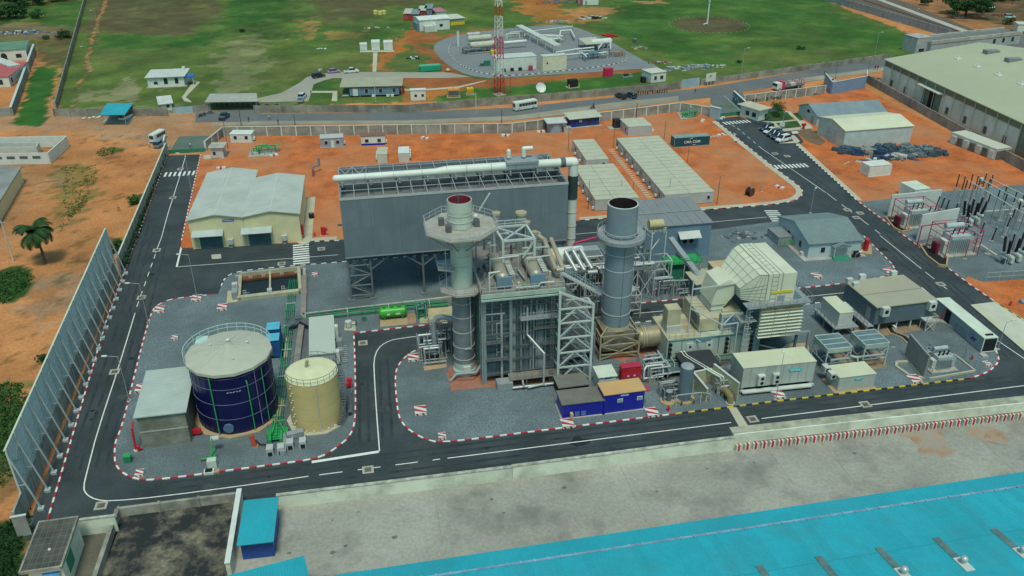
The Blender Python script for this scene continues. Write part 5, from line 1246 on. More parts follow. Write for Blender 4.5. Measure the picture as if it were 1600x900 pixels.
bush((1196,187),.8,1.8,'dark plant at the right corner of the east gatehouse',60,n=200,s=.2)
tree((1215,180),4.2,2.4,'small green tree with two tiers on the lawn by the parking',61,'small_tree',m_leaf2,900,.22,3.0,.12)
bush((1214,183),1.6,1.3,'low round bush under the small green tree on the lawn',62,n=260,s=.18)
for i in range(9):bush((1166+i*6.2,161-i*.75),.9,1.5,'dark shrub at the foot of the east fence',70+i,'shrub',n=90,s=.22,group='dark shrubs along the foot of the east fence')
t=T('notice_board','white notice board on a post at the lawn corner','sign',(*G(1221,203),0),R(-40));MB().box(-.06,-.06,0,.06,.06,1.2).part('post',m_gr,t);MB().box(-.7,-.05,1.0,.7,.05,2.2).part('panel',m_w,t)
t=T('fire_hydrant','large red hydrant and hose post beside the lawn walkway','hydrant',(*G(1255,202),0));MB().cyl((0,0,0),(0,0,1.6),.35,n=10).part('barrel',m_red,t);MB().box(-.6,-.3,1.1,.6,.3,1.7).part('hose_box',m_red,t)
t=T('hose_cart','small white and red cart on the soil right of the parked cars','cart',(*G(1241,211),0));MB().box(-.9,-.5,.5,.9,.5,.9).part('tray',m_w,t);MB().box(-.5,-.3,0,.5,.3,.5).part('chassis',m_red,t)
cc=[((1197,203.5),(.03,.06,.09),'dark blue car, farthest in the row of five parked cars','suv'),((1203,208),(.58,.62,.62),'white car, second in the row of five parked cars','sedan'),((1209,212),(.03,.08,.09),'dark teal car in the middle of the row of five parked cars','suv'),((1215.5,216.5),(.035,.05,.10),'dark blue car, fourth in the row of five parked cars','suv'),((1223,221),(.62,.66,.62),'white suv, nearest in the row of five parked cars','suv')]
for p,c,l,k in cc:car(p,R(22)+math.pi,c,l,k,gz=.11)
sheet('pavement',[(1215,225),(1246,224),(1250,221),(1240,211),(1234,213),(1240,221)],.13,m_pave)
for p0,p1,lb in(((1298,148),(1351,138),'long pale blue wall of the guard compound'),((1287,133),(1298,148),'short pale blue side wall of the guard compound'),((1352,128),(1351,138),'right side wall of the pale blue guard compound')):
 wallrun('blue_wall',lb,p0,p1,4.0,.25,wm=mat('compound blue',(.17,.28,.42),var=.08,rough=.6,dirt=(.2,.3,.36),dscale=.3,damt=.4),coping=m_w2)
door_t=T('kiosk','tiny white booth in front of the pale blue wall','booth',(*G(1300,147),0),R(11));MB().box(0,0,0,1.3,1.0,2.3).part('body',m_w2,door_t);MB().box(.3,-.05,.9,1.0,.03,1.7).part('window',m_glass,door_t)
car((1297,129),R(15),(.62,.66,.64),'white car behind the pale blue guard compound','sedan')
t=T('truck','white and red recovery truck with dark bed on the road behind the fence','truck',(*G(1229,139),0),R(14)+math.pi)
MB().box(3.2,-1.2,.6,5.2,1.2,2.6).part('cab',m_w,t);MB().box(2.0,-1.2,.6,3.2,1.2,2.9).part('sleeper',m_mag,t);MB().box(4.4,-1.1,1.6,5.25,1.1,2.4).part('windscreen',m_glass,t)
mb=MB();mb.box(-6.4,-1.2,.9,2.0,1.2,1.15);mb.part('flat_bed',m_grd,t)
for x in(-6,-3,0):MB().rail([(x,-1.2,1.15),(x,1.2,1.15)],1.4,1.2,.12,0,False).part('stake',m_mag,t)
MB().box(-3,-.8,1.15,-1,.8,1.9).part('load',m_w2,t);wheels(t,12,2.4,.5,(-5.2,-3.9,4.0),.35)
heap((1265,148),12,3,1.2,1.2,'dark motorcycle parts at the foot of the fence',[m_grd,m_tyre],31)
heap((1362,124),14,3.2,2.0,1.3,'grey crates and scrap in the corner by the huge warehouse',[m_block,m_grd,m_conc],32)
a=Vector(G(1275,196.5));D_=(Vector(G(1247,177))-a).length
t,W,D,H=house('long_house','long pale building with slate blue roof behind the white shed','building',(1275,196.5),(1381,190),181,155,mat('pale blue wall',(.42,.50,.50),rough=.6,dirt=(.3,.33,.3),dscale=.3,damt=.3),m_roofb,'gx',1.9,.4,D=11)
window(t,W,D,'L',4.5,2.4,1.5,.9,m_w);window(t,W,D,'F',1.4,1.1,1,1.0,m_w);door(t,W,D,'L',2,1.2)
t,W,D,H=house('shed','large white metal shed with cream low gable roof beside the tarpaulins','shed',(1316,232.5),(1421,224),205,180,mat('pale shed wall',(.47,.54,.51),rough=.6,dirt=(.35,.38,.34),dscale=.4,damt=.4),mat('cream shed roof',(.60,.60,.43),var=.06,rough=.6,ribs=('X',.6),dirt=(.45,.43,.3),dscale=.15,damt=.6),'gx',1.3,.2,D=13)
o=MB();opening(o,'L',W,D,3.5,0,5,3.8,.05);o.part('sliding_door',m_cab,t)
mb=MB()
for z in(1.2,2.4):mb.box(-.08,3.5,z,-.05,8.5,z+.08)
mb.part('door_rail',m_gr,t)
MB().box(W*.8,-.25,H-.2,W*.8+.05,D,H+.02).part('roof_joint',m_gr,t)
rng=random.Random(8)
tm=[mat('tarp slate',(.055,.085,.105),var=.3,rough=.7),mat('tarp grey',(.13,.17,.18),var=.3,rough=.7),mat('tarp blue',(.03,.065,.13),rough=.6),mat('tarp pale',(.26,.27,.24),rough=.7)]
for i,(x,y,w,l,h,k,lb)in enumerate(((1322,238,4.5,3.5,2.0,0,'dark blue grey tarpaulined pile, leftmost of the row'),(1338,240,4,3.5,1.8,2,'bluish tarpaulined pile, second from the left'),(1357,238,4,4,2.2,3,'pale and orange mixed pile between the tarpaulins'),(1372,240,3,4,2.6,2,'small bright blue covered pile in the row'),(1390,239,5,5,3.2,0,'tall dark slate covered stack in the middle of the row'),(1412,239,5,5,3.0,1,'grey covered stack right of the tall dark one'),(1436,239,6,5,2.6,1,'broad grey stack near the right end of the row'),(1456,240,5,5,2.2,0,'dark stack at the right end of the row'))):
 mb=MB();n=7
 c0=[]
 for q in range(60):
  a=rng.uniform(0,3.14);px_,py_=rng.uniform(-w/2,w/2),rng.uniform(-l/2,l/2);hh=h*.75*rng.uniform(.3,1.0)*(1-.5*abs(px_)/w)
  s=rng.uniform(.25,1.0);mb.box(px_-s,py_-s*.6,0,px_+s,py_+s*.6,hh,rot=(px_,py_,a))
 mb.solo('covered_goods',tm[k],lb,'goods',(*G(x,y),.05))
heap((1400,247),50,10,1.6,2.0,'pale planks and sheets lying in front of the covered stacks',[m_conc,m_w2,m_grd,mat('tarp blue')],33)
cont('shipping_container','white shipping container alone on the orange soil below the covered goods',(1356,277.5),(1390.5,274),3.4,2.9,m_w,m_w)
t,W=cont('site_container','long white container with scrap stacked along it beside the warehouse wall',(1553,250.5),(1576,247),15,3.0,m_w2,m_wr,doors=False)
MB().box(.2,-.2,.2,W-.2,.02,2.4).part('stacked_scrap',mat('scrap',(.12,.12,.11),var=.6,scale=3,rough=.8),t)
for k in range(7):MB().box(-.35,.4+k*2.1,.2,.02,1.9+k*2.1,2.3).part('crate_panel',mat('scrap')if k%2 else m_w2,t)
Hw=8.5
A_=Vector(G(1386,92,Hw));B_=Vector(G(1600,190,Hw));dd=(B_-A_).normalized();an=math.atan2(dd.y,dd.x)
Lw=(B_-A_).length+70
t=T('warehouse','huge warehouse with pale green roof and white facade at the right edge','warehouse',A_,an)
Wd=64
RH=4.5
zr=lambda y:Hw+RH*(y/(Wd/2))if y<=Wd/2 else Hw+RH*(2-y/(Wd/2))
w=MB();w.add([(0,0,0),(Lw,0,0),(Lw,0,Hw-2.2),(0,0,Hw-2.2)],[(0,1,2,3)]);w.add([(0,0,0),(0,Wd,0),(0,Wd,Hw-.1),(0,Wd/2,Hw+RH-.1),(0,0,Hw-.1)],[(4,3,2,1,0)])
w.part('wall',mat('white facade',(.74,.78,.70),var=.06,scale=.2,rough=.65,dirt=(.38,.38,.32),dscale=.12,damt=.6),t)
r=MB();r.add([(-.5,-.9,Hw-.1),(Lw,-.9,Hw-.1),(Lw,Wd/2,Hw+RH),(-.5,Wd/2,Hw+RH)],[(0,1,2,3)]);r.add([(-.5,Wd/2,Hw+RH),(Lw,Wd/2,Hw+RH),(Lw,Wd,Hw),(-.5,Wd,Hw)],[(0,1,2,3)])
r.add([(-.5,-.9,Hw-.35),(Lw,-.9,Hw-.35),(Lw,-.9,Hw-.1),(-.5,-.9,Hw-.1)],[(0,1,2,3)])
r.part('roof',mat('green beige roof',(.41,.42,.28),var=.05,scale=.1,rough=.6,ribs=('X',.8),dirt=(.33,.35,.24),dscale=.05,damt=.7),t)
f=MB();f.box(0,-.25,Hw-2.2,Lw,.1,Hw-.3);f.part('fascia',mat('olive fascia',(.16,.20,.13),var=.1,rough=.6),t)
for i in range(24):MB().box(i*5.0,-.5,0,i*5.0+.2,-.3,Hw-.4).part('column',m_w2,t)
for x in(24,29.5):
 o=MB();o.box(x,-.12,0,x+4.2,.02,Hw-2.3);o.part('door_leaf',mat('green grey door',(.17,.23,.18),rough=.6),t)
MB().box(27.6,-.2,0,30.4,.02,Hw-2.5).part('open_doorway',m_dark,t)
MB().box(23,-2.2,Hw-2.4,35,0,Hw-2.2).part('canopy',m_w2,t)
for x in(74.5,):MB().box(x,-.2,0,x+5,.02,Hw-2.5).part('open_doorway',m_dark,t);MB().box(x-5,-.12,0,x-.3,.02,Hw-2.3).part('door_leaf',mat('green grey door'),t)
for x in(5,13.5,37,46,55.5,64,92,101):MB().box(x,-.15,.9,x+1.3,.02,2.9).part('window',m_grd,t)
for i,(x,y)in enumerate(((4,0),(15,0),(26,0),(38,0),(50,0))):
 xx=12+i*10.5;yy=17;z=zr(yy);mb=MB();mb.box(xx-1,yy-.8,z-.3,xx+1,yy+.8,z+.15);mb.cyl((xx,yy,z),(xx,yy,z+.8),.3,n=10);mb.part('roof_vent',m_w if True else 0,t)
for i in range(3):
 xx=12+i*11;yy=28;z=zr(yy);mb=MB();mb.box(xx-1.2,yy-2.2,z-.2,xx+1.2,yy+2.2,z+.9);mb.part('ridge_vent',m_roofg,t)
t,W,D,H=house('concrete_block','tall grey concrete block beside the long flat concrete building','building',(1429,84),(1452,82),60,54,mat('grey render',(.36,.38,.36),rough=.8,dirt=(.25,.26,.24),dscale=.2,damt=.5),m_conc,over=.1)
window(t,W,D,'R',2,H*.4,1.5,2,m_w);window(t,W,D,'F',1.5,.6,2.5,1.2,m_w2)
a,an2,W=frame((1452,84),(1592,68));t=T('long_concrete_building','long narrow flat roofed concrete building behind the huge warehouse','building',a,an2)
MB().box(0,0,0,W,9,4.0).part('wall',mat('grey render'),t);MB().box(-.2,.4,4.0,W+.2,8.6,4.1).part('roof',mat('dark flat roof',(.16,.17,.16),var=.2,scale=.2,rough=.9),t)
for y in(-.2,8.4):MB().box(-.3,y,3.6,W+.3,y+.8,4.8).part('parapet',m_conc,t)
for x in(W-15,W-10,W-5):window(t,W,9,'F',x,1.2,1.4,1.8,m_w2)
t,W,D,H=house('control_room','blue control building with ribbed grey roof behind the right chimney','building',(992,410),(1106,400),352,0,m_bluec,m_roofg,'mono',.3,.25,D=12.5,H=7.3)
mb=MB()
for x in np.arange(1.5,W,2.0):mb.bar((x,-.2,H+.20),(x,D,H+.48),.12,.1)
mb.bar((0,D*.45,H+.42),(W,D*.45,H+.42),.25,.12);mb.part('roof_ribs',m_gr,t)
s=[(W*.55,-1.6,4.9),(W*.84,-1.6,4.9),(W*.84,0,5.8),(W*.55,0,5.8)];o=MB();o.add(s+[(p[0],p[1],p[2]+.1)for p in s],[(3,2,1,0),(4,5,6,7),(0,1,5,4),(1,2,6,5),(3,0,4,7)]);o.part('awning',m_w2,t)
for x in(W*.6,W*.69):o=MB();o.box(x,-.5,3.4,x+1.3,0,4.5);f=o.part('fan_unit',m_gr,t);MB().cyl((x+.65,-.52,3.95),(x+.65,-.5,3.95),.5,n=16).part('fan',m_dark,f)
t,W,D,H=house('office','pale office house with slate green blue roof and green steps','house',(1261,404.5),(1341,398),381,331,mat('office wall',(.44,.53,.54),var=.05,rough=.6,dirt=(.36,.4,.38),dscale=.3,damt=.3),mat('slate green roof',(.20,.27,.26),var=.06,scale=.4,rough=.6,ribs=('X',.45),bump=1.2,dirt=(.15,.2,.2),dscale=.25,damt=.5),'gx',1.9,.35,D=13.5,plinth=1.1)
window(t,W,D,'F',2.6,1.2,.9,1.1,m_w);window(t,W,D,'L',3,1.1,.9,1.3,m_w);window(t,W,D,'L',8,1.1,.9,1.3,m_w)
MB().box(4.9,-1.3,2.5,8.2,.0,2.7).part('porch_roof',m_w,t)
mb=MB();mb.prism([(0,0),(3.6,0),(1.8,1)],0,.1)
g=MB();g.add([(4.7,-1.4,2.7),(8.4,-1.4,2.7),(6.55,-1.4,3.4),(6.55,1.2,3.4),(4.7,.2,2.7),(8.4,.2,2.7)],[(0,1,2),(0,2,3,4),(1,5,3,2)]);g.part('porch_gable',mat('slate green roof'),t)
for k in range(4):MB().box(4.8,-1.2-.35*k,.0,8.3,-.85-.35*k,.55-.14*k+.05).part('step',mat('green step',(.05,.26,.17),rough=.6),t)
for x in(4.9,8.1):MB().box(x,-1.3,0,x+.1,-1.2,2.5).part('porch_post',m_w,t)
door(t,W,D,'F',6.0,1.1,2.1,m_w2,.3)
for y in(1.0,9.5):MB().box(-.8,y,.1,-.1,y+.9,.9).part('ac_unit',m_w2,t)
t=T('red_fire_skid','red fire pump skid on a tan slab right of the office house','fire pump',(*G(1347,396),.1),R(60));MB().box(-.5,-1.8,0,4.2,.6,.25).part('slab',m_padb,t);MB().cyl((1,-.6,.3),(1,-.6,2.6),.45,n=12).part('bottle',m_red,t);MB().cyl((2.2,-.6,.3),(2.2,-.6,2.4),.45,n=12).part('bottle',m_red,t);MB().box(3,-1.2,.3,3.8,0,1.2).part('panel',m_w2,t)
t=T('wheeled_extinguisher','dark wheeled unit at the right corner of the office house','extinguisher',(*G(1337,402),.1));MB().box(-.5,-.4,.2,.5,.4,1.2).part('body',m_tyre,t);MB().cyl((-.6,-.3,.3),(-.6,.3,.3),.3,n=12).part('wheel',m_tyre,t);MB().cyl((.6,-.3,.3),(.6,.3,.3),.3,n=12).part('wheel',m_grd,t)
heap((1165,370),34,5,2.4,.8,'grey cable trays and scrap between control building and office',[m_gr,m_grd,m_grd],40,z=.2)
t,W,D,H=house('fan_skid','low grey container with green rail left of the office house','container',(1215,385),(1236,383),372,357,m_gr,m_roofg,over=.05);MB().rail([(0,-.8,.5),(W,-.8,.5)],1.0,1,.08).part('green_rail',m_grn,t)
for k in range(5):MB().box(W+.1,k*1.1,.2,W+1.0,k*1.1+.8,1.0).part('vent_unit',m_grl,t)
def P0(name,label,cat,u,v,z=0,rot=0,group=None):return T(name,label,cat,(u,v,z),rot,group)
t=P0('condenser_building','very large blue grey clad condenser box raised on steel legs, open steel roof frame','condenser',-3.3,136)
W,D,ZB,ZT=39.9,15.5,8.9,20.0
def tones(key,c,n=3,**k):return[mat(key+' %d'%i,tuple(v*(1+(i-1)*.045)for v in c),**k)for i in range(n)]
rng=random.Random(31);w=MB();ns=44
for k in range(ns):w.box(W*k/ns,0,ZB,W*(k+1)/ns,.3,14.42,rng.randrange(3));w.box(W*k/ns,0,14.43,W*(k+1)/ns,.3,ZT,rng.randrange(3))
w.box(0,D-.3,ZB,W,D,ZT);w.part('front_cladding',tones('condenser sheet',(.165,.21,.23),var=.06,scale=.25,rough=.5,ribs=('X',.36),bump=.35,dirt=(.125,.16,.175),dscale=.18,damt=.6),t)
MB().box(W-.3,.31,ZB,W+.02,D-.31,ZT).part('side_cladding',m_cladY,t);MB().box(0,.31,ZB+7.5,.3,D-.31,ZT-.4).part('side_cladding',m_cladY,t)
MB().box(.3,.3,ZT-2.2,W-.3,D-.3,ZT-2.0).part('deck',mat('condenser deck',(.17,.165,.165),var=.15,scale=.3,rough=.8,dirt=(.11,.1,.1),dscale=.2,damt=.7),t)
for x in(3,13,23,33):
 f=MB()
 f.cyl((x+2.5,D*.5,ZB-.2),(x+2.5,D*.5,ZB+1.0),4.3,n=28,caps=False);f.cyl((x+2.5,D*.5,ZB+.4),(x+2.5,D*.5,ZB+.5),4.2,n=28);o=f.part('fan_ring',m_grd,t)
f=MB().box(.3,.3,ZB+.2,W-.3,D-.3,ZB+.3).part('fan_deck',m_grd,t)
MB().box(-.05,-.06,ZT-.25,W+.05,-.01,ZT+.1).part('top_flashing',m_grl,t);MB().box(-.05,-.06,ZB-.1,W+.05,-.01,ZB+.12).part('bottom_flashing',m_gr,t)
j=MB();[j.box(W*k/8-.02,-.012,ZB+.12,W*k/8+.02,0,ZT-.25)for k in range(1,8)];j.box(0,-.013,14.4,W,0,14.45);j.part('cladding_joint',mat('cladding seam',(.12,.155,.17),rough=.6),t)  # seams between cladding sheets in a darker blue grey
r=MB()
n=16
for i in range(n+1):
 x=W*i/n;r.bar((x,.15,ZT+.1),(x,D-.15,ZT+.1),.10,.16)
 r.bar((x,6.2,ZT+.1),(x,6.2,ZT-2.0),.1)
for y in(.1,3.4,6.4,D-1.2,D-.1):r.bar((0,y,ZT+.12),(W,y,ZT+.12),.08,.12)
r.part('roof_frame',mat('roof frame',(.36,.38,.37),var=.08,rough=.5),t)
r=MB()
for i in range(0,n):
 x=W*i/n
 for a,b in((0,1),(1,0)):
  if i in(0,1,n-1):r.bar((x+a*W/n,8,ZT+.1),(x+b*W/n,D-.2,ZT+.1),.08)
r.part('roof_brace',m_grl,t)
b=MB()
for i in range(8):
 x=i*W/8+.3;b.prism([(x,8.6),(x+W/8-.3,8.6),(x+W/8-.3,D-.5),(x,D-.5)],ZT-2,ZT-.7)
b.part('tube_bundle',mat('bundle',(.14,.16,.165),var=.15,rough=.7,ribs=('X',.3)),t)
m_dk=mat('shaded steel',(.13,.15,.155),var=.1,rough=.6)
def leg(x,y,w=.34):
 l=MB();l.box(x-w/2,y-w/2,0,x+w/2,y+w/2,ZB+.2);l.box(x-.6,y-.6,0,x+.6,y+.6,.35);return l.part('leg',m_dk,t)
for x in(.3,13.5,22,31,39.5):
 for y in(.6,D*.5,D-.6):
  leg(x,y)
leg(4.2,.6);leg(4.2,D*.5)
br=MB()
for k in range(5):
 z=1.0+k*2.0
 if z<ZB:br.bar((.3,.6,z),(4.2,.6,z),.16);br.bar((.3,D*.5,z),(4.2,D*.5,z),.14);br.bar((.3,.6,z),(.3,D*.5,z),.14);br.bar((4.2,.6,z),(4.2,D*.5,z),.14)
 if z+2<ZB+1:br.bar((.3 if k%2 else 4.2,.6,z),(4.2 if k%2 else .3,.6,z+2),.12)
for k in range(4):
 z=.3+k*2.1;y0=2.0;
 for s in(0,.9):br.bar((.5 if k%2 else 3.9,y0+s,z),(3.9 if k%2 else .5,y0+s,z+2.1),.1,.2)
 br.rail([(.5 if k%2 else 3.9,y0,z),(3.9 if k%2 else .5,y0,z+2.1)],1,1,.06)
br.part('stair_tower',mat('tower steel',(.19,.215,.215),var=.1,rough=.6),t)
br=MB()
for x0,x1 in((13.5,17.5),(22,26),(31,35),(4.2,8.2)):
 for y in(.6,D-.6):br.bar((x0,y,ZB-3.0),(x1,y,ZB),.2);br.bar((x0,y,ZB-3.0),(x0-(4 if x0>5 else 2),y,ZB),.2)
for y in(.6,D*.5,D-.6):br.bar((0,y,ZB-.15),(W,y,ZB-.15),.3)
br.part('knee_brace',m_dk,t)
MB().box(W*.0-.8,.2,15,-.05,.4,15.3).part('lamp_bracket',m_grd,t)
t=P0('steam_duct','long white steam duct lying along the condenser roof and turning down at its right end','duct',-3.7,142.8)
z=21.2
s=MB();s.ball((0,0,z),.64,16);s.cyl((0,0,z),(17.5,0,z),.62,n=24);s.cyl((17.5,0,z),(19.5,0,z+.15),.62,.8,24,caps=False);s.cyl((19.5,0,z+.15),(40.6,0,z+.15),.8,n=24);s.part('roof_pipe',m_aluw,t)
for x in(5,10,15,23,27.5,32):MB().cyl((x,0,z+(.2 if x>19 else 0)),(x+.12,0,z+(.2 if x>19 else 0)),(.68 if x<19 else .86),n=24).part('flange',m_cab,t)
MB().cyl((40.5,0,z+.15),(41.4,0,z+.15),.9,n=24).part('bellows',m_grd,t)
e=MB();e.cyl((41.4,0,z+.15),(42.9,0,z+.15),.88,n=24);e.ball((43.0,0,z),.98,20);e.cyl((43.0,0,z),(43.0,0,z-2.4),.9,n=24);e.part('elbow',m_aluw,t)
MB().cyl((43.0,0,z-2.4),(43.0,0,z-7.0),.94,n=24).part('bellows',mat('dark joint',(.03,.06,.06),var=.3,rough=.6),t)
MB().cyl((43.0,0,z-7.0),(43.0,0,4.0),.86,n=24).part('down_pipe',m_aluw,t)
for zz in(11.4,8.6,6):MB().cyl((43.0,0,zz),(43.0,0,zz+.12),.93,n=24).part('flange',m_cab,t)
for x in range(1,38,5):MB().box(x-.15,-1.1,19.95,x+.15,1.1,z-.5).part('saddle',m_gr,t)
MB().box(30.2,-1.2,z+.8,36.2,2.0,z+1.2).part('valve_platform',m_gr,t)
for x,h in((31,1.2),(33.8,1.5)):MB().tube([(x,.8,z+1.5),(x,.8,z+1.5+h),(x+1.6 if x>33 else x,.8,z+1.5+h+(0 if x>33 else .1))],.42,12).part('vent_pipe',m_aluw,t)
cu,cv=13.8,109.8
t=P0('chimney','tall pale chimney with wide octagonal deck and dark red rim interior','chimney',cu,cv)
MB().revolve([(1.62,2.4),(1.62,15.6)],n=28).part('lower_shaft',mat('chimney lagging',(.20,.225,.235),var=.2,scale=.5,rough=.5,metal=.3,dirt=(.29,.30,.28),dscale=.6,damt=.5),t)
for zz in(3.2,5.4,8,10.6,13):MB().cyl((0,0,zz),(0,0,zz+.1),1.68,n=28).part('hoop',m_grl,t)
b=MB();b.revolve([(1.85,.3),(1.85,1.0),(1.66,1.4),(1.66,2.5)],n=28);b.part('base_ring',mat('pale chimney base',(.42,.50,.46),rough=.6,dirt=(.3,.3,.2),dscale=.8,damt=.5),t)
MB().box(-.4,-1.95,.8,.7,-1.5,2.2).part('access_door',m_w2,t)
MB().prism([(2.7*math.cos(math.pi/8+i*math.pi/4),2.7*math.sin(math.pi/8+i*math.pi/4))for i in range(8)],0,.35).part('plinth',m_padr,t)
m_pst=mat('pale chimney',(.47,.56,.47),var=.06,scale=.5,rough=.55,dirt=(.36,.38,.3),dscale=.4,damt=.5)
MB().revolve([(1.58,15.6),(1.58,25.2)],n=28).part('upper_shaft',m_pst,t)
for zz in(19.2,20.8,22.4):MB().cyl((0,0,zz),(0,0,zz+.07),1.63,n=28).part('hoop',m_cab,t)
s=MB();s.revolve([(1.78,25.2),(1.78,29.2),(1.62,29.2)],n=32,ms=[0,1]);s.revolve([(1.62,29.2),(1.62,25.6),(0,25.6)],n=32,m=2)
s.part('top_shaft',[m_pst,mat('rim pink',(.50,.33,.30),rough=.6),mat('flue red',(.20,.022,.035),var=.2,rough=.8)],t)
MB().box(-.08,1.35,27,.08,1.65,29.3).part('flue_divider',m_grd,t)
for zz in(26.2,27.2,28):MB().rail([(2.0*math.cos(a),2.0*math.sin(a),zz-.9)for a in[math.pi*2*i/12 for i in range(9,21)]],.9,1,.04,mid=False).part('ring_rail',m_grl,t)if zz>27.5 else MB().cyl((0,0,zz),(0,0,zz+.06),1.86,n=28).part('hoop',m_grl,t)
def oct_(r):return[(r*math.cos(math.pi/8+i*math.pi/4),r*math.sin(math.pi/8+i*math.pi/4))for i in range(8)]
MB().prism(oct_(5.5),24.9,25.15,bottom=True).part('octagonal_deck',m_galv,t)
mb=MB();mb.rail([(x,y,25.15)for x,y in oct_(5.4)],1.1,1.3,.055,closed=True);mb.part('deck_railing',m_grl,t)
br=MB()
for x,y in oct_(5.2):br.bar((x,y,24.8),(x*.3,y*.3,21.8),.16);br.bar((0,0,24.75),(x,y,24.75),.2)
br.part('deck_brackets',m_gr,t)
for x,y in((-1.9,-1.8),(2.3,-.6),(-2.6,.8)):MB().box(x-.4,y-.4,25.15,x+.4,y+.4,26.2).part('instrument_box',m_grd,t)
MB().ball((2.2,-.3,26.6),.35,10).part('beacon',m_w,t)
MB().bar((3.4,4.6,25.2),(4.9,3.4,28.4),.2).part('davit',m_w,t)
MB().prism(oct_(3.6),15.3,15.6,bottom=True).part('lower_deck',m_galv,t)
mb=MB();mb.rail([(x,y,15.6)for x,y in oct_(3.5)],1.1,1.2,.055,closed=True);mb.part('deck_railing',m_gr,t)
mb=MB();mb.prism([(-3.6,-1.5),(-1.2,-2.5),(-1.2,1.8),(-3.6,1.5)],19.0,19.15,bottom=True);mb.rail([(-3.6,1.5,19.15),(-3.6,-1.5,19.15),(-1.2,-2.5,19.15)],1.1,1,.055);mb.part('mid_platform',m_gr,t)
l=MB()
for y in(-.25,.25):l.bar((-2.4,y-1,15.6),(-2.4,y-1,25),.05)
for k in range(30):l.bar((-2.4,-1.25,15.8+k*.3),(-2.4,-.75,15.8+k*.3),.04)
l.part('ladder',m_grl,t)
l=MB();l.cyl((2.55,-.4,1.5),(2.55,-.4,15.3),.5,n=14,caps=False)
l.part('ladder_cage',mat('teal tube',(.10,.20,.18),var=.2,rough=.5,metal=.2),t)
for zz in np.arange(2,15,1.6):MB().cyl((2.55,-.4,zz),(2.55,-.4,zz+.08),.56,n=14).part('cage_hoop',m_grnd,t)
l=MB();l.bar((.9,-1.62,6),(.9,-1.7,15.3),.12);l.tube([(-.1,-1.8,5.4),(.9,-1.75,5.4),(.9,-1.72,8)],.06,6);l.part('conduit',m_grl,t)
MB().tube([(-2.6,-2.4,.3),(-1.6,-1.9,1.1),(1.5,-2.1,1.2),(2.6,-1.2,2.2)],.22,8).part('drain_duct',m_gr,t)
sheet('slab',[(697,583),(706,612),(758,607),(870,597),(880,570),(740,560)],.13,m_padr)
BU,BV=16.3,105.6
t=P0('boiler','big blue grey panelled boiler block beside the octagonal deck chimney, drums on its roof','boiler',BU,BV)
W,D,Hb=11.6,14.5,16.1
m_pan=mat('boiler panel',(.125,.175,.195),var=.18,scale=.35,rough=.5,metal=.15,dirt=(.24,.28,.28),dscale=.5,damt=.5)
MB().box(.3,.9,1.0,W-.3,D,Hb-.4).part('casing',m_pan,t)
mb=MB()
for k in range(8):
 z=1.6+k*1.85;mb.box(.25,.8,z,W-.25,.92,z+.14)
for i in range(14):mb.box(.3+i*.83,.84,1,.36+i*.83,.93,Hb-.4)
mb.part('panel_ribs',m_grd,t)
m_colm=mat('column grey green',(.24,.285,.28),var=.12,rough=.5,dirt=(.15,.17,.16),dscale=.6,damt=.6)
for i,x in enumerate((.15,2.7,4.1,5.7,7.2,8.1,9.5,11.4)):
 big=i in(0,2,7);MB().box(x-(.22 if big else .12),.15 if big else .5,.1,x+(.22 if big else .12),.55 if big else .8,Hb-(.2 if big else 2.2)).part('front_column',m_colm,t)
MB().box(4.0,.6,1.2,4.9,.83,13).part('pale_panel',m_colm,t);MB().box(8.3,.6,1.2,9.2,.83,13).part('pale_panel',m_colm,t)
mb=MB();mb.box(-.4,-.6,Hb-.35,W+.4,D+1,Hb);mb.part('roof_deck',mat('rusty grating',(.24,.215,.18),var=.2,scale=.6,fine=.2,fscale=4,rough=.8,dirt=(.13,.13,.12),dscale=.3,damt=.8),t)
mb=MB();mb.box(-.45,-.75,Hb-.55,W+.45,-.55,Hb+.1);mb.box(-.45,-1.0,Hb-.9,W+.3,-.8,Hb-.65);mb.part('edge_beam',mat('pale green steel',(.36,.45,.38),var=.1,rough=.55,dirt=(.25,.3,.25),dscale=1,damt=.5),t)
mb=MB();mb.rail([(-.3,-.5,Hb),(W+.3,-.5,Hb),(W+.3,D,Hb)],1.1,1.1,.055);mb.rail([(-.3,-.5,Hb),(-.3,D,Hb)],1.1,1.2,.055);mb.part('roof_railing',m_grl,t)
for dx in(3.2,8.2):
 d=MB();d.cyl((dx,1.6,Hb+1.2),(dx,8.6,Hb+1.2),.95,n=22);d.cyl((dx,1.6,Hb+1.2),(dx,1.15,Hb+1.2),.95,.5,22);d.cyl((dx,8.6,Hb+1.2),(dx,9.1,Hb+1.2),.95,.5,22)
 o=d.part('steam_drum',mat('drum lagging',(.40,.37,.28),var=.08,rough=.45,metal=.25,dirt=(.27,.22,.16),dscale=.4,damt=.6),t)
 e=MB();e.box(dx-1.1,.6,Hb+.3,dx+1.1,1.1,Hb+1.9);e.part('end_gauge',m_bluec,t)
 for yy in(2.2,7.6):MB().box(dx-.9,yy-.2,Hb,dx+.9,yy+.2,Hb+.5).part('saddle',m_gr,t)
 st=MB()
 for k in range(9):st.box(dx+1.1,2.2+k*.55,Hb+1.5,dx+1.9,2.45+k*.55,Hb+1.6)
 st.part('drum_platform',m_w2,t)
 MB().rail([(dx-1.3,.4,Hb),(dx-1.3,1.4,Hb)],1.1,1,.06).rail([(dx+1.3,.4,Hb),(dx+1.3,1.4,Hb)],1.1,1,.06).part('gauge_rail',m_grl,t)
pf=MB();zt=Hb+5.0
A=[(4.1,6.4),(8.9,6.4),(8.7,11.6),(3.7,11.6)]
for x,y in A:pf.bar((x,y,Hb),(x,y,zt),.34)
for i in range(4):a,b=A[i],A[(i+1)%4];pf.bar((*a,zt),(*b,zt),.3)
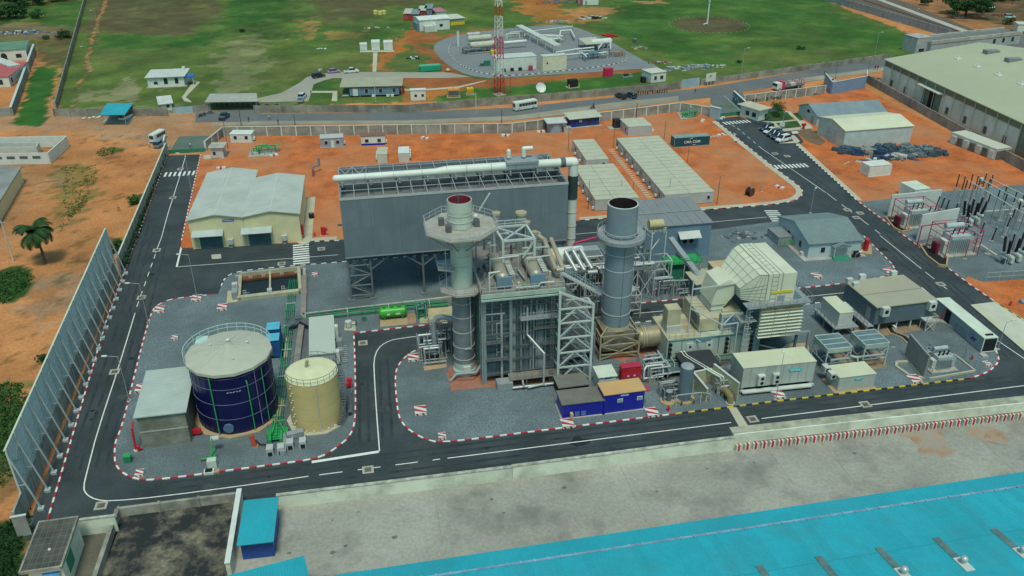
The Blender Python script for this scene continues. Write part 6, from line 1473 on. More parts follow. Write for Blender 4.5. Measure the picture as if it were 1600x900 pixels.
pf.bar((*A[0],zt),(*A[2],zt),.22);pf.bar((*A[1],zt),(*A[3],zt),.22);pf.bar((A[1][0],A[1][1],zt-.2),(A[1][0]-1.8,A[1][1],Hb+2),.2);pf.rail([(*A[3],zt),(*A[2],zt)],1.0,1.5,.1)
pf.bar((4.1,6.4,Hb+2.6),(8.9,6.4,Hb+2.6),.16);pf.bar((8.9,6.4,Hb+3.5),(11.2,6.4,Hb+3.5),.16)
pf.part('portal_frame',mat('white steel',(.47,.53,.49),var=.05,rough=.5),t)
for x,y,r,h in((4.3,13.4,.62,6.3),(8.2,13.0,.8,6.2),(8.9,11.9,.5,5.0),(9.6,9.4,.42,4.4)):
 s=MB();s.cyl((x,y,Hb),(x,y,Hb+h),r,n=18);s.part('silencer',mat('silencer grey',(.28,.31,.31),rough=.5),t)
 s=MB();s.cyl((x,y,Hb+h),(x,y,Hb+h+.4),r*1.12,n=18);s.cyl((x,y,Hb+h+.41),(x,y,Hb+h+.43),r*.6,n=18);s.part('silencer_cap',mat('cap tan',(.38,.33,.22),rough=.6),t)
mb=MB();mb.tube([(1.0,.4,Hb),(1.0,.4,Hb+3.0),(2.6,.6,Hb+3.0)],.16,8);mb.bar((1.0,.4,Hb+2.0),(1.9,.5,Hb+3.0),.1);mb.part('davit',mat('white steel'),t)
for k,(pts,r)in enumerate((([(1.9,5,Hb+.2),(1.9,5,Hb+2.9),(6.2,5.3,Hb+2.9),(6.2,5.3,Hb+.6),(6.6,2.4,Hb+.6)],.14),([(4.9,.0,Hb+.6),(4.9,-.1,Hb+.5),(8.2,-.1,Hb+.5),(8.6,.4,Hb+.7),(10.6,.4,Hb+.7)],.12),([(7.4,4.6,Hb),(7.4,4.6,Hb+2.7),(11,5,Hb+2.7)],.13),([(11.0,9,Hb+3.5),(11.3,2.2,Hb+1.6)],.36),([(12.1,9,Hb+3.5),(12.4,2.2,Hb+1.6)],.36),([(10.2,10,Hb+3.8),(11.0,9,Hb+3.5)],.36),([(11.3,2.2,Hb+1.6),(12.4,2.2,Hb+1.6)],.37))):
 MB().tube(pts,r,10).part('roof_pipe',m_alu if r<.3 else mat('tan lagging',(.38,.34,.25),var=.12,rough=.5,metal=.2),t)
MB().ball((6.2,.6,Hb+.4),.42,10).part('green_bottle',m_grn,t)
wk=MB();wk.box(5.4,-.6,11.2,11.3,.7,11.35);wk.rail([(5.4,-.6,11.35),(11.3,-.6,11.35)],1.1,.9,.05);wk.part('upper_walkway',m_gr,t)
wk=MB()
for i in range(11):wk.box(5.7+i*.52,.55,12.3,5.95+i*.52,.85,13.2)
wk.part('header_stubs',m_grd,t)
wk=MB();wk.box(3.6,-1.6,1.5,11.6,.7,1.65);wk.rail([(3.6,-1.6,1.65),(11.6,-1.6,1.65)],1.1,1.2,.05);
for x in(3.7,6.2,8.8,11.5):wk.bar((x,-1.5,0),(x,-1.5,1.5),.12)
wk.part('lower_walkway',mat('rusty grating'),t)
MB().tube([(6.6,.3,13),(6.6,.2,8.3),(8.7,-2.2,6.2),(8.7,-2.2,.7),(6.2,-2.6,.6)],.17,10).part('white_drain_pipe',m_alu,t)
for pts,r in(([(3.9,-2.2,.6),(10.8,-2.2,.6),(10.8,-1.4,1.4)],.2),([(5.6,-2.6,.9),(5.6,-1.7,.9),(5.6,-1.4,1.4)],.16),([(2.7,.3,12.2),(2.7,.2,.4)],.2),([(7.6,.35,12),(7.6,.3,2)],.14),([(-.1,.4,12.3),(3.2,.3,12.3)],.14)):
 MB().tube(pts,r,8).part('front_pipe',m_alu if r!=.14 else m_gr,t)
MB().box(1.6,-2.1,.15,4.0,-.4,1.4).part('pump_frame',m_gr,t)
for k in range(7):
 mb=MB();zz=2.2+k*1.85;mb.box(11.6,-.2,zz,12.3,.9,zz+.1);mb.rail([(11.6,-.2,zz+.1),(12.3,-.2,zz+.1)],1,.7,.05);mb.part('side_landing',m_grd,t)
rng=random.Random(17)
for k in range(6):
 z=1.9+k*2.3;f=MB();f.bar((-.1,.3,z),(W,.3,z),.16);f.bar((-.2,.3,z),(-.2,D,z),.16);f.part('girt',m_grd,t)
for k in range(9):y=.3+k*1.7;MB().box(-.35,y-.1,0,-.1,y+.1,Hb-.5).part('side_column',m_colm,t)
for z,x0,x1 in((4.6,.3,3.6),(7.6,.3,2.6),(9.4,7.4,11.4),(6.6,8.8,11.4)):
 f=MB();f.box(x0,-.5,z,x1,.5,z+.08);f.rail([(x0,-.5,z+.08),(x1,-.5,z+.08)],1.0,.8,.05);f.part('service_platform',m_grd,t)
for i in range(16):
 x=rng.uniform(.5,11.2);z0=rng.uniform(1,9);z1=z0+rng.uniform(2,6);MB().tube([(x,.45,z0),(x,.35,min(z1,15)),(x+rng.uniform(-.8,.8),.35,min(z1,15))],rng.uniform(.05,.11),6).part('small_pipe',rng.choice([m_gr,m_grd,m_colm]),t)
for k in range(2):
 l=MB();x=(5.0,10.6)[k]
 for dx in(0,.5):l.bar((x+dx,-.1,.4),(x+dx,-.1,15),.06)
 for q in range(40):l.bar((x,-.1,.7+q*.36),(x+.5,-.1,.7+q*.36),.04)
 l.part('ladder',m_grd,t)
for i in range(26):
 x=rng.uniform(-.2,11.8);y=rng.uniform(8.5,14.5);h=rng.uniform(.6,3.2);p=MB();p.tube([(x,y,Hb),(x,y,Hb+h),(x+rng.uniform(-1.5,1.5),y+rng.uniform(-.6,.6),Hb+h)],rng.uniform(.07,.18),6);p.part('roof_pipe',rng.choice([m_alu,m_gr,m_grl,m_grd]),t)
for i in range(22):
 x=rng.uniform(.3,11.4);y=rng.uniform(-.2,8);MB().box(x-.2,y-.2,Hb,x+.2,y+.25,Hb+rng.uniform(.3,1.1)).part('valve_box',rng.choice([m_grl,m_gr,m_grd,m_bluec]),t)
d=MB();d.add([(11.7,1.6,1.2),(11.7,D-.6,1.2),(11.7,D-.6,14.6),(11.7,1.6,14.6),(18.6,4.2,1.6),(18.6,8.4,1.6),(18.6,8.4,6.4),(18.6,4.2,6.4)],[(0,1,2,3),(4,7,6,5),(0,4,5,1),(1,5,6,2),(2,6,7,3),(3,7,4,0)]);d.part('inlet_duct',mat('duct grey',(.16,.165,.16),var=.2,scale=.5,rough=.6,dirt=(.22,.18,.13),dscale=.4,damt=.5),t)
t=P0('stair_tower','white chevron braced steel tower in front of the boiler right side','tower',27.3,103.9)
pm=mat('white steel');W,D2=5.1,2.6;HL,HR=16.0,13.6
zl=lambda x:HL+(HR-HL)*x/W
p=MB()
for x in(0,W):p.bar((x,0,0),(x,0,zl(x)),.34)
p.part('front_post',pm,t)
p=MB()
for x in(.3,W-.2):p.bar((x,D2,0),(x,D2,zl(x)-.6),.28)
p.part('rear_post',mat('rear steel',(.40,.45,.43),rough=.55),t)
lv=[0.4,3.0,5.6,8.2,10.8,13.2]
p=MB()
for k in range(len(lv)-1):
 for y,w_ in((0,.22),(D2,.16)):
  p.bar((0,y,lv[k+1]),(W,y,lv[k+1]),w_);p.bar((0,y,lv[k]+.1),(W/2,y,lv[k+1]),w_*.75);p.bar((W,y,lv[k]+.1),(W/2,y,lv[k+1]),w_*.75)
 for x in(0,W):p.bar((x,0,lv[k+1]),(x,D2,lv[k+1]),.14)
p.bar((0,0,HL),(W,0,HR),.3);p.bar((0,0,HL),(.3,D2,HL-.6),.2);p.bar((W,0,HR),(W-.2,D2,HR-.6),.2)
p.part('bracing',pm,t)
p=MB()
for k in range(5):
 z0=lv[k];a,b=((.8,1.0)if k%2 else(W-.8,1.0)),((W-.8,1.6)if k%2 else(.8,1.6));
 for s in(0,.7):p.bar((a[0],.8+s,z0),(b[0],.8+s,z0+2.6),.08,.2)
 p.box(.3,.6,z0+2.55,W-.3,1.8,z0+2.62)if k%1==0 and False else None
 p.rail([(a[0],.8,z0),(b[0],.8,z0+2.6)],1,1.2,.05)
p.part('stair_flight',m_gr,t)
l=MB()
for x in(-1.2,-.7):l.bar((x,.3,.2),(x,.3,15.5),.07)
for k in range(50):l.bar((-1.2,.3,.4+k*.3),(-.7,.3,.4+k*.3),.05)
l.part('caged_ladder',m_grd,t)
SU,SV=38.6,111.6
t=P0('chimney','plain blue grey steel chimney with flared ring collar standing on a tan braced frame','chimney',SU,SV)
m_s2=mat('blue grey chimney',(.20,.27,.305),var=.08,scale=.35,rough=.42,metal=.1,dirt=(.26,.32,.34),dscale=.3,damt=.4)
s=MB();s.revolve([(2.25,5.3),(2.25,20.6)],n=40);s.revolve([(2.32,20.6),(2.32,25.9),(2.12,25.95)],n=40,ms=[0,1]);s.revolve([(2.12,25.95),(2.12,21),(0,21)],n=40,m=2)
s.part('shaft',[m_s2,m_grl,mat('flue dark',(.018,.012,.014),rough=.9)],t)
for zz in(7.6,10.9,15.3,18.0):MB().cyl((0,0,zz),(0,0,zz+.13),2.31,n=40).part('hoop',m_grl,t)
MB().box(-.03,-2.3,5.5,.04,-2.22,25.7).part('seam',m_grd,t)
c=MB();c.revolve([(2.35,19.6),(3.7,20.3),(3.75,20.9),(3.6,21.2),(2.45,20.9)],n=40);c.part('ring_collar',mat('collar grey',(.27,.30,.31),var=.1,rough=.6,dirt=(.2,.2,.2),dscale=.5,damt=.5),t)
c=MB()
for i in range(20):
 a=i/20*6.283;b_=(i+1)/20*6.283;c.bar((3.65*math.cos(a),3.65*math.sin(a),21.9),(3.65*math.cos(b_),3.65*math.sin(b_),21.9),.04);c.bar((3.65*math.cos(a),3.65*math.sin(a),21.1),(3.65*math.cos(a),3.65*math.sin(a),21.9),.04)
 c.bar((2.6*math.cos(a),2.6*math.sin(a),21.6),(2.6*math.cos(b_),2.6*math.sin(b_),21.6),.07)
c.part('collar_rail',m_grl,t)
m_tan=mat('tan steel',(.36,.30,.19),var=.15,scale=1,rough=.65,dirt=(.22,.15,.09),dscale=.8,damt=.5)
f=MB()
for x in(-3.2,3.2):
 for y in(-2.9,2.9):
  f.bar((x,y,0),(x,y,4.6),.26);f.bar((x,y,4.6),(x*.55,y*.55,5.6),.2)
for z in(4.6,2.9,1.2):
 f.bar((-3.2,-2.9,z),(3.2,-2.9,z),.18);f.bar((-3.2,2.9,z),(3.2,2.9,z),.18);f.bar((-3.2,-2.9,z),(-3.2,2.9,z),.18);f.bar((3.2,-2.9,z),(3.2,2.9,z),.18)
for y in(-2.9,2.9):
 f.bar((-3.2,y,3.0),(0,y,4.6),.16);f.bar((3.2,y,3.0),(0,y,4.6),.16);f.bar((-3.2,y,.3),(3.2,y,2.8),.12);f.bar((3.2,y,.3),(-3.2,y,2.8),.12)
for x in(-3.2,3.2):f.bar((x,-2.9,3.0),(x,0,4.6),.16);f.bar((x,2.9,3.0),(x,0,4.6),.16);f.bar((x,-2.9,.3),(x,2.9,2.8),.12)
f.part('support_frame',m_tan,t)
MB().box(-2.6,-2.3,1.4,2.6,2.3,5.0).part('flue_box',mat('flue box',(.22,.205,.165),var=.15,rough=.7,dirt=(.3,.2,.12),dscale=.6,damt=.5),t)
MB().cyl((0,0,4.9),(0,0,5.5),2.5,2.3,40).part('base_flange',m_tan,t)
t=P0('gas_turbine','pale panelled gas turbine enclosure with a dusty round exhaust duct beside the tan frame','gas turbine',45.6,104.7)
m_dust=mat('dusty cream',(.47,.43,.28),var=.12,scale=.5,rough=.6,dirt=(.33,.25,.14),dscale=.4,damt=.7)
d=MB();d.cyl((-3.6,5.6,2.9),(-2.8,5.6,2.9),1.5,1.7,28,caps=False);d.cyl((-2.8,5.6,2.9),(-.2,5.6,2.9),1.75,n=28);d.part('exhaust_duct',mat('hot duct tan',(.36,.31,.20),var=.15,scale=.8,rough=.45,metal=.3,dirt=(.2,.15,.09),dscale=.6,damt=.6),t)
for x in(-3.0,-2.6):MB().cyl((x,5.6,2.9),(x+.12,5.6,2.9),1.88,n=28).part('duct_flange',m_dust,t)
MB().box(-.2,1.0,.8,15.5,8.4,4.6).part('enclosure',mat('pale green panel',(.42,.49,.42),var=.06,rough=.55,dirt=(.38,.33,.2),dscale=.3,damt=.5),t)
MB().box(-.2,1.0,4.6,5.2,8.4,4.75).part('enclosure_roof',m_dust,t)
mb=MB();mb.box(-.5,.6,.2,16,8.6,.8);mb.part('skid',m_grd,t)
mb=MB()
for x in(.0,2.2,4.2,6.4,8.4,10.4,12.2,14):mb.box(x-.04,.93,.9,x+.04,1.0,4.5)
mb.box(-.1,.93,4.3,15.4,1.0,4.55);mb.part('panel_joint',mat('teal trim',(.10,.22,.22),rough=.5),t)
for x in(3.0,6.2):
 o=MB();o.box(x,.88,2.0,x+1.2,1.0,3.7);o=o.part('door',m_w2,t);MB().cyl((x+.6,.86,3.1),(x+.6,.8,3.1),.2,n=12).part('porthole',m_dark,o)
MB().box(4.6,.86,3.9,7.0,1.0,4.4).part('blue_panel',m_bluec,t)
for x in(-.1,9.4,13.6):
 for k in range(4):MB().cyl((x+.35,.95,1.3+k*.85),(x+.35,.7,1.3+k*.85),.3,n=12).part('fan',m_dark,t)
MB().box(.2,2.8,4.75,2.6,5.2,6.0).part('vent_neck',m_cab,t);MB().box(.2,3.0,6.0,2.4,5.0,8.9).part('vent_box',m_dust,t)
h=MB();x0,x1=5.4,8.6
prof=[(2.4,4.75),(2.4,7.0),(2.9,7.7),(9.0,7.5),(9.6,6.6),(9.6,4.75)]
vs=[(x0,y,z)for y,z in prof]+[(x1,y,z)for y,z in prof];n=len(prof)
h.add(vs,[tuple(range(n)),tuple(range(2*n-1,n-1,-1))]+[(i,n+i,n+(i+1)%n,(i+1)%n)for i in range(n)]);h.part('ventilation_hood',m_dust,t)
for k in range(6):MB().box(x0-.05,3+k*1.1,7.5,x1+.05,3.08+k*1.1,7.76).part('hood_rib',m_cab,t)
MB().box(5.0,2.6,6.0,5.45,5.4,7.6).part('louvre',m_grd,t)
rl=MB();rl.rail([(0,1.1,4.75),(5.2,1.1,4.75)],1.0,1,.05);rl.rail([(8.8,1.1,4.75),(15.3,1.1,4.75)],1.0,1,.05);rl.part('roof_railing',m_gr,t)
mb=MB();mb.box(9.0,2.2,4.7,12.6,7.4,7.6);mb.part('air_plenum',mat('pale green panel'),t);MB().box(9.4,2.12,5.2,12.0,2.2,7.0).part('blue_panel',m_bluec,t)
MB().box(9.2,2.6,7.6,12.2,7.0,8.0).part('plenum_top',m_dust,t)
t2=P0('intake_house','cream white air intake house on steel legs with rows of angled weather hoods','air intake',59.6,104.7)
m_in=mat('intake white',(.60,.62,.47),var=.05,scale=.4,rough=.55,dirt=(.48,.46,.32),dscale=.3,damt=.5)
m_leg=mat('teal steel',(.10,.17,.19),var=.1,rough=.55)
W,D=7.2,11.0
f=MB()
for x in(0,W):
 for y in(0,D*.5,D):f.bar((x,y,0),(x,y,5.6),.34)
for y in(0,D):f.bar((0,y,3.0),(W,y,.3),.16);f.bar((W,y,3.0),(W/2,y,0.2),.16);f.bar((0,y,4.1),(W,y,4.1),.2)
for x in(0,W):f.bar((x,0,4.1),(x,D,4.1),.2)
f.part('leg_frame',m_leg,t2)
MB().box(.2,.2,4.2,W-.2,D-.2,10.6).part('filter_core',m_leg,t2)
for face in('F','R','B'):
 for k in range(10):
  z=4.4+k*.6;mb=MB()
  L_=W if face!='R'else D
  for j in range(3 if face!='R'else 5):
   n_=3 if face!='R'else 5;a=j*L_/n_+.04;b=(j+1)*L_/n_-.04
   q=[(a,-.02,z+.30),(b,-.02,z+.30),(b,-.75,z),(a,-.75,z)]
   if face=='B':q=[(x,D-y,zz)for x,y,zz in q]
   if face=='R':q=[(W-y,x,zz)for x,y,zz in q]
   lo=[(x,y,zz-.05)for x,y,zz in q]
   mb.add(q+lo,[(0,1,2,3),(7,6,5,4),(0,4,5,1),(1,5,6,2),(2,6,7,3),(3,7,4,0)])
  mb.part('hood_row',mat('rusted hood',(.52,.42,.28),var=.2,rough=.7,dirt=(.4,.2,.1),dscale=.9,damt=.7)if(face=='F'and k in(8,))else m_in,t2)
ph=10.3
mb=MB();mb.box(-.8,-1.2,ph,W+.9,D+.5,ph+.12);mb.rail([(-.8,-1.2,ph+.12),(W+.9,-1.2,ph+.12),(W+.9,D+.5,ph+.12)],1.1,1.2,.06);mb.part('platform',m_gr,t2)
hz0,hz1=ph+.2,15.7
b=MB();b.box(4.6,0,hz0,6.9,D,hz1);b.part('filter_house',m_in,t2)
b=MB();b.box(2.2,-.02,hz0-.1,4.56,D+.02,hz1+.1);b.part('filter_module',m_in,t2)
b=MB();F0=[(2.2,.05,hz0),(-1.3,1.2,hz0+.7),(-1.7,1.2,hz0+2.6),(.9,.45,hz1-.1),(2.2,.05,hz1)];F1=[(x,D-y*2,z)for x,y,z in F0]
b.add(F0+F1,[(0,4,3,2,1),(5,6,7,8,9)]+[(k,(k+1)%5,5+(k+1)%5,5+k)for k in range(5)]);b.part('transition',m_in,t2)
rb=MB()
def lerp(a,c,q):return tuple(a[k]+(c[k]-a[k])*q for k in range(3))
for q in(0,.2,.4,.6,.8,1):
 a=lerp(F0[2],F1[2],q);c=lerp(F0[3],F1[3],q);rb.bar(a,c,.09);rb.bar(c,lerp(F0[4],F1[4],q),.09);rb.bar(lerp(F0[1],F1[1],q),a,.09)
for q in(0,.33,.66,1):rb.bar(lerp(F0[2],F0[3],q),lerp(F1[2],F1[3],q),.09)
rb.bar(lerp(F0[1],F0[2],.5),lerp(F1[1],F1[2],.5),.09)
for q in(.15,.32,.5,.68,.85):rb.bar(lerp(F0[1],F0[2],q),lerp(F0[0],F0[4],q*.8),.08)
for q in(.25,.5,.75):rb.bar(lerp(F0[0],F0[1],q),lerp(F0[4],F0[3],q),.08)
for k in range(7):z=hz0+.3+k*.75;rb.bar((2.9,-.05,z),(3.9,-.05,z),.07)
for x in(2.2,2.9,3.9,4.56):rb.bar((x,-.05,hz0),(x,-.05,hz1+.1),.08);rb.bar((x,0,hz1+.13),(x,D,hz1+.13),.08)
for k in range(9):y=.6+k*1.2;rb.bar((2.9,y,hz1+.13),(3.9,y,hz1+.13),.07)
rb.part('stiffeners',mat('rib grey',(.33,.36,.30),rough=.6),t2)
for x in(4.6,):MB().box(x,-.04,hz0,x+.08,D+.04,hz1+.05).part('house_joint',m_gr,t2)
MB().box(3.0,-.12,hz0+1.9,6.6,-.02,hz0+2.3).part('yellow_beam',m_yelp,t2)
MB().box(4.2,-.1,hz0+.4,5.4,-.02,hz0+1.4).part('hatch',m_gr,t2)
e=MB();E0=[(-1.5,hz0+.6),(-1.5,hz0+2.7),(-2.6,hz0+3.3),(-4.4,hz0+2.5),(-5.2,9.6),(-2.9,9.2)];vs=[(x,3.0,z)for x,z in E0]+[(x,7.8,z)for x,z in E0]
e.add(vs,[(0,5,4,3,2,1),(6,7,8,9,10,11)]+[(k,(k+1)%6,6+(k+1)%6,6+k)for k in range(6)]);e.part('elbow_duct',m_in,t2)
e=MB();e.box(-5.1,3.1,4.6,-3.0,7.6,9.3);e.part('down_duct',m_in,t2)
for z in(5.6,6.6,7.6,8.6,9.4):MB().box(-5.2,3.0,z,-2.9,7.7,z+.1).part('duct_flange',m_cab,t2)
l=MB()
for x in(-2.6,-2.0):l.bar((x,-1.0,.2),(x,-1.0,11.4),.08)
for k in range(34):l.bar((-2.6,-1.0,.6+k*.32),(-2.0,-1.0,.6+k*.32),.05)
for k in range(8):
 z=3+k*1.0;l.bar((-2.7,-1.7,z),(-1.9,-1.7,z),.05);l.bar((-2.7,-1.7,z),(-2.7,-1,z),.05);l.bar((-1.9,-1.7,z),(-1.9,-1,z),.05)
l.part('caged_ladder',m_grl,t2)
mb=MB();mb.box(-3.4,-1.2,7.8,-.8,1.0,7.95);mb.box(-3.0,-2.0,10.6,.0,0,10.75);mb.rail([(-3,-2,10.75),(0,-2,10.75)],1.1,1,.06);mb.part('side_platform',m_gr,t2)
f=MB();pm_=m_grl
for a,b in(((-10.4,2.4,0),(-10.4,2.4,14.2)),((-3.6,-.6,0),(-3.6,-.6,7.6)),((-10.4,2.4,9.2),(-6.2,-.8,7.6)),((-6.2,-.8,7.6),(-3.6,-.6,7.6)),((-10.4,2.4,4.2),(-9.0,.2,4.2)),((-6.2,-.8,7.6),(-2.6,2.5,7.6)),((-10.4,2.4,12.6),(-2,3,12.6))):f.bar(a,b,.16)
f.part('maintenance_frame',pm_,t2)
for o in list(COL.objects):
 if o.parent is t2 and o.name.split('.')[0]in('filter_house','filter_module','transition','stiffeners','house_joint','yellow_beam','hatch','elbow_duct','down_duct','duct_flange'):o.location=(-1.5,0,-.5 if'down'not in o.name else-.3)
def rackX(name,label,u0,v0,u1,v1,z,n=3,w=2.4,pipes=((.3,.15,'a'),),x=True,mm=None):
 t=P0(name,label,'pipe rack',u0,v0);d=Vector((u1-u0,v1-v0));L_=d.length;t.rotation_euler=(0,0,math.atan2(d.y,d.x));mm=mm or m_grl
 for i in range(n+1):
  a=L_*i/n;p=MB();p.bar((a,0,0),(a,0,z),.2);p.bar((a,w,0),(a,w,z),.2);p.bar((a,0,z),(a,w,z),.2);p.bar((a,0,z*.5),(a,w,z*.5),.14);p.part('trestle',mm,t)
  if x and i<n:p=MB();b=L_*(i+1)/n;p.bar((a,0,.3),(b,0,z-.2),.12);p.bar((b,0,.3),(a,0,z-.2),.12);p.part('cross_brace',mm,t)
 for y,r,c in pipes:
  MB().cyl((-.5,y,z+r+.1),(L_+.5,y,z+r+.1),r,n=10).part('pipe'if c!='k'else'cable_tray',{'a':m_alu,'k':m_grd,'g':m_grn,'b':m_bluec,'t':mat('tan lagging')}[c],t)
 return t
rackX('pipe_rack','tall cross braced rack with black trays between boiler and right chimney',28.5,125.8,37.5,125.8,7.0,2,3,[(.2,.15,'k'),(.7,.15,'k'),(1.3,.15,'k'),(1.9,.28,'a'),(2.6,.28,'a')])
rackX('pipe_rack','pipe bridge crossing the inner road behind the boiler',26.6,119.5,27.4,128.5,9.2,2,2.6,[(.4,.25,'t'),(1.0,.25,'a'),(1.7,.3,'a'),(2.3,.2,'a')],x=False)
rackX('pipe_rack','lower cross braced rack with black trays right of the right chimney',41.0,126.5,50.5,126.5,6.0,3,3,[(.2,.14,'k'),(.6,.14,'k'),(1.0,.14,'k'),(1.9,.3,'a'),(2.6,.25,'a')])
t=P0('turbine_table','raised brown concrete machine table carrying the steam turbine under the duct','machine table',28.0,129.5)
MB().box(0,0,5.4,14.5,5.2,6.2).part('table_top',mat('rusty grating'),t)
for x in(.5,5,9.5,14):
 for y in(.5,4.7):MB().box(x-.4,y-.4,0,x+.4,y+.4,5.4).part('column',m_conc,t)
MB().rail([(0,0,6.2),(14.5,0,6.2),(14.5,5.2,6.2)],1.1,1.3,.06).part('railing',m_grl,t)
tt=P0('steam_turbine','lagged steam turbine casing on the machine table left of the right chimney','turbine',29,132,6.2)
MB().cyl((0,0,1.5),(4.5,0,1.5),1.3,1.6,20).part('casing',mat('dusty cream'),tt);MB().cyl((4.5,0,1.5),(9.5,0,1.5),1.6,1.6,20).part('exhaust_casing',m_aluw,tt);MB().box(-1,-1.2,0,11,1.2,.5).part('bedplate',m_gr,tt)
MB().box(9.5,-1,.5,12.5,1,2.6).part('generator_end',m_gr,tt)
t=P0('pipe_loop','double hairpin loop of fat pale pipes left of the right chimney','pipe loop',36.2,128.5,6.2)
for y,s in((0,0),(.9,.0)):
 MB().tube([(0+y*1.6,-1.8,.8),(-1.3+y*1.6,1.6,3.2),(.1+y*1.6,2.2,3.3),(1.4+y*1.6,-1.4,.9)],.34,12).part('loop',m_alu,t)
MB().cyl((-.5,-2.0,.6),(3.6,-2.0,.6),.4,n=14).part('header',m_alu,t)
t=P0('fire_main','magenta fire main pipe running out from under the condenser right end','fire main',31.5,135.0)
MB().tube([(0,0,7.2),(5.5,-.2,7.2),(6.5,0,8.6),(11,.5,9.2)],.2,8).part('pipe',m_mag,t);MB().tube([(-1.8,.2,7.8),(-1.8,.2,4.2)],.38,10).part('riser',m_mag,t)
for x in(1,9):MB().bar((x,0,0),(x,0,7.1),.15).part('support',m_gr,t)
t=P0('drain_vessel','stout lagged vertical vessel with a tall bent pipe right of the right chimney','vessel',44.6,122.6)
MB().cyl((0,0,.9),(0,0,5.0),1.15,n=24).part('shell',mat('vessel lagging',(.30,.30,.29),var=.15,rough=.5,metal=.3),t);MB().cyl((0,0,5.0),(0,0,5.35),1.15,.9,24).part('top',m_alu,t)
MB().tube([(.2,0,5.2),(.2,0,8.6),(.3,1.6,9.6),(.3,3.5,15.2)],.36,12).part('vent_pipe',m_alu,t)
f=MB()
for x in(-1.7,1.7):
 for y in(-1.5,1.5):f.bar((x,y,0),(x,y,4.4),.14)
for z in(1.5,3,4.4):
 f.bar((-1.7,-1.5,z),(1.7,-1.5,z),.12);f.bar((-1.7,1.5,z),(1.7,1.5,z),.12);f.bar((1.7,-1.5,z),(1.7,1.5,z),.12);f.bar((-1.7,-1.5,z),(-1.7,1.5,z),.12)
f.part('frame',m_grl,t)
t=P0('white_tower','white braced steel tower with a dusty tank on top before the control building','tower',50.2,128.5)
f=MB();
for x in(0,4.2):
 for y in(0,3):f.bar((x,y,0),(x,y,6.6 if x else 12.4),.24)
for z in(3.4,6.6):f.bar((0,0,z),(4.2,0,z),.2);f.bar((0,3,z),(4.2,3,z),.2);f.bar((4.2,0,z),(4.2,3,z),.2)
f.bar((0,0,.4),(2.1,0,3.4),.15);f.bar((4.2,0,.4),(2.1,0,3.4),.15);f.bar((0,0,3.4),(2.1,0,6.6),.15);f.bar((4.2,0,3.4),(2.1,0,6.6),.15);f.bar((0,0,12.3),(3.4,2,12.3),.18);f.bar((0,0,9),(3.4,2,12),.15);f.bar((3.4,2,6.6),(3.4,2,12.3),.2);f.bar((0,3,12.3),(3.4,3,12.3),.18)
f.part('frame',pm,t);MB().box(-.6,.2,12.4,2.8,2.8,12.55).part('top_platform',m_gr,t)
mb=MB();mb.cyl((-.2,1.5,13.4),(2.4,1.5,13.4),.85,n=18);mb.part('tank',mat('dusty yellow tank',(.50,.44,.22),rough=.6,dirt=(.3,.25,.15),dscale=1,damt=.5),t);MB().rail([(-.6,.2,12.55),(2.8,.2,12.55)],.9,.8,.07).part('tank_railing',m_grd,t)
t=P0('green_platform','bright green steel platform with railings in front of the control building','platform',54.6,130.5)
mb=MB();mb.box(0,0,4.6,6.6,3.6,4.75);mb.rail([(0,0,4.75),(6.6,0,4.75),(6.6,3.6,4.75)],1.0,1.1,.08);mb.part('deck',m_grn,t)
for x in(.2,3.3,6.4):
 for y in(.2,3.4):MB().bar((x,y,0),(x,y,4.6),.16).part('post',m_grl,t)
MB().box(.8,.6,0,5.6,3.0,3.2).part('tank',m_grnd,t)
t=P0('green_platform','upper green steel gallery behind the right chimney','platform',45.0,132.5)
mb=MB();mb.box(0,0,8.4,5.4,3,8.55);mb.rail([(0,0,8.55),(5.4,0,8.55),(5.4,3,8.55)],1.0,1.1,.1);mb.bar((0,0,8.5),(-2,-2,6.5),.12);mb.part('deck',m_grn,t)
for x in(.2,5.2):
 for y in(.2,2.8):MB().bar((x,y,0),(x,y,8.4),.16).part('post',m_grl,t)
for k,(u,v,w,d,h,n,lb,mm)in enumerate(((36.2,127.5,6.5,5.5,7.5,18,'pipework directly behind the right chimney, left half',m_alu),(42.5,128.0,7,5.5,7.8,22,'pipework directly behind the right chimney, right half',m_alu),(29.0,126.0,6,3,3.0,12,'low pipework under the tall cross braced rack',m_alu),(18.0,127.5,9,5,8.5,24,'dense brown and grey pipework behind the boiler roof',mat('tan lagging')),(38.4,123.6,4.5,3.0,3.4,10,'low valve cluster beside the lagged vertical vessel',m_gr),(50.6,126.0,4,2.0,3.6,8,'small pipework at the foot of the white braced tower',m_alu),(55,126.5,5,2.6,2.6,8,'dark pump cluster under the green platform',m_gr),(21.5,121.0,6,3.0,12.5,16,'vertical risers between boiler and turbine table',m_alu))):
 pipework('pipework',lb,(0,0),w,d,h,0,mm,100+k,n,ms=[m_grd,m_gr,m_gr],r=.15).location=(u,v,0)
for k,(u,v,w,d,h,n,lb)in enumerate(((43.5,131.0,8,3.5,9.5,20,'tall back row pipework in front of the control building left part'),(32,126.0,5,3,5.0,16,'risers left of the right chimney foot'),(40.8,124.0,3.0,2.6,4.5,12,'thin pipes between the right chimney and the lagged vessel'),(29.5,108.5,5,5.5,5.2,20,'pipework between the stair tower and the tan frame'),(46,111.6,10,2.2,4.6,14,'dark pipes behind the gas turbine enclosure'),(27.0,112,3.5,6,9.5,16,'vertical pipes at the boiler right flank'),(56.5,106.4,3,4.5,6.5,14,'dark steel and pipes under the intake elbow'))):
 pipework('pipework',lb,(0,0),w,d,h,0,[m_alu,m_gr,m_grd][k%3],180+k,n,ms=[m_grd,m_gr,m_grl],r=.14).location=(u,v,0)
t=P0('electrical_cabinets','row of dark electrical cabinets with tan roofs right of the green platform','cabinet',61.5,128.5);
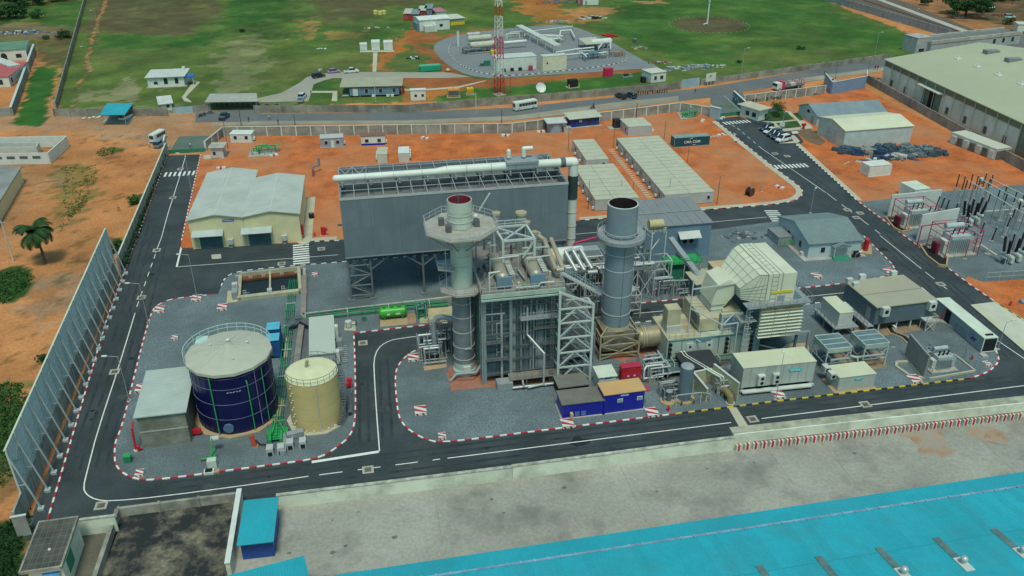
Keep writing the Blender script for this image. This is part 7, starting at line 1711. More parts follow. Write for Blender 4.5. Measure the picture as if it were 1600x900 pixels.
for k in range(3):MB().box(k*2.0,0,.2,k*2.0+1.9,3,2.6).part('cabinet',m_leg,t)
MB().box(-.1,-.1,2.6,6.1,3.1,2.75).part('roof',mat('cab roof',(.42,.40,.27),rough=.7),t)
t=P0('tan_roof_unit','two stepped boxes with tan roofs behind the intake elbow duct','box',57.5,124.0)
MB().box(0,0,.2,4.5,5,3.6).part('box',m_leg,t);MB().box(-.1,-.1,3.6,4.6,5.1,3.75).part('roof',mat('cab roof'),t);MB().box(4.7,1.0,.2,9,6,4.8).part('taller_box',m_gr,t);MB().box(4.6,.9,4.8,9.1,6.1,4.95).part('taller_roof',mat('tan roof',(.50,.36,.20),rough=.7),t)
t=P0('sloping_conveyor','grey sloping covered cable bridge before the control building','bridge',60,134);mb=MB();mb.bar((-3.0,2.5,7.2),(-.5,-7,3.4),1.1,.6);mb.part('cover',m_gr,t);MB().bar((-2.5,0,0),(-2.5,0,6),.2).part('post',m_gr,t)
t=P0('stairway','pale blue grey sloping stairway from the boiler roof to the right','stairs',28.2,113)
mb=MB()
for y in(0,1):mb.bar((0,y,15.3),(7.5,y,10.2),.1,.3)
for k in range(22):mb.box(k*.34,.0,15.2-k*.232,k*.34+.28,1.0,15.25-k*.232)
mb.part('flight',m_grl,t);mb=MB();
mb.rail([(0,0,15.3),(7.5,0,10.2)],1.1,1.0,.06);mb.rail([(0,1,15.3),(7.5,1,10.2)],1.1,1.0,.06);mb.part('handrail',mat('pale blue rail',(.36,.48,.50),rough=.5),t)
mb=MB();mb.box(7.5,-.6,10.0,9.0,2.4,10.15);
for x in(7.6,8.9):mb.bar((x,2.2,0),(x,2.2,10),.2)
mb.part('landing',m_gr,t)
for k,(u,v,w,d,h,n,lb)in enumerate(((7.0,112.5,4.6,3.6,4.2,22,'grey steel pump and valve skid at the left foot of the boiler chimney'),(9.2,115.0,3.4,2.6,6.0,10,'taller riser skid behind the left valve skid'))):
 pipework('valve_skid',lb,(0,0),w,d,h,0,m_alu,140+k,n,ms=[m_gr,m_grd],r=.15).location=(u,v,0)
t=P0('goose_neck_pipe','fat grey goose neck pipe arching out of the left of the chimney','pipe',9.6,113.6);MB().tube([(0,0,1.8),(0,0,7.4),(.6,0,8.2),(1.4,-.3,8.4),(3.2,-1.5,8.4)],.42,14).part('pipe',m_gr,t);MB().ball((0,0,2.2),.9,14,sz=.7).part('trap',m_grl,t)
sheet('slab',[(657,548),(663,580),(697,575),(700,562),(672,545)],.12,m_padb)
sheet('slab',[(938,555),(1000,575),(1060,570),(1040,548),(1000,540)],.12,m_padr)
sheet('slab',[(920,585),(1000,600),(1050,560),(990,560)],.125,mat('dark machine slab',(.13,.14,.135),var=.2,rough=.9))
sheet('slab',[(1005,612),(1130,600),(1140,560),(1000,575)],.122,mat('dark machine slab'))
m_lid=mat('tank lid concrete',(.45,.45,.36),var=.08,scale=.4,rough=.7,dirt=(.30,.31,.25),dscale=.4,damt=.7)
t=P0('storage_tank','big navy blue round tank with pale segmented lid','tank',-20.0,105.9)
R0,Ht=5.55,10.4
MB().revolve([(R0,.25),(R0,Ht-.1)],n=64).part('shell',m_navyT,t)
for z in(2.7,5.2,7.7,9.4):
 h=MB();h.cyl((0,0,z),(0,0,z+.05),R0+.06,n=48);h.part('stiffening_ring',mat('ring steel',(.16,.16,.27),rough=.5),t)
j=MB();[j.box((R0+.012)*math.cos(a)-.02,(R0+.012)*math.sin(a)-.02,.3,(R0+.012)*math.cos(a)+.02,(R0+.012)*math.sin(a)+.02,Ht-.2)for a in[R(k*10)for k in range(36)]];j.part('plate_joint',mat('plate joint',(.006,.009,.065),rough=.5),t)
MB().prism([((R0+.9)*math.cos(i*math.pi/5+.2),(R0+.9)*math.sin(i*math.pi/5+.2))for i in range(10)],0,.25).part('footing',m_padb,t)
l=MB();n=14;Rl=R0+.4
for i in range(n):
 a0,a1=2*math.pi*i/n,2*math.pi*(i+1)/n;p0,p1=(Rl*math.cos(a0),Rl*math.sin(a0)),(Rl*math.cos(a1),Rl*math.sin(a1))
 l.add([(*p0,Ht),(*p1,Ht),(p1[0]*.85,p1[1]*.85,Ht+.25),(p0[0]*.85,p0[1]*.85,Ht+.25)],[(0,1,2,3)]);l.add([(*p0,Ht-.45),(*p1,Ht-.45),(*p1,Ht),(*p0,Ht)],[(0,1,2,3)])
 l.add([(p0[0]*.85,p0[1]*.85,Ht+.25),(p1[0]*.85,p1[1]*.85,Ht+.25),(0,0,Ht+1.25)],[(0,1,2)]);l.add([(*p0,Ht-.45),(0,0,Ht-.45),(*p1,Ht-.45)],[(0,1,2)])
l.part('lid',m_lid,t)
l=MB()
for i in range(n):
 a0=2*math.pi*i/n;l.bar((Rl*.85*math.cos(a0),Rl*.85*math.sin(a0),Ht+.27),(.5*math.cos(a0),.5*math.sin(a0),Ht+1.2),.05,.04)
l.part('lid_seam',mat('seam pale',(.50,.50,.42),rough=.7),t)
for x,y,r in((0,1.1,.32),(2.6,.6,.22),(-2.4,.8,.16),(1.0,-3.2,.14)):v=MB();z=Ht+1.25-math.hypot(x,y)*.2;v.cyl((x,y,z-.2),(x,y,z+.3),r*.6,n=12);v.ball((x,y,z+.3),r,12,sz=.6);v.part('lid_vent',m_w,t)
rl=MB();pts=[(Rl*1.0*math.cos(a),Rl*1.0*math.sin(a),Ht)for a in[R(d)for d in range(18,205,13)]];rl.rail(pts,1.2,3,.07);rl.part('lid_railing',mat('pale aqua rail',(.42,.58,.53),rough=.5),t)
MB().box(-4.8,2.6,Ht+.1,-3.2,4.6,Ht+.3).part('access_platform',mat('pale aqua rail'),t)
for a,z0,z1 in((R(-112),.3,9.8),(R(-63),.3,8.2)):
 x,y=(R0+.25)*math.cos(a),(R0+.25)*math.sin(a);p=MB();p.tube([(x,y,z0),(x,y,z1),(x*.95,y*.95,z1+.35)],.09,8);p.part('green_riser',m_grn,t)
a=R(-50);x,y=(R0+.15)*math.cos(a),(R0+.15)*math.sin(a);MB().bar((x,y,.3),(x,y,10.0),.1).part('conduit',mat('ring steel'),t)
a=R(-38);x,y=(R0+.2)*math.cos(a),(R0+.2)*math.sin(a);MB().bar((x,y,.3),(x,y,9.5),.1).part('green_riser',m_grn,t)
m_=MB();a=R(-98);m_.cyl(((R0-.1)*math.cos(a),(R0-.1)*math.sin(a),1.4),((R0+.3)*math.cos(a),(R0+.3)*math.sin(a),1.4),.7,n=18);m_.part('manhole',mat('manhole blue',(.10,.16,.26),rough=.5),t)
p=MB();
for i in range(5):
 a0=R(-92+i*4.2);a1=R(-92+(i+1)*4.2-1.2);p.bar(((R0+.03)*math.cos(a0),(R0+.03)*math.sin(a0),7.2+.1*(i%2)),((R0+.03)*math.cos(a1),(R0+.03)*math.sin(a1),7.2+.1*((i+1)%2)),.03,.16)
p.part('maker_mark',mat('pale mark',(.25,.28,.5),rough=.5),t)
t=P0('storage_tank','cream steel round tank with pale yellow lid and black ring railing','tank',-8.8,102.2)
R0,Ht=3.62,8.1
MB().revolve([(R0,.2),(R0,Ht)],n=56).part('shell',m_creamT,t)
for z in(2.1,4.1,6.1):MB().revolve([(R0+.012,z),(R0+.012,z+.05)],n=56).part('weld_seam',mat('weld seam',(.48,.36,.17),rough=.6),t)
MB().revolve([(R0+.05,Ht),(R0*.5,Ht+.25),(0,Ht+.42)],n=56).part('lid',mat('pale yellow lid',(.64,.64,.40),var=.06,rough=.55,dirt=(.5,.5,.3),dscale=.4,damt=.5),t)
MB().prism([((R0+.7)*math.cos(i*math.pi/5),(R0+.7)*math.sin(i*math.pi/5))for i in range(10)],0,.22).part('footing',m_pave,t)
rl=MB();rl.rail([(R0*math.cos(2*math.pi*i/24),R0*math.sin(2*math.pi*i/24),Ht)for i in range(24)],1.0,1.0,.05,closed=True);rl.part('lid_railing',m_grd,t)
MB().bar((-.7,.8,Ht+.3),(-.4,.6,Ht+1.5),.35).part('lid_vent',mat('cap tan'),t)
MB().bar((.6,-R0-.1,.4),(.5,-R0-.1,Ht-.3),.13).part('down_pipe',m_grl,t)
for k in range(12):
 a=R(215+(k%2)*6);MB().cyl(((R0-.05)*math.cos(a),(R0-.05)*math.sin(a),1+k*.6),((R0+.2)*math.cos(a),(R0+.2)*math.sin(a),1+k*.6),.09,n=8).part('stub',m_w2,t)
for k in range(10):a=R(200+k*16);MB().box((R0+.1)*math.cos(a)-.12,(R0+.1)*math.sin(a)-.12,.2,(R0+.1)*math.cos(a)+.12,(R0+.1)*math.sin(a)+.12,.55).part('anchor',m_w2,t)
l=MB()
for k in range(24):
 a=R(-40+k*3.6);a1=R(-40+(k+1)*3.6);z=.6+k*.31;l.box((R0+.5)*math.cos(a)-.35,(R0+.5)*math.sin(a)-.2,z,(R0+.5)*math.cos(a)+.35,(R0+.5)*math.sin(a)+.2,z+.05)
 l.bar(((R0+.9)*math.cos(a),(R0+.9)*math.sin(a),z+1),((R0+.9)*math.cos(a1),(R0+.9)*math.sin(a1),z+1.31),.05);l.bar(((R0+.9)*math.cos(a),(R0+.9)*math.sin(a),z),((R0+.9)*math.cos(a),(R0+.9)*math.sin(a),z+1),.04)
l.part('spiral_stair',m_grd,t)
t,W,D,H=house('pump_shed','blackened block shed with pale sheet roof beside the blue tank','shed',(225,701),(299,692),652,582,blockmat('mossy block',(.27,.265,.215),(.45,.45,.45),.5,.22,var=.4,dirt=(.10,.11,.09),damt=.8),mat('pale green roof',(.40,.46,.42),var=.07,scale=.4,rough=.6,ribs=('Y',.4),dirt=(.32,.36,.31),dscale=.3,damt=.5),'mono',.5,.3)
MB().box(-.05,-.06,H*.5,W+.05,.0,H*.5+.18).part('tie_beam',m_conc,t)
t=P0('fire_riser','red fire riser pipe with valve at the left corner of the block shed','pipe',-33.1,99.3);p=MB();p.tube([(0,0,.2),(.1,.3,3.6),(.1,1.2,4.2)],.16,8);p.tube([(0,0,.5),(.9,-.1,.5)],.14,8);p.part('pipe',m_red,t);MB().cyl((0,0,.1),(0,0,.35),.3,n=10).part('base',m_w,t);MB().cyl((.4,-.1,.3),(.4,-.1,.9),.22,n=10).part('valve',m_red,t)
t=P0('hose_box','red hose box between the block shed and the blue tank','cabinet',-26.0,101.0);MB().box(0,0,.5,1.3,.5,1.2).part('box',m_red,t);MB().box(.5,.1,0,.8,.4,.5).part('post',m_red,t)
t=P0('waste_bin','small dark green bin near the rounded kerb corner','bin',*G(201,722));MB().box(-.45,-.4,.1,.45,.4,1.1).part('body',m_grnd,t);MB().box(-.5,-.45,1.1,.5,.45,1.2).part('lid',m_grn,t)
t=P0('green_pump_unit','small bright green pump unit in front of the blue tank','pump',*G(333,722))
pp=MB();pp.tube([(-1.5,.2,.2),(-1.5,.2,.6),(-.2,.2,.6),(-.2,.9,.9),(0,1.8,2.6)],.1,8);pp.tube([(0,0,.1),(0,0,1.4),(.5,.4,2.0)],.1,8);pp.box(-.35,-.3,.1,.45,.5,1.0);pp.part('green_pipework',m_grn,t)
MB().box(-.5,-1.5,.1,.7,-.6,1.3).part('control_box',m_w2,t);MB().box(-.9,-2.6,0,.4,-1.7,.35).part('pit_frame',m_w,t);MB().box(-.7,-2.45,.2,.2,-1.85,.5).part('pit_motor',m_dark,t);MB().box(.5,-2.5,0,1.1,-1.9,.3).part('pad',m_padb,t);MB().box(-.2,1.7,2.3,.9,2.4,2.5).part('rain_hood',m_w2,t)
t=P0('green_valve_station','bright green valve station with two grey motor boxes between both tanks','valves',*G(421,708))
for k,x in enumerate((.2,1.65)):
 b=MB();b.box(x-.45,-.9,.1,x+.45,.3,1.3);b.part('motor_box',m_cab,t);MB().box(x-.3,-.97,.2,x+.3,-.9,.8).part('motor',m_dark,t)
 g=MB();g.tube([(x,.5,.3),(x,1.0,1.5),(x,2.6,1.7)],.17,8);g.cyl((x,.9,.2),(x,.9,1.7),.22,n=10);g.part('green_pump',m_grn,t)
g=MB()
for k in range(4):g.bar((-.2,2.2+k*.6,.9+k*.1),(2.1,2.2+k*.6,.9+k*.1),.08)
g.tube([(.9,2.4,1.0),(.9,5.0,1.2)],.11,8);g.tube([(.2,2.6,1.0),(.8,4.6,1.9),(2.0,4.6,1.9)],.09,8);g.tube([(2.2,2.6,1.0),(1.3,4.6,1.7)],.09,8);g.box(-.4,2.0,.6,2.4,4.6,.7);g.part('green_frame',m_grn,t)
for x,y in((-.3,2.1),(2.3,2.1),(-.3,4.5),(2.3,4.5)):MB().bar((x,y,0),(x,y,1.6),.1).part('post',m_grnd,t)
MB().tube([(-.2,1.2,.5),(-1.3,1.6,.5),(-1.9,2.6,.5)],.09,6).part('black_hose',m_tyre,t)
t=P0('motor_boxes','pair of grey motor boxes with small pipes right of the green valve station','motors',*G(452,700))
for x in(.2,1.9):MB().box(x-.45,-.6,.1,x+.45,.6,1.2).part('motor_box',m_cab,t);MB().box(x-.3,-.67,.2,x+.3,-.6,.8).part('motor',m_dark,t);MB().bar((x,.7,.3),(x+.3,1.9,.8),.08).part('rod',m_grl,t)
t=P0('cable_duct','grey concrete covered cable duct turning between the two tanks','duct',*G(441,709))
p=MB();p.bar((.2,-.6,.5),(.2,2.6,.5),.8,.8);p.bar((-.3,2.8,.6),(2.8,3.6,.6),.9,.8);p.part('cover',m_gr,t)
u0,v0=G(455,655);P_=[G(458,640),G(466,560),G(471,520),G(475,494),G(476,436)]
p=MB()
c=Vector(G(441,709))
for a,b in zip(P_,P_[1:]):p.bar((a[0]-c.x,a[1]-c.y,.55),(b[0]-c.x,b[1]-c.y,.55),.95,.7)
p.part('long_cover',mat('duct brown grey',(.25,.225,.19),var=.15,scale=.6,rough=.8,dirt=(.15,.14,.12),dscale=.4,damt=.5),t)
t=P0('red_extinguisher','orange red cylinder standing left of the green valve station','cylinder',*G(399,699));MB().cyl((0,0,.3),(-.3,.2,1.9),.3,n=10).part('cylinder',mat('orange red',(.50,.07,.03),rough=.5),t);MB().box(-.3,-.3,0,.4,.3,.3).part('foot',m_padb,t)
def pipes(label,pts,zs,offs,r,m,step=2.2,name='pipe_run',posts=True,wd=None,cat='pipes'):
 P=[Vector(G(*q))for q in pts];c=P[0];t=T(name,label,cat,c)
 for k,(z,o)in enumerate(zip(zs,offs)):
  Q=offset([tuple(p-c)for p in P],o);MB().tube([(q.x,q.y,z)for q in Q],r,8).part('pipe',m if not isinstance(m,list)else m[k%len(m)],t)
 L=resample([tuple(p-c)for p in P],step)
 if posts:
  a,b=min(offs),max(offs)
  for i,q in enumerate(L[:-1]):
   d=(L[i+1]-q).normalized();n_=Vector((-d.y,d.x));zt=max(zs)+.05;f=MB()
   for s in(a-.15,b+.15):f.bar((*(q+n_*s),0),(*(q+n_*s),zt),.08)
   f.bar((*(q+n_*(a-.2)),zt),(*(q+n_*(b+.2)),zt),.1);f.part('trestle',m_w2 if i%3==0 else m_grnd,t)
 return t
pipes('run of green pipes going north between the navy and cream tanks',[(437,690),(443,640),(452,560),(458,500),(463,440)],[.35,.4,.45,.4,.5],[-.1,.25,.55,.9,1.2],.06,[m_grnd,m_grn,m_grnd],2.6)
pipes('long green pipe run along the concrete beam in front of the condenser',[(478,500),(560,490),(640,482),(700,477)],[.6,.6,.8,1.0,.5],[-.9,-.5,-.1,.3,.6],.1,[m_grnd,m_grn,m_grnd],2.4)
t=P0('concrete_beam','long low concrete beam in front of the condenser legs','beam',*G(474,497));p=MB();b=Vector(G(712,469))-Vector(G(474,497));p.bar((0,0,.5),(b.x,b.y,.5),.45,.8);p.part('beam',m_conc,t)
for x,y in((652,478),):a=Vector(G(x,y))-Vector(G(474,497));MB().bar((a.x,a.y-2.6,.6),(a.x,a.y,.6),.5,.5).part('branch',m_conc,t)
t=P0('green_tank','glossy green horizontal tank with three manholes on a tan slab','tank',*G(596,499));
mb=MB();mb.cyl((0,0,1.35),(4.1,0,1.35),.95,n=26);mb.cyl((0,0,1.35),(-.35,0,1.35),.95,.55,26);mb.cyl((4.1,0,1.35),(4.45,0,1.35),.95,.55,26);mb.part('shell',mat('bright green',(.05,.36,.04),var=.1,rough=.35),t)
for x in(.6,1.9,3.2):MB().cyl((x,0,2.2),(x,0,2.45),.32,n=14).part('manhole',mat('green dark lid',(.03,.22,.04),rough=.4),t)
MB().box(1.0,-.97,1.2,1.5,-.9,1.5).part('label_plate',m_w,t);MB().box(2.5,-.97,1.2,3.3,-.9,1.5).part('label_plate',m_w,t)
for x in(.4,3.5):MB().box(x,-.7,0,x+.3,.7,.8).part('saddle',m_grnd,t)
sheet('slab',[(594,512),(594,497),(636,492),(637,508)],.13,m_padb);sheet('slab',[(637,508),(636,492),(650,490),(650,506)],.132,mat('rust slab',(.34,.20,.12),var=.2,rough=.9))
sheet('slab',[(656,506),(656,484),(706,479),(708,502)],.13,mat('yellow slab',(.48,.42,.24),var=.15,scale=.5,rough=.9,dirt=(.3,.28,.2),dscale=.4,damt=.5));sheet('slab',[(538,517),(539,505),(555,503),(556,518)],.13,m_pave)
t=P0('dosing_skid','small white drum and pipes on the pale slab at the road bend','skid',*G(545,512));MB().cyl((0,0,.3),(0,0,1.3),.55,n=14).part('drum',m_w2,t);MB().tube([(.5,0,.5),(1.3,0,.5),(1.3,.8,.9)],.06,6).part('hose',m_tyre,t)
bxg=P0('green_box','small dark green box on the gravel left of the green tank','box',*G(569,502));MB().box(-.3,-.3,0,.3,.3,.9).part('body',m_grnd,bxg);MB().box(-.35,-.35,.9,.35,.35,1.0).part('lid',m_grnd,bxg)
pipework('dosing_pipework','small dark pipework at the end of the yellow slab',(652,500),2.2,2.4,2.2,0,m_grnd,160,10,ms=[m_gr])
mb=MB();mb.rail([(*G(658,505),.13),(*G(707,500),.13)],1.0,1.2,.06);mb.solo('guard_rail',m_grl,'grey guard rail along the yellow slab beside the road','railing')
a=Vector(G(486,560));t=T('pump_house','long narrow pump house with flat pale roof between cream tank and condenser','building',(-9.9,114.6,0),R(1.0));W,D,H=4.1,12.0,2.9
MB().box(.15,.15,0,W-.15,D-.15,H).part('wall',m_cab,t);MB().box(0,0,H+.003,W,D,H+.15).part('roof',mat('pale flat roof',(.45,.50,.43),var=.05,scale=.4,rough=.6,dirt=(.38,.42,.36),dscale=.2,damt=.5),t)
for y in(.6,8.4):MB().box(W-.1,y,.5,W+.5,y+1.0,2.7).part('white_unit',m_w,t)
for k in range(9):MB().box(W+.7,1.2+k*.6,.2,W+1.7,1.55+k*.6,.3).part('grating_step',m_gr,t)
for y in(2.6,5.6):MB().box(W+.1,y,0,W+1.0,y+1.2,1.6).part('pump_unit',m_gr,t)
t=P0('access_gallery','dark steel ladder frame right of the cream tank','frame',-4.6,101.4);f=MB();f.rail([(0,0,0),(0,6,0)],1.2,1.0,.06);f.rail([(1,0,0),(1,6,0)],2.2,1.2,.06);f.part('rails',m_grd,t);MB().box(.2,0,.9,.8,6,1.0).part('walkway',m_grd,t)
t=P0('red_hose_cabinet','red hose cabinet beside the kerb right of the cream tank','cabinet',*G(547,606));MB().box(-.4,-.3,.4,.4,.3,1.7).part('cabinet',m_red,t);MB().box(-.15,-.15,0,.15,.15,.4).part('post',m_red,t);MB().box(-.7,-.9,.8,-.1,-.3,1.4).part('reel',m_mag,t)
t=P0('duct_canopy','dark folded metal canopy over the brown duct north of the tanks','canopy',*G(468,512));p=MB();p.bar((0,0,2.0),(-1.9,-1.0,1.1),1.2,.12);p.bar((0,0,2.0),(1.9,-1.0,1.1),1.2,.12);p.bar((-.5,0,2.06),(.5,0,2.06),1.2,.14);p.part('plates',m_grd,t);
for x in(-1.8,1.8):MB().bar((x,-1,0),(x,-1,1.1),.12).part('post',m_grl,t)
t=P0('dosing_container','pair of bright blue boxes with turquoise lids behind the navy tank','container',*G(420,560))
for y,h in((0,3.2),(2.9,3.6)):
 MB().box(0,y,.1,2.0,y+2.3,h).part('blue_box',mat('blue box',(.02,.09,.27),var=.15,rough=.5),t);MB().box(-.1,y-.1,h+.003,2.0,y+2.2,h+.12).part('turquoise_lid',mat('light turquoise',(.10,.42,.55),rough=.5),t)
MB().box(2.4,-.4,0,2.9,5.6,.25).part('kerb_strip',m_pave,t);MB().box(-.3,-.3,0,2.3,5.4,.1).part('slab',m_conc,t)
MB().box(.2,-.2,.6,.9,-.02,2.0).part('pump_panel',m_grd,t)
t=P0('cooling_pit','open concrete pit with two rust brown basins','basin',*G(374,471))
fl,fr=Vector((0,0)),Vector(G(470,460))-Vector(G(374,471));W=fr.length;an=math.atan2(fr.y,fr.x);t.rotation_euler=(0,0,an);D=(Vector(G(359,440))-Vector(G(374,471))).length+.6
p=MB();p.box(0,0,0,W,1.0,.75);p.box(0,D-.3,0,W,D,1.25);p.box(-.3,0,0,.3,D,.8);p.box(W-.3,0,0,W+.3,D,1.3);p.box(W*.49,1,0,W*.52,D-.3,.9);p.part('rim',mat('yellowish concrete',(.42,.39,.27),var=.15,scale=.5,rough=.85,dirt=(.2,.19,.14),dscale=.4,damt=.6),t)
p=MB();p.box(.3,1.0,-.02,W*.49,D-.3,.14);p.box(W*.52,1.0,-.02,W-.3,D-.3,.14);p.part('basin_floor',mat('dark water',(.012,.018,.02),rough=.25),t)
p=MB();p.box(.32,D-1.7,.15,W*.49,D-.32,.5);p.box(W*.52,D-1.7,.15,W-.32,D-.32,.5);p.part('rusty_wall',mat('rust brown',(.17,.065,.03),var=.4,scale=.6,rough=.85,dirt=(.05,.03,.02),dscale=.5,damt=.7),t)
for x in(1.6,4.0,7.4,10.0):p=MB();p.bar((x,D-1.2,.5),(x+.5,D-1.2,.9),.1);p.bar((x+.5,D-1.2,.5),(x,D-1.2,.9),.1);p.bar((x,D-1.2,.5),(x,D-1.2,.9),.08);p.bar((x+.5,D-1.2,.5),(x+.5,D-1.2,.9),.08);p.part('bracket',m_w2,t)
for x in(.8,W*.7):p=MB();p.bar((x,1.2,.8),(x+.5,2.6,.3),.08);p.bar((x+.5,1.2,.8),(x+1.0,2.6,.3),.08);p.rail([(x,1.0,.8),(x+.5,1.0,.8)],.8,.5,.07);p.part('ladder',m_grl,t)
MB().box(W*.46,.5,.75,W*.54,1.5,1.3).part('sump_box',m_cab,t)
p=MB();p.box(-2.2,-.2,0,-.3,4.4,.12);p.part('side_slab',mat('yellow slab'),t);MB().box(-1.2,.6,.1,-.2,2.4,1.6).part('grey_bin',m_gr,t);MB().box(-1.2,3.2,.1,-.2,4.3,1.9).part('kiosk',m_cab,t)
p=MB();p.bar((W+1.0,D,.5),(W+.9,-1,.5),.5,.6);p.bar((-1,D+.2,.4),(W+1,D+.4,.6),.3,.5);p.part('pipe_trench',m_conc,t)
heap((388,434),8,2,.5,.5,'thin pale pipes and boards beside the crossing kerb',[m_conc,m_gr],41)
b0,b1=Vector((-44.3,89.6)),Vector((-47.0,155.5));d=b1-b0;L=d.length;an=math.atan2(d.y,d.x)
t=T('noise_barrier','tall grey blue panelled noise wall with slanting steel struts along the left road','barrier',b0,an)
m_bp=mat('barrier panel',(.60,.68,.64),var=.07,scale=.3,rough=.5,dirt=(.5,.56,.54),dscale=.2,damt=.4)
N_=19;Hb=9.6
for i in range(N_):
 x0,x1=L*i/N_,L*(i+1)/N_
 MB().box(x0+.03,-.06,3.0,x1-.03,.04,Hb).part('panel',m_bp,t)
for i in range(N_+1):
 x=L*i/N_;p=MB();p.bar((x,-.16,0),(x,-.16,Hb+.1),.16);p.bar((x,-.2,Hb-1.2),(x,-1.75,.3),.18);p.box(x-.35,-2.1,0,x+.35,-1.4,.35);p.bar((x,-.2,4.2),(x,-1.1,4.2),.08);p.part('strut',mat('strut grey',(.40,.45,.44),rough=.5),t)
p=MB();p.box(-.1,-.14,Hb,L+.1,.1,Hb+.14);p.part('top_rail',mat('pale cap',(.55,.56,.44),rough=.6),t)
p=MB()
for k in range(5):p.bar((0,-.1,4.2+k*1.15),(L,-.1,4.2+k*1.15),.05)
p.part('panel_joints',mat('joint light',(.50,.58,.56),rough=.5),t)
p=MB()
for z in(3.2,5.6):p.bar((0,-.12,z),(L/N_,-.12,z+2.4),.09);p.bar((L/N_,-.12,z),(0,-.12,z+2.4),.09)
p.part('end_brace',m_grl,t)
t=T('boundary_wall','brown block wall under the noise barrier panels','wall',b0+Vector((.25,-3.5)),an);MB().box(0,-.12,-.1,L+4,.12,3.1).part('panel',m_fence,t)
for i in range(18):MB().box(i*4-.12,-.2,-.1,i*4+.12,.16,3.2).part('post',m_conc,t)
t=wallrun('site_fence','long pale concrete panel fence beside the left road north of the noise barrier',(188,424),(262,241),3.0,.18,wm=mat('fence panel pale',(.36,.36,.30),var=.12,scale=.4,rough=.85,dirt=(.25,.25,.2),dscale=.3,damt=.6),post=True,step=3.4,pm=m_conc,pw=.2,coping=mat('pale cap'),cat='fence',ph=0)
t=T('gate_wall','pale blue gate wall end at the left site gate','wall',(*G(259,240),0),R(95));MB().box(0,-.15,0,5,.15,3.4).part('panel',mat('pale blue gate'),t);MB().box(-.1,-.2,3.4,5.1,.2,3.55).part('coping',m_w,t)
wallrun('end_wall','pale low wall closing the left site corner in the foreground',(28,838),(50,834),3.0,.2,wm=m_blockl,coping=m_w2)
rng=random.Random(77)
for i in range(34):
 q=i/33;x=194+(256-194)*q;y=418+(250-418)*q;bush((x+1.5,y),.55+.15*rng.random(),1.5,'dark green shrub in the planted row along the left road fence',200+i,'shrub',m_leaf3,130,.2,group='dark green shrubs planted along the left road fence')
def palm(px,h,label,seed):
 rng=random.Random(seed);u,v=G(*px);t=T('palm_tree',label,'palm',(u,v,0));
 tr=MB();pts=[(0,0,-.1),(.15,0,h*.4),(-.1,.1,h*.75),(-.35,.15,h)]
 for a,b,ra,rb in zip(pts,pts[1:],(.32,.24,.2),(.24,.2,.17)):tr.cyl(a,b,ra,rb,10)
 tr.part('trunk',m_bark,t)
 top=Vector(pts[-1])
 for k in range(30):
  a=k*2.399+rng.uniform(-.2,.2);el=[.9,.45,.1,-.25][k%4]+rng.uniform(-.1,.1);Ln=rng.uniform(4.2,5.0);fr=MB();P=[];n=9;p=top.copy();e=el+.45
  for j in range(n+1):
   P.append(p.copy());p=p+Vector((math.cos(a)*math.cos(e),math.sin(a)*math.cos(e),math.sin(e)))*(Ln/n);e-=.17+.03*j
  side=Vector((-math.sin(a),math.cos(a),0))
  for j in range(n):
   fr.bar(P[j],P[j+1],.06)
   for s in(-1,1):
    for f_ in(0,.2,.4,.6,.8):
     q=P[j]+(P[j+1]-P[j])*f_;w=(1.05*math.sin(math.pi*(j+f_+.6)/(n+.8))+.15);dirn=(side*s+(P[j+1]-P[j]).normalized()*.6+Vector((0,0,-.45))).normalized()*w
     tl=(P[j+1]-P[j]).normalized()*.06
     fr.add([q-tl,q+tl,q+dirn+tl*.5,q+dirn-tl*.5],[(0,1,2,3)])
  fr.part('frond',m_leaf,t)
palm((70,412),6.6,'lone coconut palm on the sandy ground at the left edge',3)
bush((207,318),1.6,2.0,'round green bush outside the left fence, farther one',301,n=420,s=.28,lm=m_leaf2)
bush((184,392),1.8,2.0,'green bush outside the left fence near the end of the noise barrier',302,n=460,s=.28,lm=m_leaf)
bush((72,563),1.5,1.0,'small bush beside the outer side of the noise barrier',303,n=260,s=.25)
def weeds(px_poly,n,label,seed,hmax=.6,s=.3,lm=None,name='weeds'):
 rng=random.Random(seed);P=GP(px_poly);xs=[p[0]for p in P];ys=[p[1]for p in P];mb=MB();c=0;
 k=0
 while c<n and k<n*30:
  k+=1;x,y=rng.uniform(min(xs),max(xs)),rng.uniform(min(ys),max(ys))
  ins=False
  for i in range(len(P)):
   x0,y0=P[i];x1,y1=P[(i+1)%len(P)]
   if(y0>y)!=(y1>y)and x<(x1-x0)*(y-y0)/(y1-y0)+x0:ins=not ins
  if not ins:continue
  c+=1
  for q in range(5):
   a=rng.uniform(0,6.28);w=s*rng.uniform(.5,1.2);h=hmax*rng.uniform(.3,1);ox,oy=rng.gauss(0,.25),rng.gauss(0,.25)
   dx,dy=math.cos(a)*w,math.sin(a)*w
   mb.add([(x+ox-dx*.5,y+oy-dy*.5,-.05),(x+ox+dx*.5,y+oy+dy*.5,-.05),(x+ox+dx*.6-dy*.4,y+oy+dy*.6+dx*.4,h),(x+ox-dx*.3-dy*.4,y+oy-dy*.3+dx*.4,h*.9)],[(0,1,2,3)])
 return mb.solo(name,lm or m_leaf,None,None,kind='stuff')
weeds([(-10,600),(30,598),(52,630),(44,672),(22,740),(-10,775)],600,'',1,.22,.26,m_leaf2)
weeds([(38,780),(20,815),(-20,830),(-20,905),(26,900),(32,860),(26,830),(46,812)],600,'',2,.28,.28)
weeds([(-5,428),(30,420),(50,430),(38,452),(8,474),(-5,474)],500,'',3,.25,.3,m_leaf2)
weeds([(95,262),(152,258),(150,300),(132,322),(104,344),(98,310)],170,'',5,.15,.25,m_leaf2)
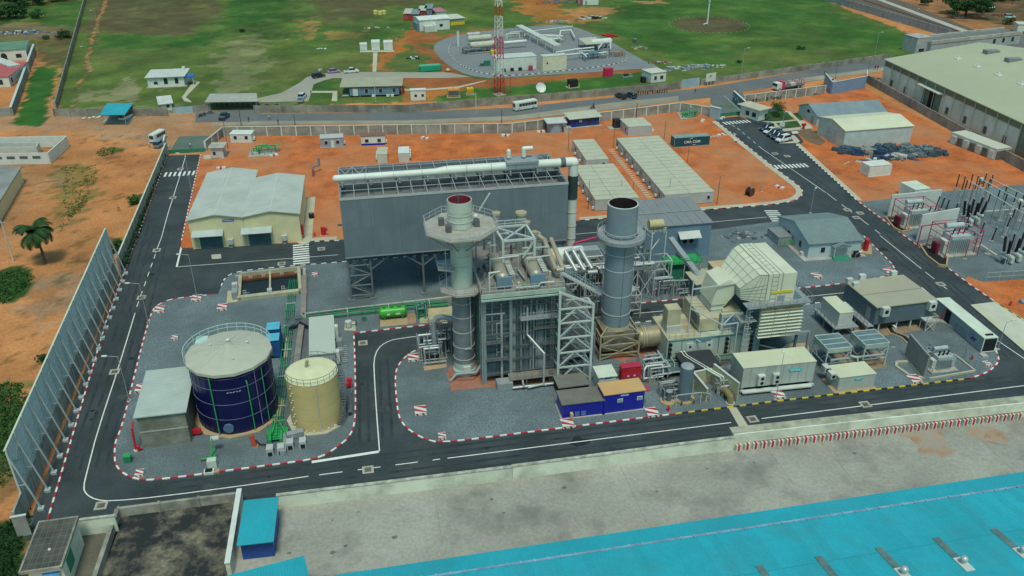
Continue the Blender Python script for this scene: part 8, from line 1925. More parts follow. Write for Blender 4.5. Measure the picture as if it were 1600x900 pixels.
weeds([(150,240),(160,231),(180,230),(178,240),(160,245)],90,'',6,.15,.25,m_leaf2)
weeds([(110,322),(140,300),(140,312),(112,345),(96,360),(88,356)],70,'',7,.15,.25,m_leaf2)
a=Vector((*G(21,408),0));
def container(name,label,cat,fl,fr,z0,top,back,m,rm,feet=True,seams=0,D=None,overh=.06):
 a,an,W=frame(fl,fr);H=HZ(*fl,top);D=D or depth_to(a,an,H,back)
 t=T(name,label,cat,a,an)
 MB().box(0,0,z0,W,D,H).part('body',m,t);MB().box(-overh,-overh,H+.003,W+overh,D+overh,H+.1).part('roof',rm,t)
 if seams:
  mb=MB()
  for i in range(seams+1):x=W*i/seams;mb.box(x-.03,-.03,z0,x+.03,.0,H)
  for i in range(4):y=D*i/3;mb.box(-.03,y-.03,z0,0,y+.03,H)
  mb.part('panel_seam',m_gr,t)
 if feet:
  mb=MB();mb.box(-.2,-.5,.3,W+.1,-.1,.6)if z0>.5 else None
  for x in(.1,W*.5,W-.5):mb.box(x,.1,0,x+.4,D-.1,z0)
  mb.part('base_frame',m_cab,t)
 return t,W,D,H
m_cc=mat('pale container',(.42,.46,.41),var=.06,scale=.5,rough=.55,dirt=(.34,.34,.27),dscale=.4,damt=.5)
m_cr=mat('pale container roof',(.56,.57,.40),var=.05,scale=.3,rough=.6,dirt=(.47,.46,.32),dscale=.25,damt=.5)
m_sign=mat('cyan sign',(.02,.46,.50),var=.03,rough=.4)
t,W,D,H=container('power_container','long pale container with cyan sign and two wall air conditioners','container',(1156,614),(1268,602.5),.9,576,553,m_cc,m_cr,seams=9)
MB().box(W*.635,-.06,H-1.45,W*.81,.0,H-.85).part('sign',m_sign,t);text_part('SIEMENS',.42,m_w,t,(W*.722,-.08,H-1.15),bold=.01,wide=1.0)
for x in(W*.2,W*.405):
 o=MB();o.box(x,-.75,1.5,x+1.1,-.05,3.2);o=o.part('ac_unit',m_w2,t)
 for z in(1.95,2.75):MB().cyl((x+.6,-.76,z),(x+.6,-.8,z),.26,n=14).part('fan',m_dark,o)
MB().box(-.1,-1.1,.55,W*.95,-.3,.75).part('walkway_beam',m_w2,t)
for x in(.3,W*.5,W*.93):MB().box(x,-1.0,0,x+.3,-.4,.55).part('beam_foot',m_grd,t)
MB().rail([(W+.2,.4,.3),(W+.2,D,.3)],1.2,1.2,.06).part('end_railing',m_grl,t)
t,W,D,H=container('switch_container','small pale green grey container with cyan sign on a tan slab','container',(1307.5,612),(1364,605),.15,591,572,m_cc,m_cr)
MB().box(W*.42,-.06,H-.75,W*.64,.0,H-.45).part('sign',m_sign,t);text_part('SIEMENS',.22,m_w,t,(W*.53,-.08,H-.6))
for y in(.8,2.6):o=MB();o.box(-.9,y,1.8,-.05,y+1.2,2.7);o=o.part('ac_unit',m_w2,t);MB().cyl((-.5,y-.02,2.25),(-.5,y-.06,2.25),.28,n=12).part('fan',m_dark,o)
MB().box(-.6,-.6,0,W+.3,D+.3,.12).part('slab',m_padb,t)
def navy(name,label,fl,fr,top,back,rm,z0=.2):
 a,an,W=frame(fl,fr);H=HZ(*fl,top);D=depth_to(a,an,H,back);t=T(name,label,'cabin',a,an)
 MB().box(0,0,z0,W,D,H).part('wall',m_navy,t);MB().box(-.15,-.15,H+.003,W+.15,D+.15,H+.12).part('roof',rm,t);MB().box(-.25,-.25,0,W+.25,D+.25,z0).part('plinth',m_conc,t);return t,W,D,H
m_gro=mat('weathered ribbed roof',(.27,.26,.22),var=.1,scale=.4,rough=.75,ribs=('X',.22),bump=1.3,dirt=(.2,.19,.16),dscale=.3,damt=.5)
t,W,D,H=navy('office_cabin','low navy blue cabin with grey ribbed roof',(878.5,655.5),(942,648),633,612,m_gro)
for x in(W*.3,W*.46):MB().box(x,-.05,.35,x+.7,.0,1.1).part('window',mat('cabin glass',(.10,.17,.36),rough=.3),t)
MB().box(1.0,-.9,0,1.4,-.3,1.4).part('post_box',mat('tan roof'),t)
t,W,D,H=navy('office_cabin','taller navy blue cabin with orange roof and two white windows',(943,648),(1005,639.5),618,600,mat('orange roof',(.54,.35,.15),var=.05,scale=.4,rough=.6,dirt=(.52,.27,.12),dscale=.15,damt=.7))
for x in(W*.34,W*.83):f=window(t,W,D,'F',x,1.9,.65,.5,m_w,m_gr)
MB().box(W*.4,-.05,H-.5,W*.6,0,H-.25).part('sign_plate',mat('pale sign',(.40,.45,.75),rough=.5),t)
MB().box(W+.2,.2,H-.4,W+.8,1.2,H-.2).part('corner_flag',m_mag,t)
t,W,D,H=house('black_shed','open black shed with grey ribbed roof at the foot of the white braced tower','shed',(873,622),(919,616),607,589,m_dark,m_gro,over=.1)
t,W,D,H=container('white_kiosk','small white kiosk container with flat pale roof behind the orange roofed cabin','kiosk',(935,613),(961,610),.2,590,574,m_w,mat('mint roof',(.56,.62,.50),rough=.6),overh=.2)
MB().box(.3,-.05,1.0,.8,.0,1.6).part('window',m_dark,t)
for x in(1.2,2.3):MB().box(x,-.06,.4,x+.8,.0,2.1).part('door',m_w2,t)
text_sz=MB().box(.9,-.06,H-.35,1.9,0,H-.15).part('sign_plate',mat('sign blue'),t)
t,W,D,H=container('red_foam_cabinet','bright red fire fighting container behind the orange roofed cabin','fire container',(970,605),(1000,601.5),.2,576,569,m_red,mat('red lid',(.42,.03,.06),rough=.45))
for x in(.9,1.9):MB().box(x,-.06,1.8,x+.3,.0,2.05).part('label_plate',m_w,t)
MB().box(.2,-.05,.4,W*.48,0,2.2).part('door',mat('red lid'),t);MB().box(W*.52,-.05,.4,W-.2,0,2.2).part('door',mat('red lid'),t)
def cooler(label,u,v):
 t=P0('fin_fan_cooler',label,'cooler',u,v);W,D=4.2,4.2
 MB().box(0,0,3.6,W,D,4.3).part('side_panels',mat('pale green steel'),t);MB().box(.15,.15,4.3,W-.15,D-.15,4.34).part('fan_bed',mat('cooler mesh',(.12,.19,.20),var=.2,rough=.6,ribs=('X',.2)),t)
 f=MB()
 for y in(.05,D*.33,D*.66,D-.05):f.bar((0,y,4.36),(W,y,4.36),.12,.08)
 for x in(.03,W-.03):f.bar((x,0,4.36),(x,D,4.36),.12,.08)
 f.part('top_frame',m_w2,t)
 for x in(.1,W-.1):
  for y in(.1,D-.1):MB().bar((x,y,0),(x,y,3.6),.2).part('leg',m_grl,t)
 f=MB()
 for y in(.1,D-.1):f.bar((.1,y,3.5),(1.7,y,1.6),.1);f.bar((W-.1,y,3.5),(W-1.7,y,1.6),.1);f.bar((.1,y,1.6),(W-.1,y,1.6),.12)
 for x in(.1,W-.1):f.bar((x,.1,3.5),(x,1.7,1.6),.1);f.bar((x,D-.1,3.5),(x,D-1.7,1.6),.1);f.bar((x,.1,1.6),(x,D-.1,1.6),.12)
 f.part('bracing',m_grl,t);return t
cooler('fan cooler on braced legs, left of the pair behind the small container',68.9,98.9)
cooler('fan cooler on braced legs, right of the pair behind the small container',75.3,98.9)
p=P0('cooler_header','dark horizontal pipe linking both fan coolers','pipe',70.0,98.2);MB().tube([(-.6,0,0),(-.6,0,2.8),(8.2,0,2.8),(8.2,.6,2.8)],.2,10).part('pipe',m_gr,p);MB().tube([(2.4,-.2,3.4),(3.4,-.6,3.2),(3.8,-.6,1.2)],.14,8).part('branch',m_grl,p)
sheet('slab',[(1290,592),(1296,556),(1380,548),(1386,575),(1345,582)],.125,mat('brown slab',(.27,.19,.12),var=.2,scale=.5,rough=.9,dirt=(.15,.13,.11),dscale=.4,damt=.6))
sheet('slab',[(1225,550),(1232,538),(1262,536),(1265,552)],.125,m_padb);sheet('slab',[(1170,560),(1178,530),(1220,528),(1222,556)],.122,mat('dark machine slab'))
t=P0('pipe_portal','plain grey steel portal between intake house and fan coolers','portal',68.5,104.0);f=MB();f.bar((0,0,0),(0,0,4.6),.3);f.bar((0,0,4.6),(-5.0,.2,4.6),.3);f.bar((0,0,0),(0,2.4,0),.1);f.part('frame',m_gr,t);MB().box(-.4,-.4,0,.4,.4,.25).part('foot',m_conc,t)
a,an,W=frame((1361,521),(1453,509));H=HZ(1361,521,481);D=9.2;t=T('electrical_house','grey clad electrical house raised on legs with wide beige roof','building',a,an)
m_eh=mat('dark grey cladding',(.10,.145,.165),var=.06,rough=.5,ribs=('X',.3),dirt=(.08,.1,.11),dscale=.2,damt=.5)
MB().box(0,0,1.7,W,D,H).part('wall',m_eh,t);MB().box(-.15,-.2,H+.003,W+.15,D+.2,H+.16).part('roof',mat('wide tan roof',(.36,.34,.245),var=.05,scale=.2,rough=.65,dirt=(.3,.29,.21),dscale=.15,damt=.5),t);MB().box(-.1,D*.45,H+.16,W+.1,D*.45+.08,H+.19).part('roof_seam',m_grd,t)
for x in(1.4,W*.42,W*.66,W*.92):
 for y in(.3,D-.3):MB().bar((x,y,0),(x,y,1.7),.22).part('leg',m_w2,t)
for x in(.7,W*.84):o=MB();o.box(x,-.9,H-1.4,x+1.3,-.05,H+.2);o=o.part('ac_unit',m_w2,t);MB().cyl((x+.65,-.92,H-.5),(x+.65,-.96,H-.5),.35,n=14).part('fan',m_dark,o)
for x,y in((.4,D-.6),(.6,D-2.2),(W*.3,D+.2),(W*.85,D+.2)):MB().box(x-.5,y,H-.3,x+.6,y+.8,H+.9).part('roof_unit',m_w2,t)
f=MB();x=W*.8
for s in(0,1.7):f.bar((x+s,-1.6,0),(x+s,-1.6,1.9),.12);f.bar((x+s,-.2,0),(x+s,-.2,1.9),.12)
f.bar((x,-1.6,.1),(x+1.7,-1.6,1.8),.1);f.bar((x+1.7,-1.6,.1),(x,-1.6,1.8),.1);f.box(x-.1,-1.7,1.9,x+1.8,0,2.0);f.rail([(x-.1,-1.7,2),(x+1.8,-1.7,2)],1.0,.9,.06);f.part('landing',m_grl,t)
MB().box(-.03,1.2,1.9,-.0-.06,2.4,4.1).part('door',m_gr,t)
f=MB();f.box(-1.4,-.4,1.6,-.1,D*.75,1.7);f.rail([(-1.4,-.4,1.7),(-1.4,D*.75,1.7)],1.1,1.1,.06);
for x,y in((-1.3,-.3),(-1.3,3),(-1.3,6)):f.bar((x,y,0),(x,y,1.6),.15)
f.part('side_gallery',m_gr,t)
sheet('slab',[(1296,510),(1320,508),(1345,535),(1350,530),(1420,520),(1460,512),(1456,498),(1350,505)],.122,mat('brown slab'))
t=P0('transformer_box','white ribbed container on a raised frame left of the electrical house','container',76.5,108.6)
MB().box(0,0,1.9,2.5,5.6,4.4).part('body',m_w2,t);MB().box(-.05,-.05,4.4,2.55,5.65,4.5).part('roof',m_cr,t);MB().box(2.5,1.5,2.2,3.4,4.0,4.1).part('side_unit',m_w2,t)
f=MB();f.box(-.8,-.6,1.7,3.6,6.4,1.85);f.rail([(-.8,-.6,1.85),(-.8,6.4,1.85)],1.1,1.1,.06)
for x in(-.6,3.2):
 for y in(0,3,6):f.bar((x,y,0),(x,y,1.7),.16)
f.bar((-.6,0,.1),(1.3,0,1.7),.1);f.bar((3.2,0,.1),(1.3,0,1.7),.1);f.part('frame',m_gr,t)
tr=P0('cable_trench','dark cable trench with pale rims snaking from the electrical house','trench',*G(1391,508))
pts=[Vector(G(*q))-Vector(G(1391,508))for q in((1388,510),(1394,520),(1412,527),(1424,538),(1436,549))]
for o,mm,w in((0,m_dark,.7),(.55,m_padb,.25),(-.55,m_padb,.25)):
 mb=MB();ribbon(mb,[tuple(p)for p in pts],o+w/2,o-w/2,.0,.2 if mm is not m_dark else .14);mb.part('trench_floor'if mm is m_dark else'rim',mm,tr)
tr=P0('cable_trench','pale cable trench from the electrical house corner to the long container','trench',*G(1462,490))
pts=[Vector(G(*q))-Vector(G(1462,490))for q in((1440,505),(1466,502),(1480,506),(1494,516))];mb=MB();ribbon(mb,[tuple(p)for p in pts],.5,-.5,0,.3);mb.part('cover',m_conc,tr)
mb=MB();pts=[Vector(G(*q))-Vector(G(1462,490))for q in((1460,491),(1470,497),(1478,503))];ribbon(mb,[tuple(p)for p in pts],.4,-.4,0,.3);mb.part('cover',m_padb,tr)
a=Vector((97.3,99.0));t=T('generator_container','long white container with dark grille end and round emblem beside the rounded kerb','container',(96.9,99.3,0),R(-3));W,D,H=2.4,13.4,2.75
MB().box(0,0,.2,W,D,H).part('body',mat('container side',(.26,.33,.36),var=.05,rough=.55),t);MB().box(-.06,-.06,H+.003,W+.06,D+.06,H+.12).part('roof',mat('mint roof'),t)
MB().box(.12,-.06,.35,W-.12,.0,H-.15).part('grille',mat('dark opening'),t)
f=MB();f.bar((.04,-.04,.2),(.04,-.04,H),.14);f.bar((W-.04,-.04,.2),(W-.04,-.04,H),.14);f.bar((0,-.04,.25),(W,-.04,.25),.14);f.part('end_frame',m_w,t)
for x in(.9,1.35,1.8):MB().cyl((x,.8,H+.12),(x,.8,H+.3),.22,n=14).part('exhaust',m_dark,t)
for y in(8.8,):MB().box(-.05,y,.3,0,y+1.4,2.6).part('open_door',m_dark,t)
for y in(6.2,5.0,3.9):f=MB();f.box(-.05,y,.5,-.0,y+.9,1.9);f.part('door_panel',mat('panel outline',(.20,.27,.31),rough=.5),t)
MB().box(-.06,10.6,.3,0,10.75,2.6).part('seam',m_mag,t)
e=MB();e.cyl((-.05,2.9,1.55),(-.09,2.9,1.55),.34,n=20);e.cyl((-.09,2.9,1.55),(-.11,2.9,1.55),.2,n=20,m=1);e.part('emblem',[mat('emblem navy',(.02,.03,.12),rough=.5),m_cab],t)
for y,z,w in((1.6,1.6,1.7),(1.7,1.25,1.3)):e=MB();[e.box(-.07,y+.85-w/2+k*w/6,z-.1,-.02,y+.85-w/2+k*w/6+w/9,z+.1)for k in range(6)];e.part('lettering_blocks',mat('emblem navy'),t)
MB().box(-.5,-1.4,0,.5,-.3,.3).part('foot_slab',m_conc,t)
t=P0('kerb_post','short red and white marker at the near corner of the long white container','marker',*G(1538,550));MB().box(-.9,-.2,.1,.4,.2,.5).part('red_block',m_mag,t);MB().box(.4,-.2,.1,2.2,.2,.45).part('white_block',m_w,t)
a,b=Vector((83.4,94.4)),Vector((84.4,100.8));d=b-a;t=T('fire_wall','tall grey concrete fire wall beside the auxiliary transformer','wall',a,math.atan2(d.y,d.x));MB().box(0,-.15,0,d.length,.15,4.2).part('panel',mat('fire wall concrete',(.27,.265,.25),var=.1,scale=.5,rough=.85,dirt=(.2,.19,.17),dscale=.3,damt=.5),t);MB().box(-.05,-.25,-.1,d.length+.05,.25,.2).part('footing',m_conc,t)
def transformer(label,u,v,s=1.0,tank=None,red=False,rot=0,rails=True,cons=True,black=False):
 t=P0('transformer',label,'transformer',u,v,0,rot);tm_=tank or mat('transformer grey',(.40,.46,.45),var=.08,rough=.5,dirt=(.28,.31,.3),dscale=.5,damt=.5)
 MB().box(-.4*s,-.4*s,0,5.4*s,3.6*s,.25).part('plinth',m_conc,t);MB().box(1.2*s,.6*s,.3,4.2*s,2.8*s,2.9*s).part('tank',tm_,t)
 r=MB()
 for k in range(9):r.box(1.25*s+k*.32*s,.0,.6*s,1.33*s+k*.32*s,.58*s,2.5*s)
 r.part('radiator_fins',tm_,t)
 r=MB()
 for k in range(5):r.box(4.25*s,.7*s+k*.4*s,.6*s,5.1*s,.78*s+k*.4*s,2.6*s)
 r.part('radiator_fins',tm_,t)
 if cons:MB().cyl((1.0*s,2.4*s,3.9*s),(3.9*s,2.4*s,3.9*s),.42*s,n=16).part('conservator',tm_,t)
 for k in range(3):b=MB();x=1.7*s+k*.9*s;b.cyl((x,1.4*s,2.9*s),(x,1.2*s,4.0*s),.13,n=8);b.part('bushing',m_porc,t)
 MB().box(.3*s,.8*s,.3,1.15*s,2.2*s,2.2*s).part('control_cabinet',m_w2,t)
 p=MB();p.tube([(1.2*s,2.6*s,2.9*s),(.2*s,2.9*s,3.2*s),(.2*s,2.9*s,.4)],.1,8);p.tube([(2*s,1.8*s,2.9*s),(3.9*s,1.8*s,3.3*s),(4.6*s,1.2*s,2.7*s)],.1,8);p.part('oil_pipe',tm_,t)
 if red:
  f=MB()
  for y in(-.5*s,3.8*s):
   for x in(-.2*s,5.2*s):f.bar((x,y,0),(x,y,4.2*s),.13)
   f.bar((-.2*s,y,4.1*s),(5.2*s,y,4.1*s),.1)
  for x in(-.2*s,5.2*s):f.bar((x,-.5*s,4.1*s),(x,3.8*s,4.1*s),.1);f.bar((x,-.5*s,2.0*s),(x,3.8*s,2.0*s),.1);f.bar((x,-.5*s,3.0*s),(x,3.8*s,3.0*s),.1)
  f.part('sprinkler_frame',m_mag,t);MB().box(-.9*s,.8*s,.2,-.4*s,2.0*s,1.9*s).part('red_manifold',mat('dark manifold red',(.16,.015,.035),var=.3,rough=.5),t)
  MB().bar((2,-.5*s,0),(2,-.5*s,2),.1).part('post',m_w2,t)
 if rails:MB().rail([(-.4*s,-.5*s,0),(-.4*s,3.7*s,0)],1.1,1.2,.06).part('railing',m_gr,t)
 return t
transformer('auxiliary transformer in a low bund right of the grey fire wall',85.6,95.6,.82)
pipework('bund_pipework','low pipes and frames beside the auxiliary transformer',(0,0),3.6,2.4,1.8,0,m_alu,190,10,ms=[m_gr]).location=(85.4,98.6,0)
mb=MB();P_=[(-.8,-1.6),(8,-1.0),(8,5.4),(5,5.8)]
t=P0('bund_wall','low concrete bund around the auxiliary transformer','bund',84.2,94.4);mb=MB()
for a,b in(((-.2,-.4),(8.2,.2)),((8.2,.2),(8.0,5.0)),((8.0,5.0),(1.0,5.6))):mb.bar((*a,.2),(*b,.2),.25,.4)
mb.part('kerb',m_pave,t)
t=P0('bund_wall','low rounded concrete trench kerb left of the grey fire wall','bund',81.2,94.6);mb=MB()
for a,b in(((2,-.2),(.3,.9)),((.3,.9),(-.2,3.5)),((-.2,3.5),(.6,4.6)),((.6,4.6),(2.4,4.4))):mb.bar((*a,.2),(*b,.2),.4,.4)
mb.part('kerb',m_pave,t)
MB().rail([(92.5,93.8,0),(93.4,98.5,0)],1.8,1.6,.06).solo('mesh_fence',m_gr,'thin mesh fence right of the auxiliary transformer','fence')
hydrant((1518,563),'magenta hydrant inside the rounded kerb corner')
for px,lb in(((1131-0,642),'x'),):pass
hydrant((1044,643),'dark red hydrant beside the yellow kerb start')
pipework('fuel_gas_skid','grey pipe skid with loops right of the red fire container',(1012,600),4.0,4.6,2.6,R(2),m_alu,170,20,ms=[m_bluec,m_gr])
t=P0('white_pipe_loop','white rounded pipe frame right of the red fire container','pipe frame',*G(1003,600));MB().tube([(.2,0,1.0),(.2,0,2.6),(.6,.3,3.0),(3.0,.3,3.0),(3.3,.2,2.6),(3.3,0,1.0),(.2,0,1.0)],.13,8).part('pipe',m_aluw,t)
t=P0('grated_pit_cover','pair of framed dark green grating covers among the gas pipes','grating',*G(1024,596));
for y in(0,3.0):MB().box(0,y,1.2,5.6,y+2.3,1.35).part('frame',m_grl,t);MB().box(.15,y+.15,1.35,5.45,y+2.15,1.38).part('grating',mat('green grating',(.07,.14,.14),var=.2,rough=.6),t)
for x in(0,5.5):
 for y in(0,5.2):MB().bar((x,y,0),(x,y,1.2),.12).part('leg',m_grl,t)
t=P0('filter_vessel','tall blue grey vertical vessel on a tan pad near the yellow kerb','vessel',*G(1073,632));
t.location.y+=1.2
MB().cyl((0,0,.4),(0,0,6.0),1.0,n=28).part('shell',mat('vessel blue grey',(.16,.22,.26),var=.12,scale=.8,rough=.4,metal=.2,dirt=(.1,.14,.16),dscale=.6,damt=.5),t);MB().ball((0,0,6.0),1.0,20,sz=.35,half=True).part('dome',m_gr,t);MB().cyl((0,0,0),(0,0,.4),1.6,n=10).part('pad',m_padb,t)
f=MB()
for x,y in((-1.9,-1.6),(1.9,-1.6),(2.0,1.6),(-1.9,1.6)):f.bar((x,y,0),(x,y,2.2),.12)
f.bar((-1.9,-1.6,2.2),(1.9,-1.6,2.2),.1);f.bar((2.0,-1.6,2.2),(3.6,-1.2,1.4),.1);f.bar((3.6,-1.2,0),(3.6,-1.2,1.4),.12);f.part('guard_frame',m_grl,t)
for x in(-.6,.6):MB().tube([(x,-1.0,.9),(x*1.6,-1.5,.9),(x*1.6,-1.5,.3)],.12,8).part('nozzle',m_grd,t)
pipework('regulator_skid','low pipe and valve skid on a tan pad left of the blue grey vessel',(1037,630),3.0,2.4,2.2,R(2),m_alu,171,12,ms=[m_grd,m_bluec])
t=P0('round_pad','round tan pad with dark valve left of the blue grey vessel','pad',*G(1044,628));MB().cyl((0,0,0),(0,0,.35),1.3,n=10).part('pad',m_padb,t);MB().cyl((0,0,.35),(0,0,1.9),.4,n=12).part('valve_body',m_grd,t);MB().cyl((0,0,1.9),(0,0,2.0),.5,n=12).part('flange',m_gr,t)
t=P0('dark_module','large flat dark module under the green gallery behind the blue grey vessel','module',*G(1070,600));MB().box(0,0,.6,5.6,4.6,2.6).part('body',mat('charcoal',(.035,.037,.042),var=.15,rough=.6),t);MB().box(-.1,-.1,2.6,5.7,4.7,2.7).part('top',mat('charcoal'),t);MB().box(.4,-.06,1.2,4.4,.0,1.6).part('nameplate',m_grl,t)
for x in(.2,5.2):MB().box(x,.2,0,x+.3,4.2,.6).part('foot',m_grd,t)
for y0,y1,nm in((0,0,'front'),):
 t=P0('cream_walls','pair of low cream walls enclosing a small yard beside the blue grey vessel','wall',*G(1103,629));p=MB();p.bar((0,0,1.2),(-.4,4.6,1.2),.22,2.4);p.bar((-.4,4.6,1.2),(4.4,5.2,1.2),.22,2.4);p.part('panel',mat('cream wall',(.46,.45,.29),var=.1,scale=.6,rough=.8,dirt=(.3,.32,.2),dscale=.4,damt=.5),t);p=MB();p.bar((0,0,2.45),(-.4,4.6,2.45),.32,.12);p.bar((-.4,4.6,2.45),(4.4,5.2,2.45),.32,.12);p.part('coping',m_w2,t)
t=P0('cream_wall','single cream wall panel at the left end of the long pale container','wall',*G(1151,629));p=MB();p.bar((0,0,1.7),(-1.6,5.6,1.7),.24,3.4);p.part('panel',mat('cream wall'),t);p=MB();p.bar((0,0,3.45),(-1.6,5.6,3.45),.34,.12);p.part('coping',m_w2,t)
pipework('valve_station','grey cabinets and thin posts inside the cream walled yard',(1122,622),2.6,1.8,2.4,0,m_grl,172,8,ms=[m_gr])
person((1138,612),'worker in yellow vest beside the cream wall at the long container',(.62,.68,.02),(.03,.05,.12),hat=(.7,.7,.1))
t=P0('corroded_bend','fat corroded green brown pipe bend at the head of the kerb bridge','pipe',*G(1140,632));MB().tube([(-.6,3.2,.8),(0,1.6,1.3),(.1,.3,1.2),(.1,.1,.1)],.5,12).part('pipe',mat('corroded pipe',(.20,.19,.09),var=.3,rough=.7,dirt=(.3,.16,.05),dscale=1.5,damt=.8),t);MB().cyl((.1,.1,.1),(.1,.1,.3),.7,n=12).part('flange',m_conc,t)
t=P0('pipe_trellis','long double pipe trestle running from the green gallery to the corroded bend','pipe rack',51.0,99.3);
for o in(0,.5):MB().tube([(-3.4+o,6.0,2.6),(-3.4+o,4.6,2.6),(-.2+o,-2.0,2.6),(.0+o,-2.4,.4)],.13,8).part('pipe',m_aluw,t)
for x,y in((-3.3,4.6),(-1.6,1.0),(0,-2.2)):MB().bar((x,y,0),(x,y,2.5),.15).part('post',m_grl,t)
t=P0('green_gallery','long low green grey pipe gallery in front of the gas turbine','gallery',35.6,103.2)
p=MB()
for y,z in((0,1.6),(.5,1.6),(1.0,1.8),(1.5,1.4)):p.bar((0,y,z),(20.5,y*.9+.2,z),.16)
p.part('pipe',mat('green grey pipe',(.16,.24,.19),var=.15,rough=.6),t)
for k in range(9):MB().bar((k*2.5+.2,-.1,0),(k*2.5+.2,-.1,2.0),.14).part('post',m_w2,t);MB().bar((k*2.5+.2,-.2,2.0),(k*2.5+.2,1.7,2.0),.1).part('crossbar',m_grl,t)
heap((985,585),16,4,1.2,1.0,'small rusty and grey machine pieces in front of the tan frame',[m_grd,m_padr,m_gr],42,z=.3)
for i,(x,y,lb)in enumerate(((250,486,'at the rounded kerb corner by the left road'),(308,468,'near the kerb north of the big gravel area'),(348,482,'left of the cooling pit'),(274,530,'alone in the gravel north of the navy tank'),(222,609,'at the kerb left of the block shed roof'),(219,742,'at the bottom left rounded kerb'),(492,431,'right of the cooling pit'),(657,644,'alone in the gravel left of the boiler'),(646,561,'at the kerb beside the grey valve skid'),(691,684,'at the kerb bottom below the boiler'),(886,664,'in front of the low navy cabin'),(1018,647,'right of the taller navy cabin'),(1215,619,'in front of the long pale container'),(1428,595,'in front of the grey fire wall'),(1541,571,'inside the rounded kerb at the right end'),(1275,433,'south of the office house'),(1388,426,'near the right road kerb by the office house'),(1078,463,'at the inner road kerb right of the lagged vessel'),(926,477,'at the inner road kerb behind the white tower'))):
 small=i in(5,9,3,6,17,18,14)
 s=.62 if small else 1.0
 t=T('striped_block','red and white striped concrete block '+lb,'block',(*G(x,y),.1),R(0))
 w,d_,h=.85*s,.95*s,.42
 m_b=MB();m_b.box(-w,-d_,0,w,d_,h);m_b.part('block',m_w,t)
 st=MB()
 for k in(-.75,.75):
  q=[(-w,k*d_),(-w,(k+.75)*d_),(w,(k-1.2+.75)*d_),(w,(k-1.2)*d_)]
  q=[(xx,max(-d_,min(d_,yy+.45*d_)))for xx,yy in q]
  st.add([(xx,yy,h+.006)for xx,yy in q],[(3,2,1,0)])
 for k in(-.7,.35):st.add([(k*w,-d_-.006,0),((k+.35)*w,-d_-.006,0),((k+.1)*w,-d_-.006,h),((k-.25)*w,-d_-.006,h)],[(0,1,2,3)])
 st.part('red_stripe',m_redp,t)
for i,(x,y,lb)in enumerate(((346,264,'near the left cabins'),(428,244,'beside the green valve station'),(1128,186-0,'on the soil just inside the east gate'),(1098,190,'between pump pit and east gate'),(1018,204,'behind the square cabin block'),(1152,223,'beside the right road kerb at the bins'),(1218,294,'on the soil inside the road bend'),(664,217,'at the fence behind the condenser'),(790,213,'at the fence left of the round hut'),(845,207,'at the round hut'),(1126,212,'right of the teal container'))):
 t=T('striped_block','small white and red concrete block '+lb,'block',(*G(x,y),.1),R(20*i));MB().box(-1.1,-.5,0,1.1,.5,.4).part('block',m_w,t);MB().box(-.3,-.51,.02,.2,.51,.41).part('red_stripe',m_redp,t)
for b,tp,arm,lb in(((202,626),557,(-1.6,.2),'beside the left road near the block shed'),((232,505),443,(-1.6,.2),'beside the left road at the gravel corner'),((309,470),398,(-1.4,.2),'at the gravel edge north of the navy tank'),((303,318),240,(-1.2,.1),'beside the left road at the cream warehouse'),((1212,625),553,(.05,.2),'thin one in front of the long pale container'),((1559,546),504,(1.2,.2),'beside the long white container'),((1329,436),397,(1.0,.4),'beside the office house fan units'),((1266,333),297,(.6,.6),'behind the office house'),((1190,300),262,(.5,.5),'at the right end of the orange yard'),((1395,543),515,(0,.5),'beside the cable trench'),((1222,200),176,(.5,.3),'at the notice board by the parked cars')):
 lamp(b,tp,'street lamp '+lb,arm,r=.07)
rng=random.Random(1)
for x,y,lb in((282,264,'left road by the far crossing'),(270,309,'left road beside the shrubs'),(245,391,'left road by the warehouse'),(221,465,'left road by the lamp'),(179,581,'left road by the barrier'),(158,790,'bottom left corner'),(575,734,'front road'),(1352,632,'front road right'),(1176,655,'front road at the kerb bridge'),(1324,328,'right road north of the office'),(1344,333,'right road kerb side'),(1470,444,'right road by the electrical house'),(1504,433,'orange strip by the right road'),(1230,244,'right road kerb above the crossing'),(567,536,'inner road bend'),(1509,541,'gravel beside the long white container'),(1338,345-5,'right road beside the first dash'),(1211,240,'right road centre above the crossing'),(502,390-1,'service road beside the warehouse crossing'),(440,412,'kerb by the warehouse crossing')):
 t=T('manhole','square manhole cover with pale frame, '+lb,'manhole',(*G(x,y),.01));f=MB()
 for a,b,c,d in((-.75,-.75,.75,-.45),(-.75,.45,.75,.75),(-.75,-.45,-.45,.45),(.45,-.45,.75,.45)):f.box(a,b,0,c,d,.03)
 f.part('frame',m_conc,t);MB().box(-.45,-.45,0,.45,.45,.015).part('cover',mat('cover brown',(.13,.11,.08),var=.3,rough=.8),t)
for p0,p1,h,lb in(((1386,339),(1463,330),5.2,'white fire wall behind the farther transformer'),((1431,377),(1488,366),6.0,'white fire wall between the two transformers')):
 wallrun('fire_wall',lb,p0,p1,h,.3,wm=mat('white fire wall',(.56,.60,.56),var=.06,rough=.7,dirt=(.42,.44,.40),dscale=.2,damt=.5),cat='wall')
cont('control_container','white container standing behind the white fire wall','x','x',1,1,m_w)if False else None
t,W=cont('control_container','white container standing behind the white fire wall',(1426,316),(1450,313),5,3.0,m_w,mat('mint roof'))
tr1=transformer('farther transformer with dark red sprinkler frame between two white fire walls',*G(1413,358),1.25,red=True)
tr2=transformer('nearer transformer with magenta sprinkler frame beside the right road',*G(1474,402),1.35,red=True)
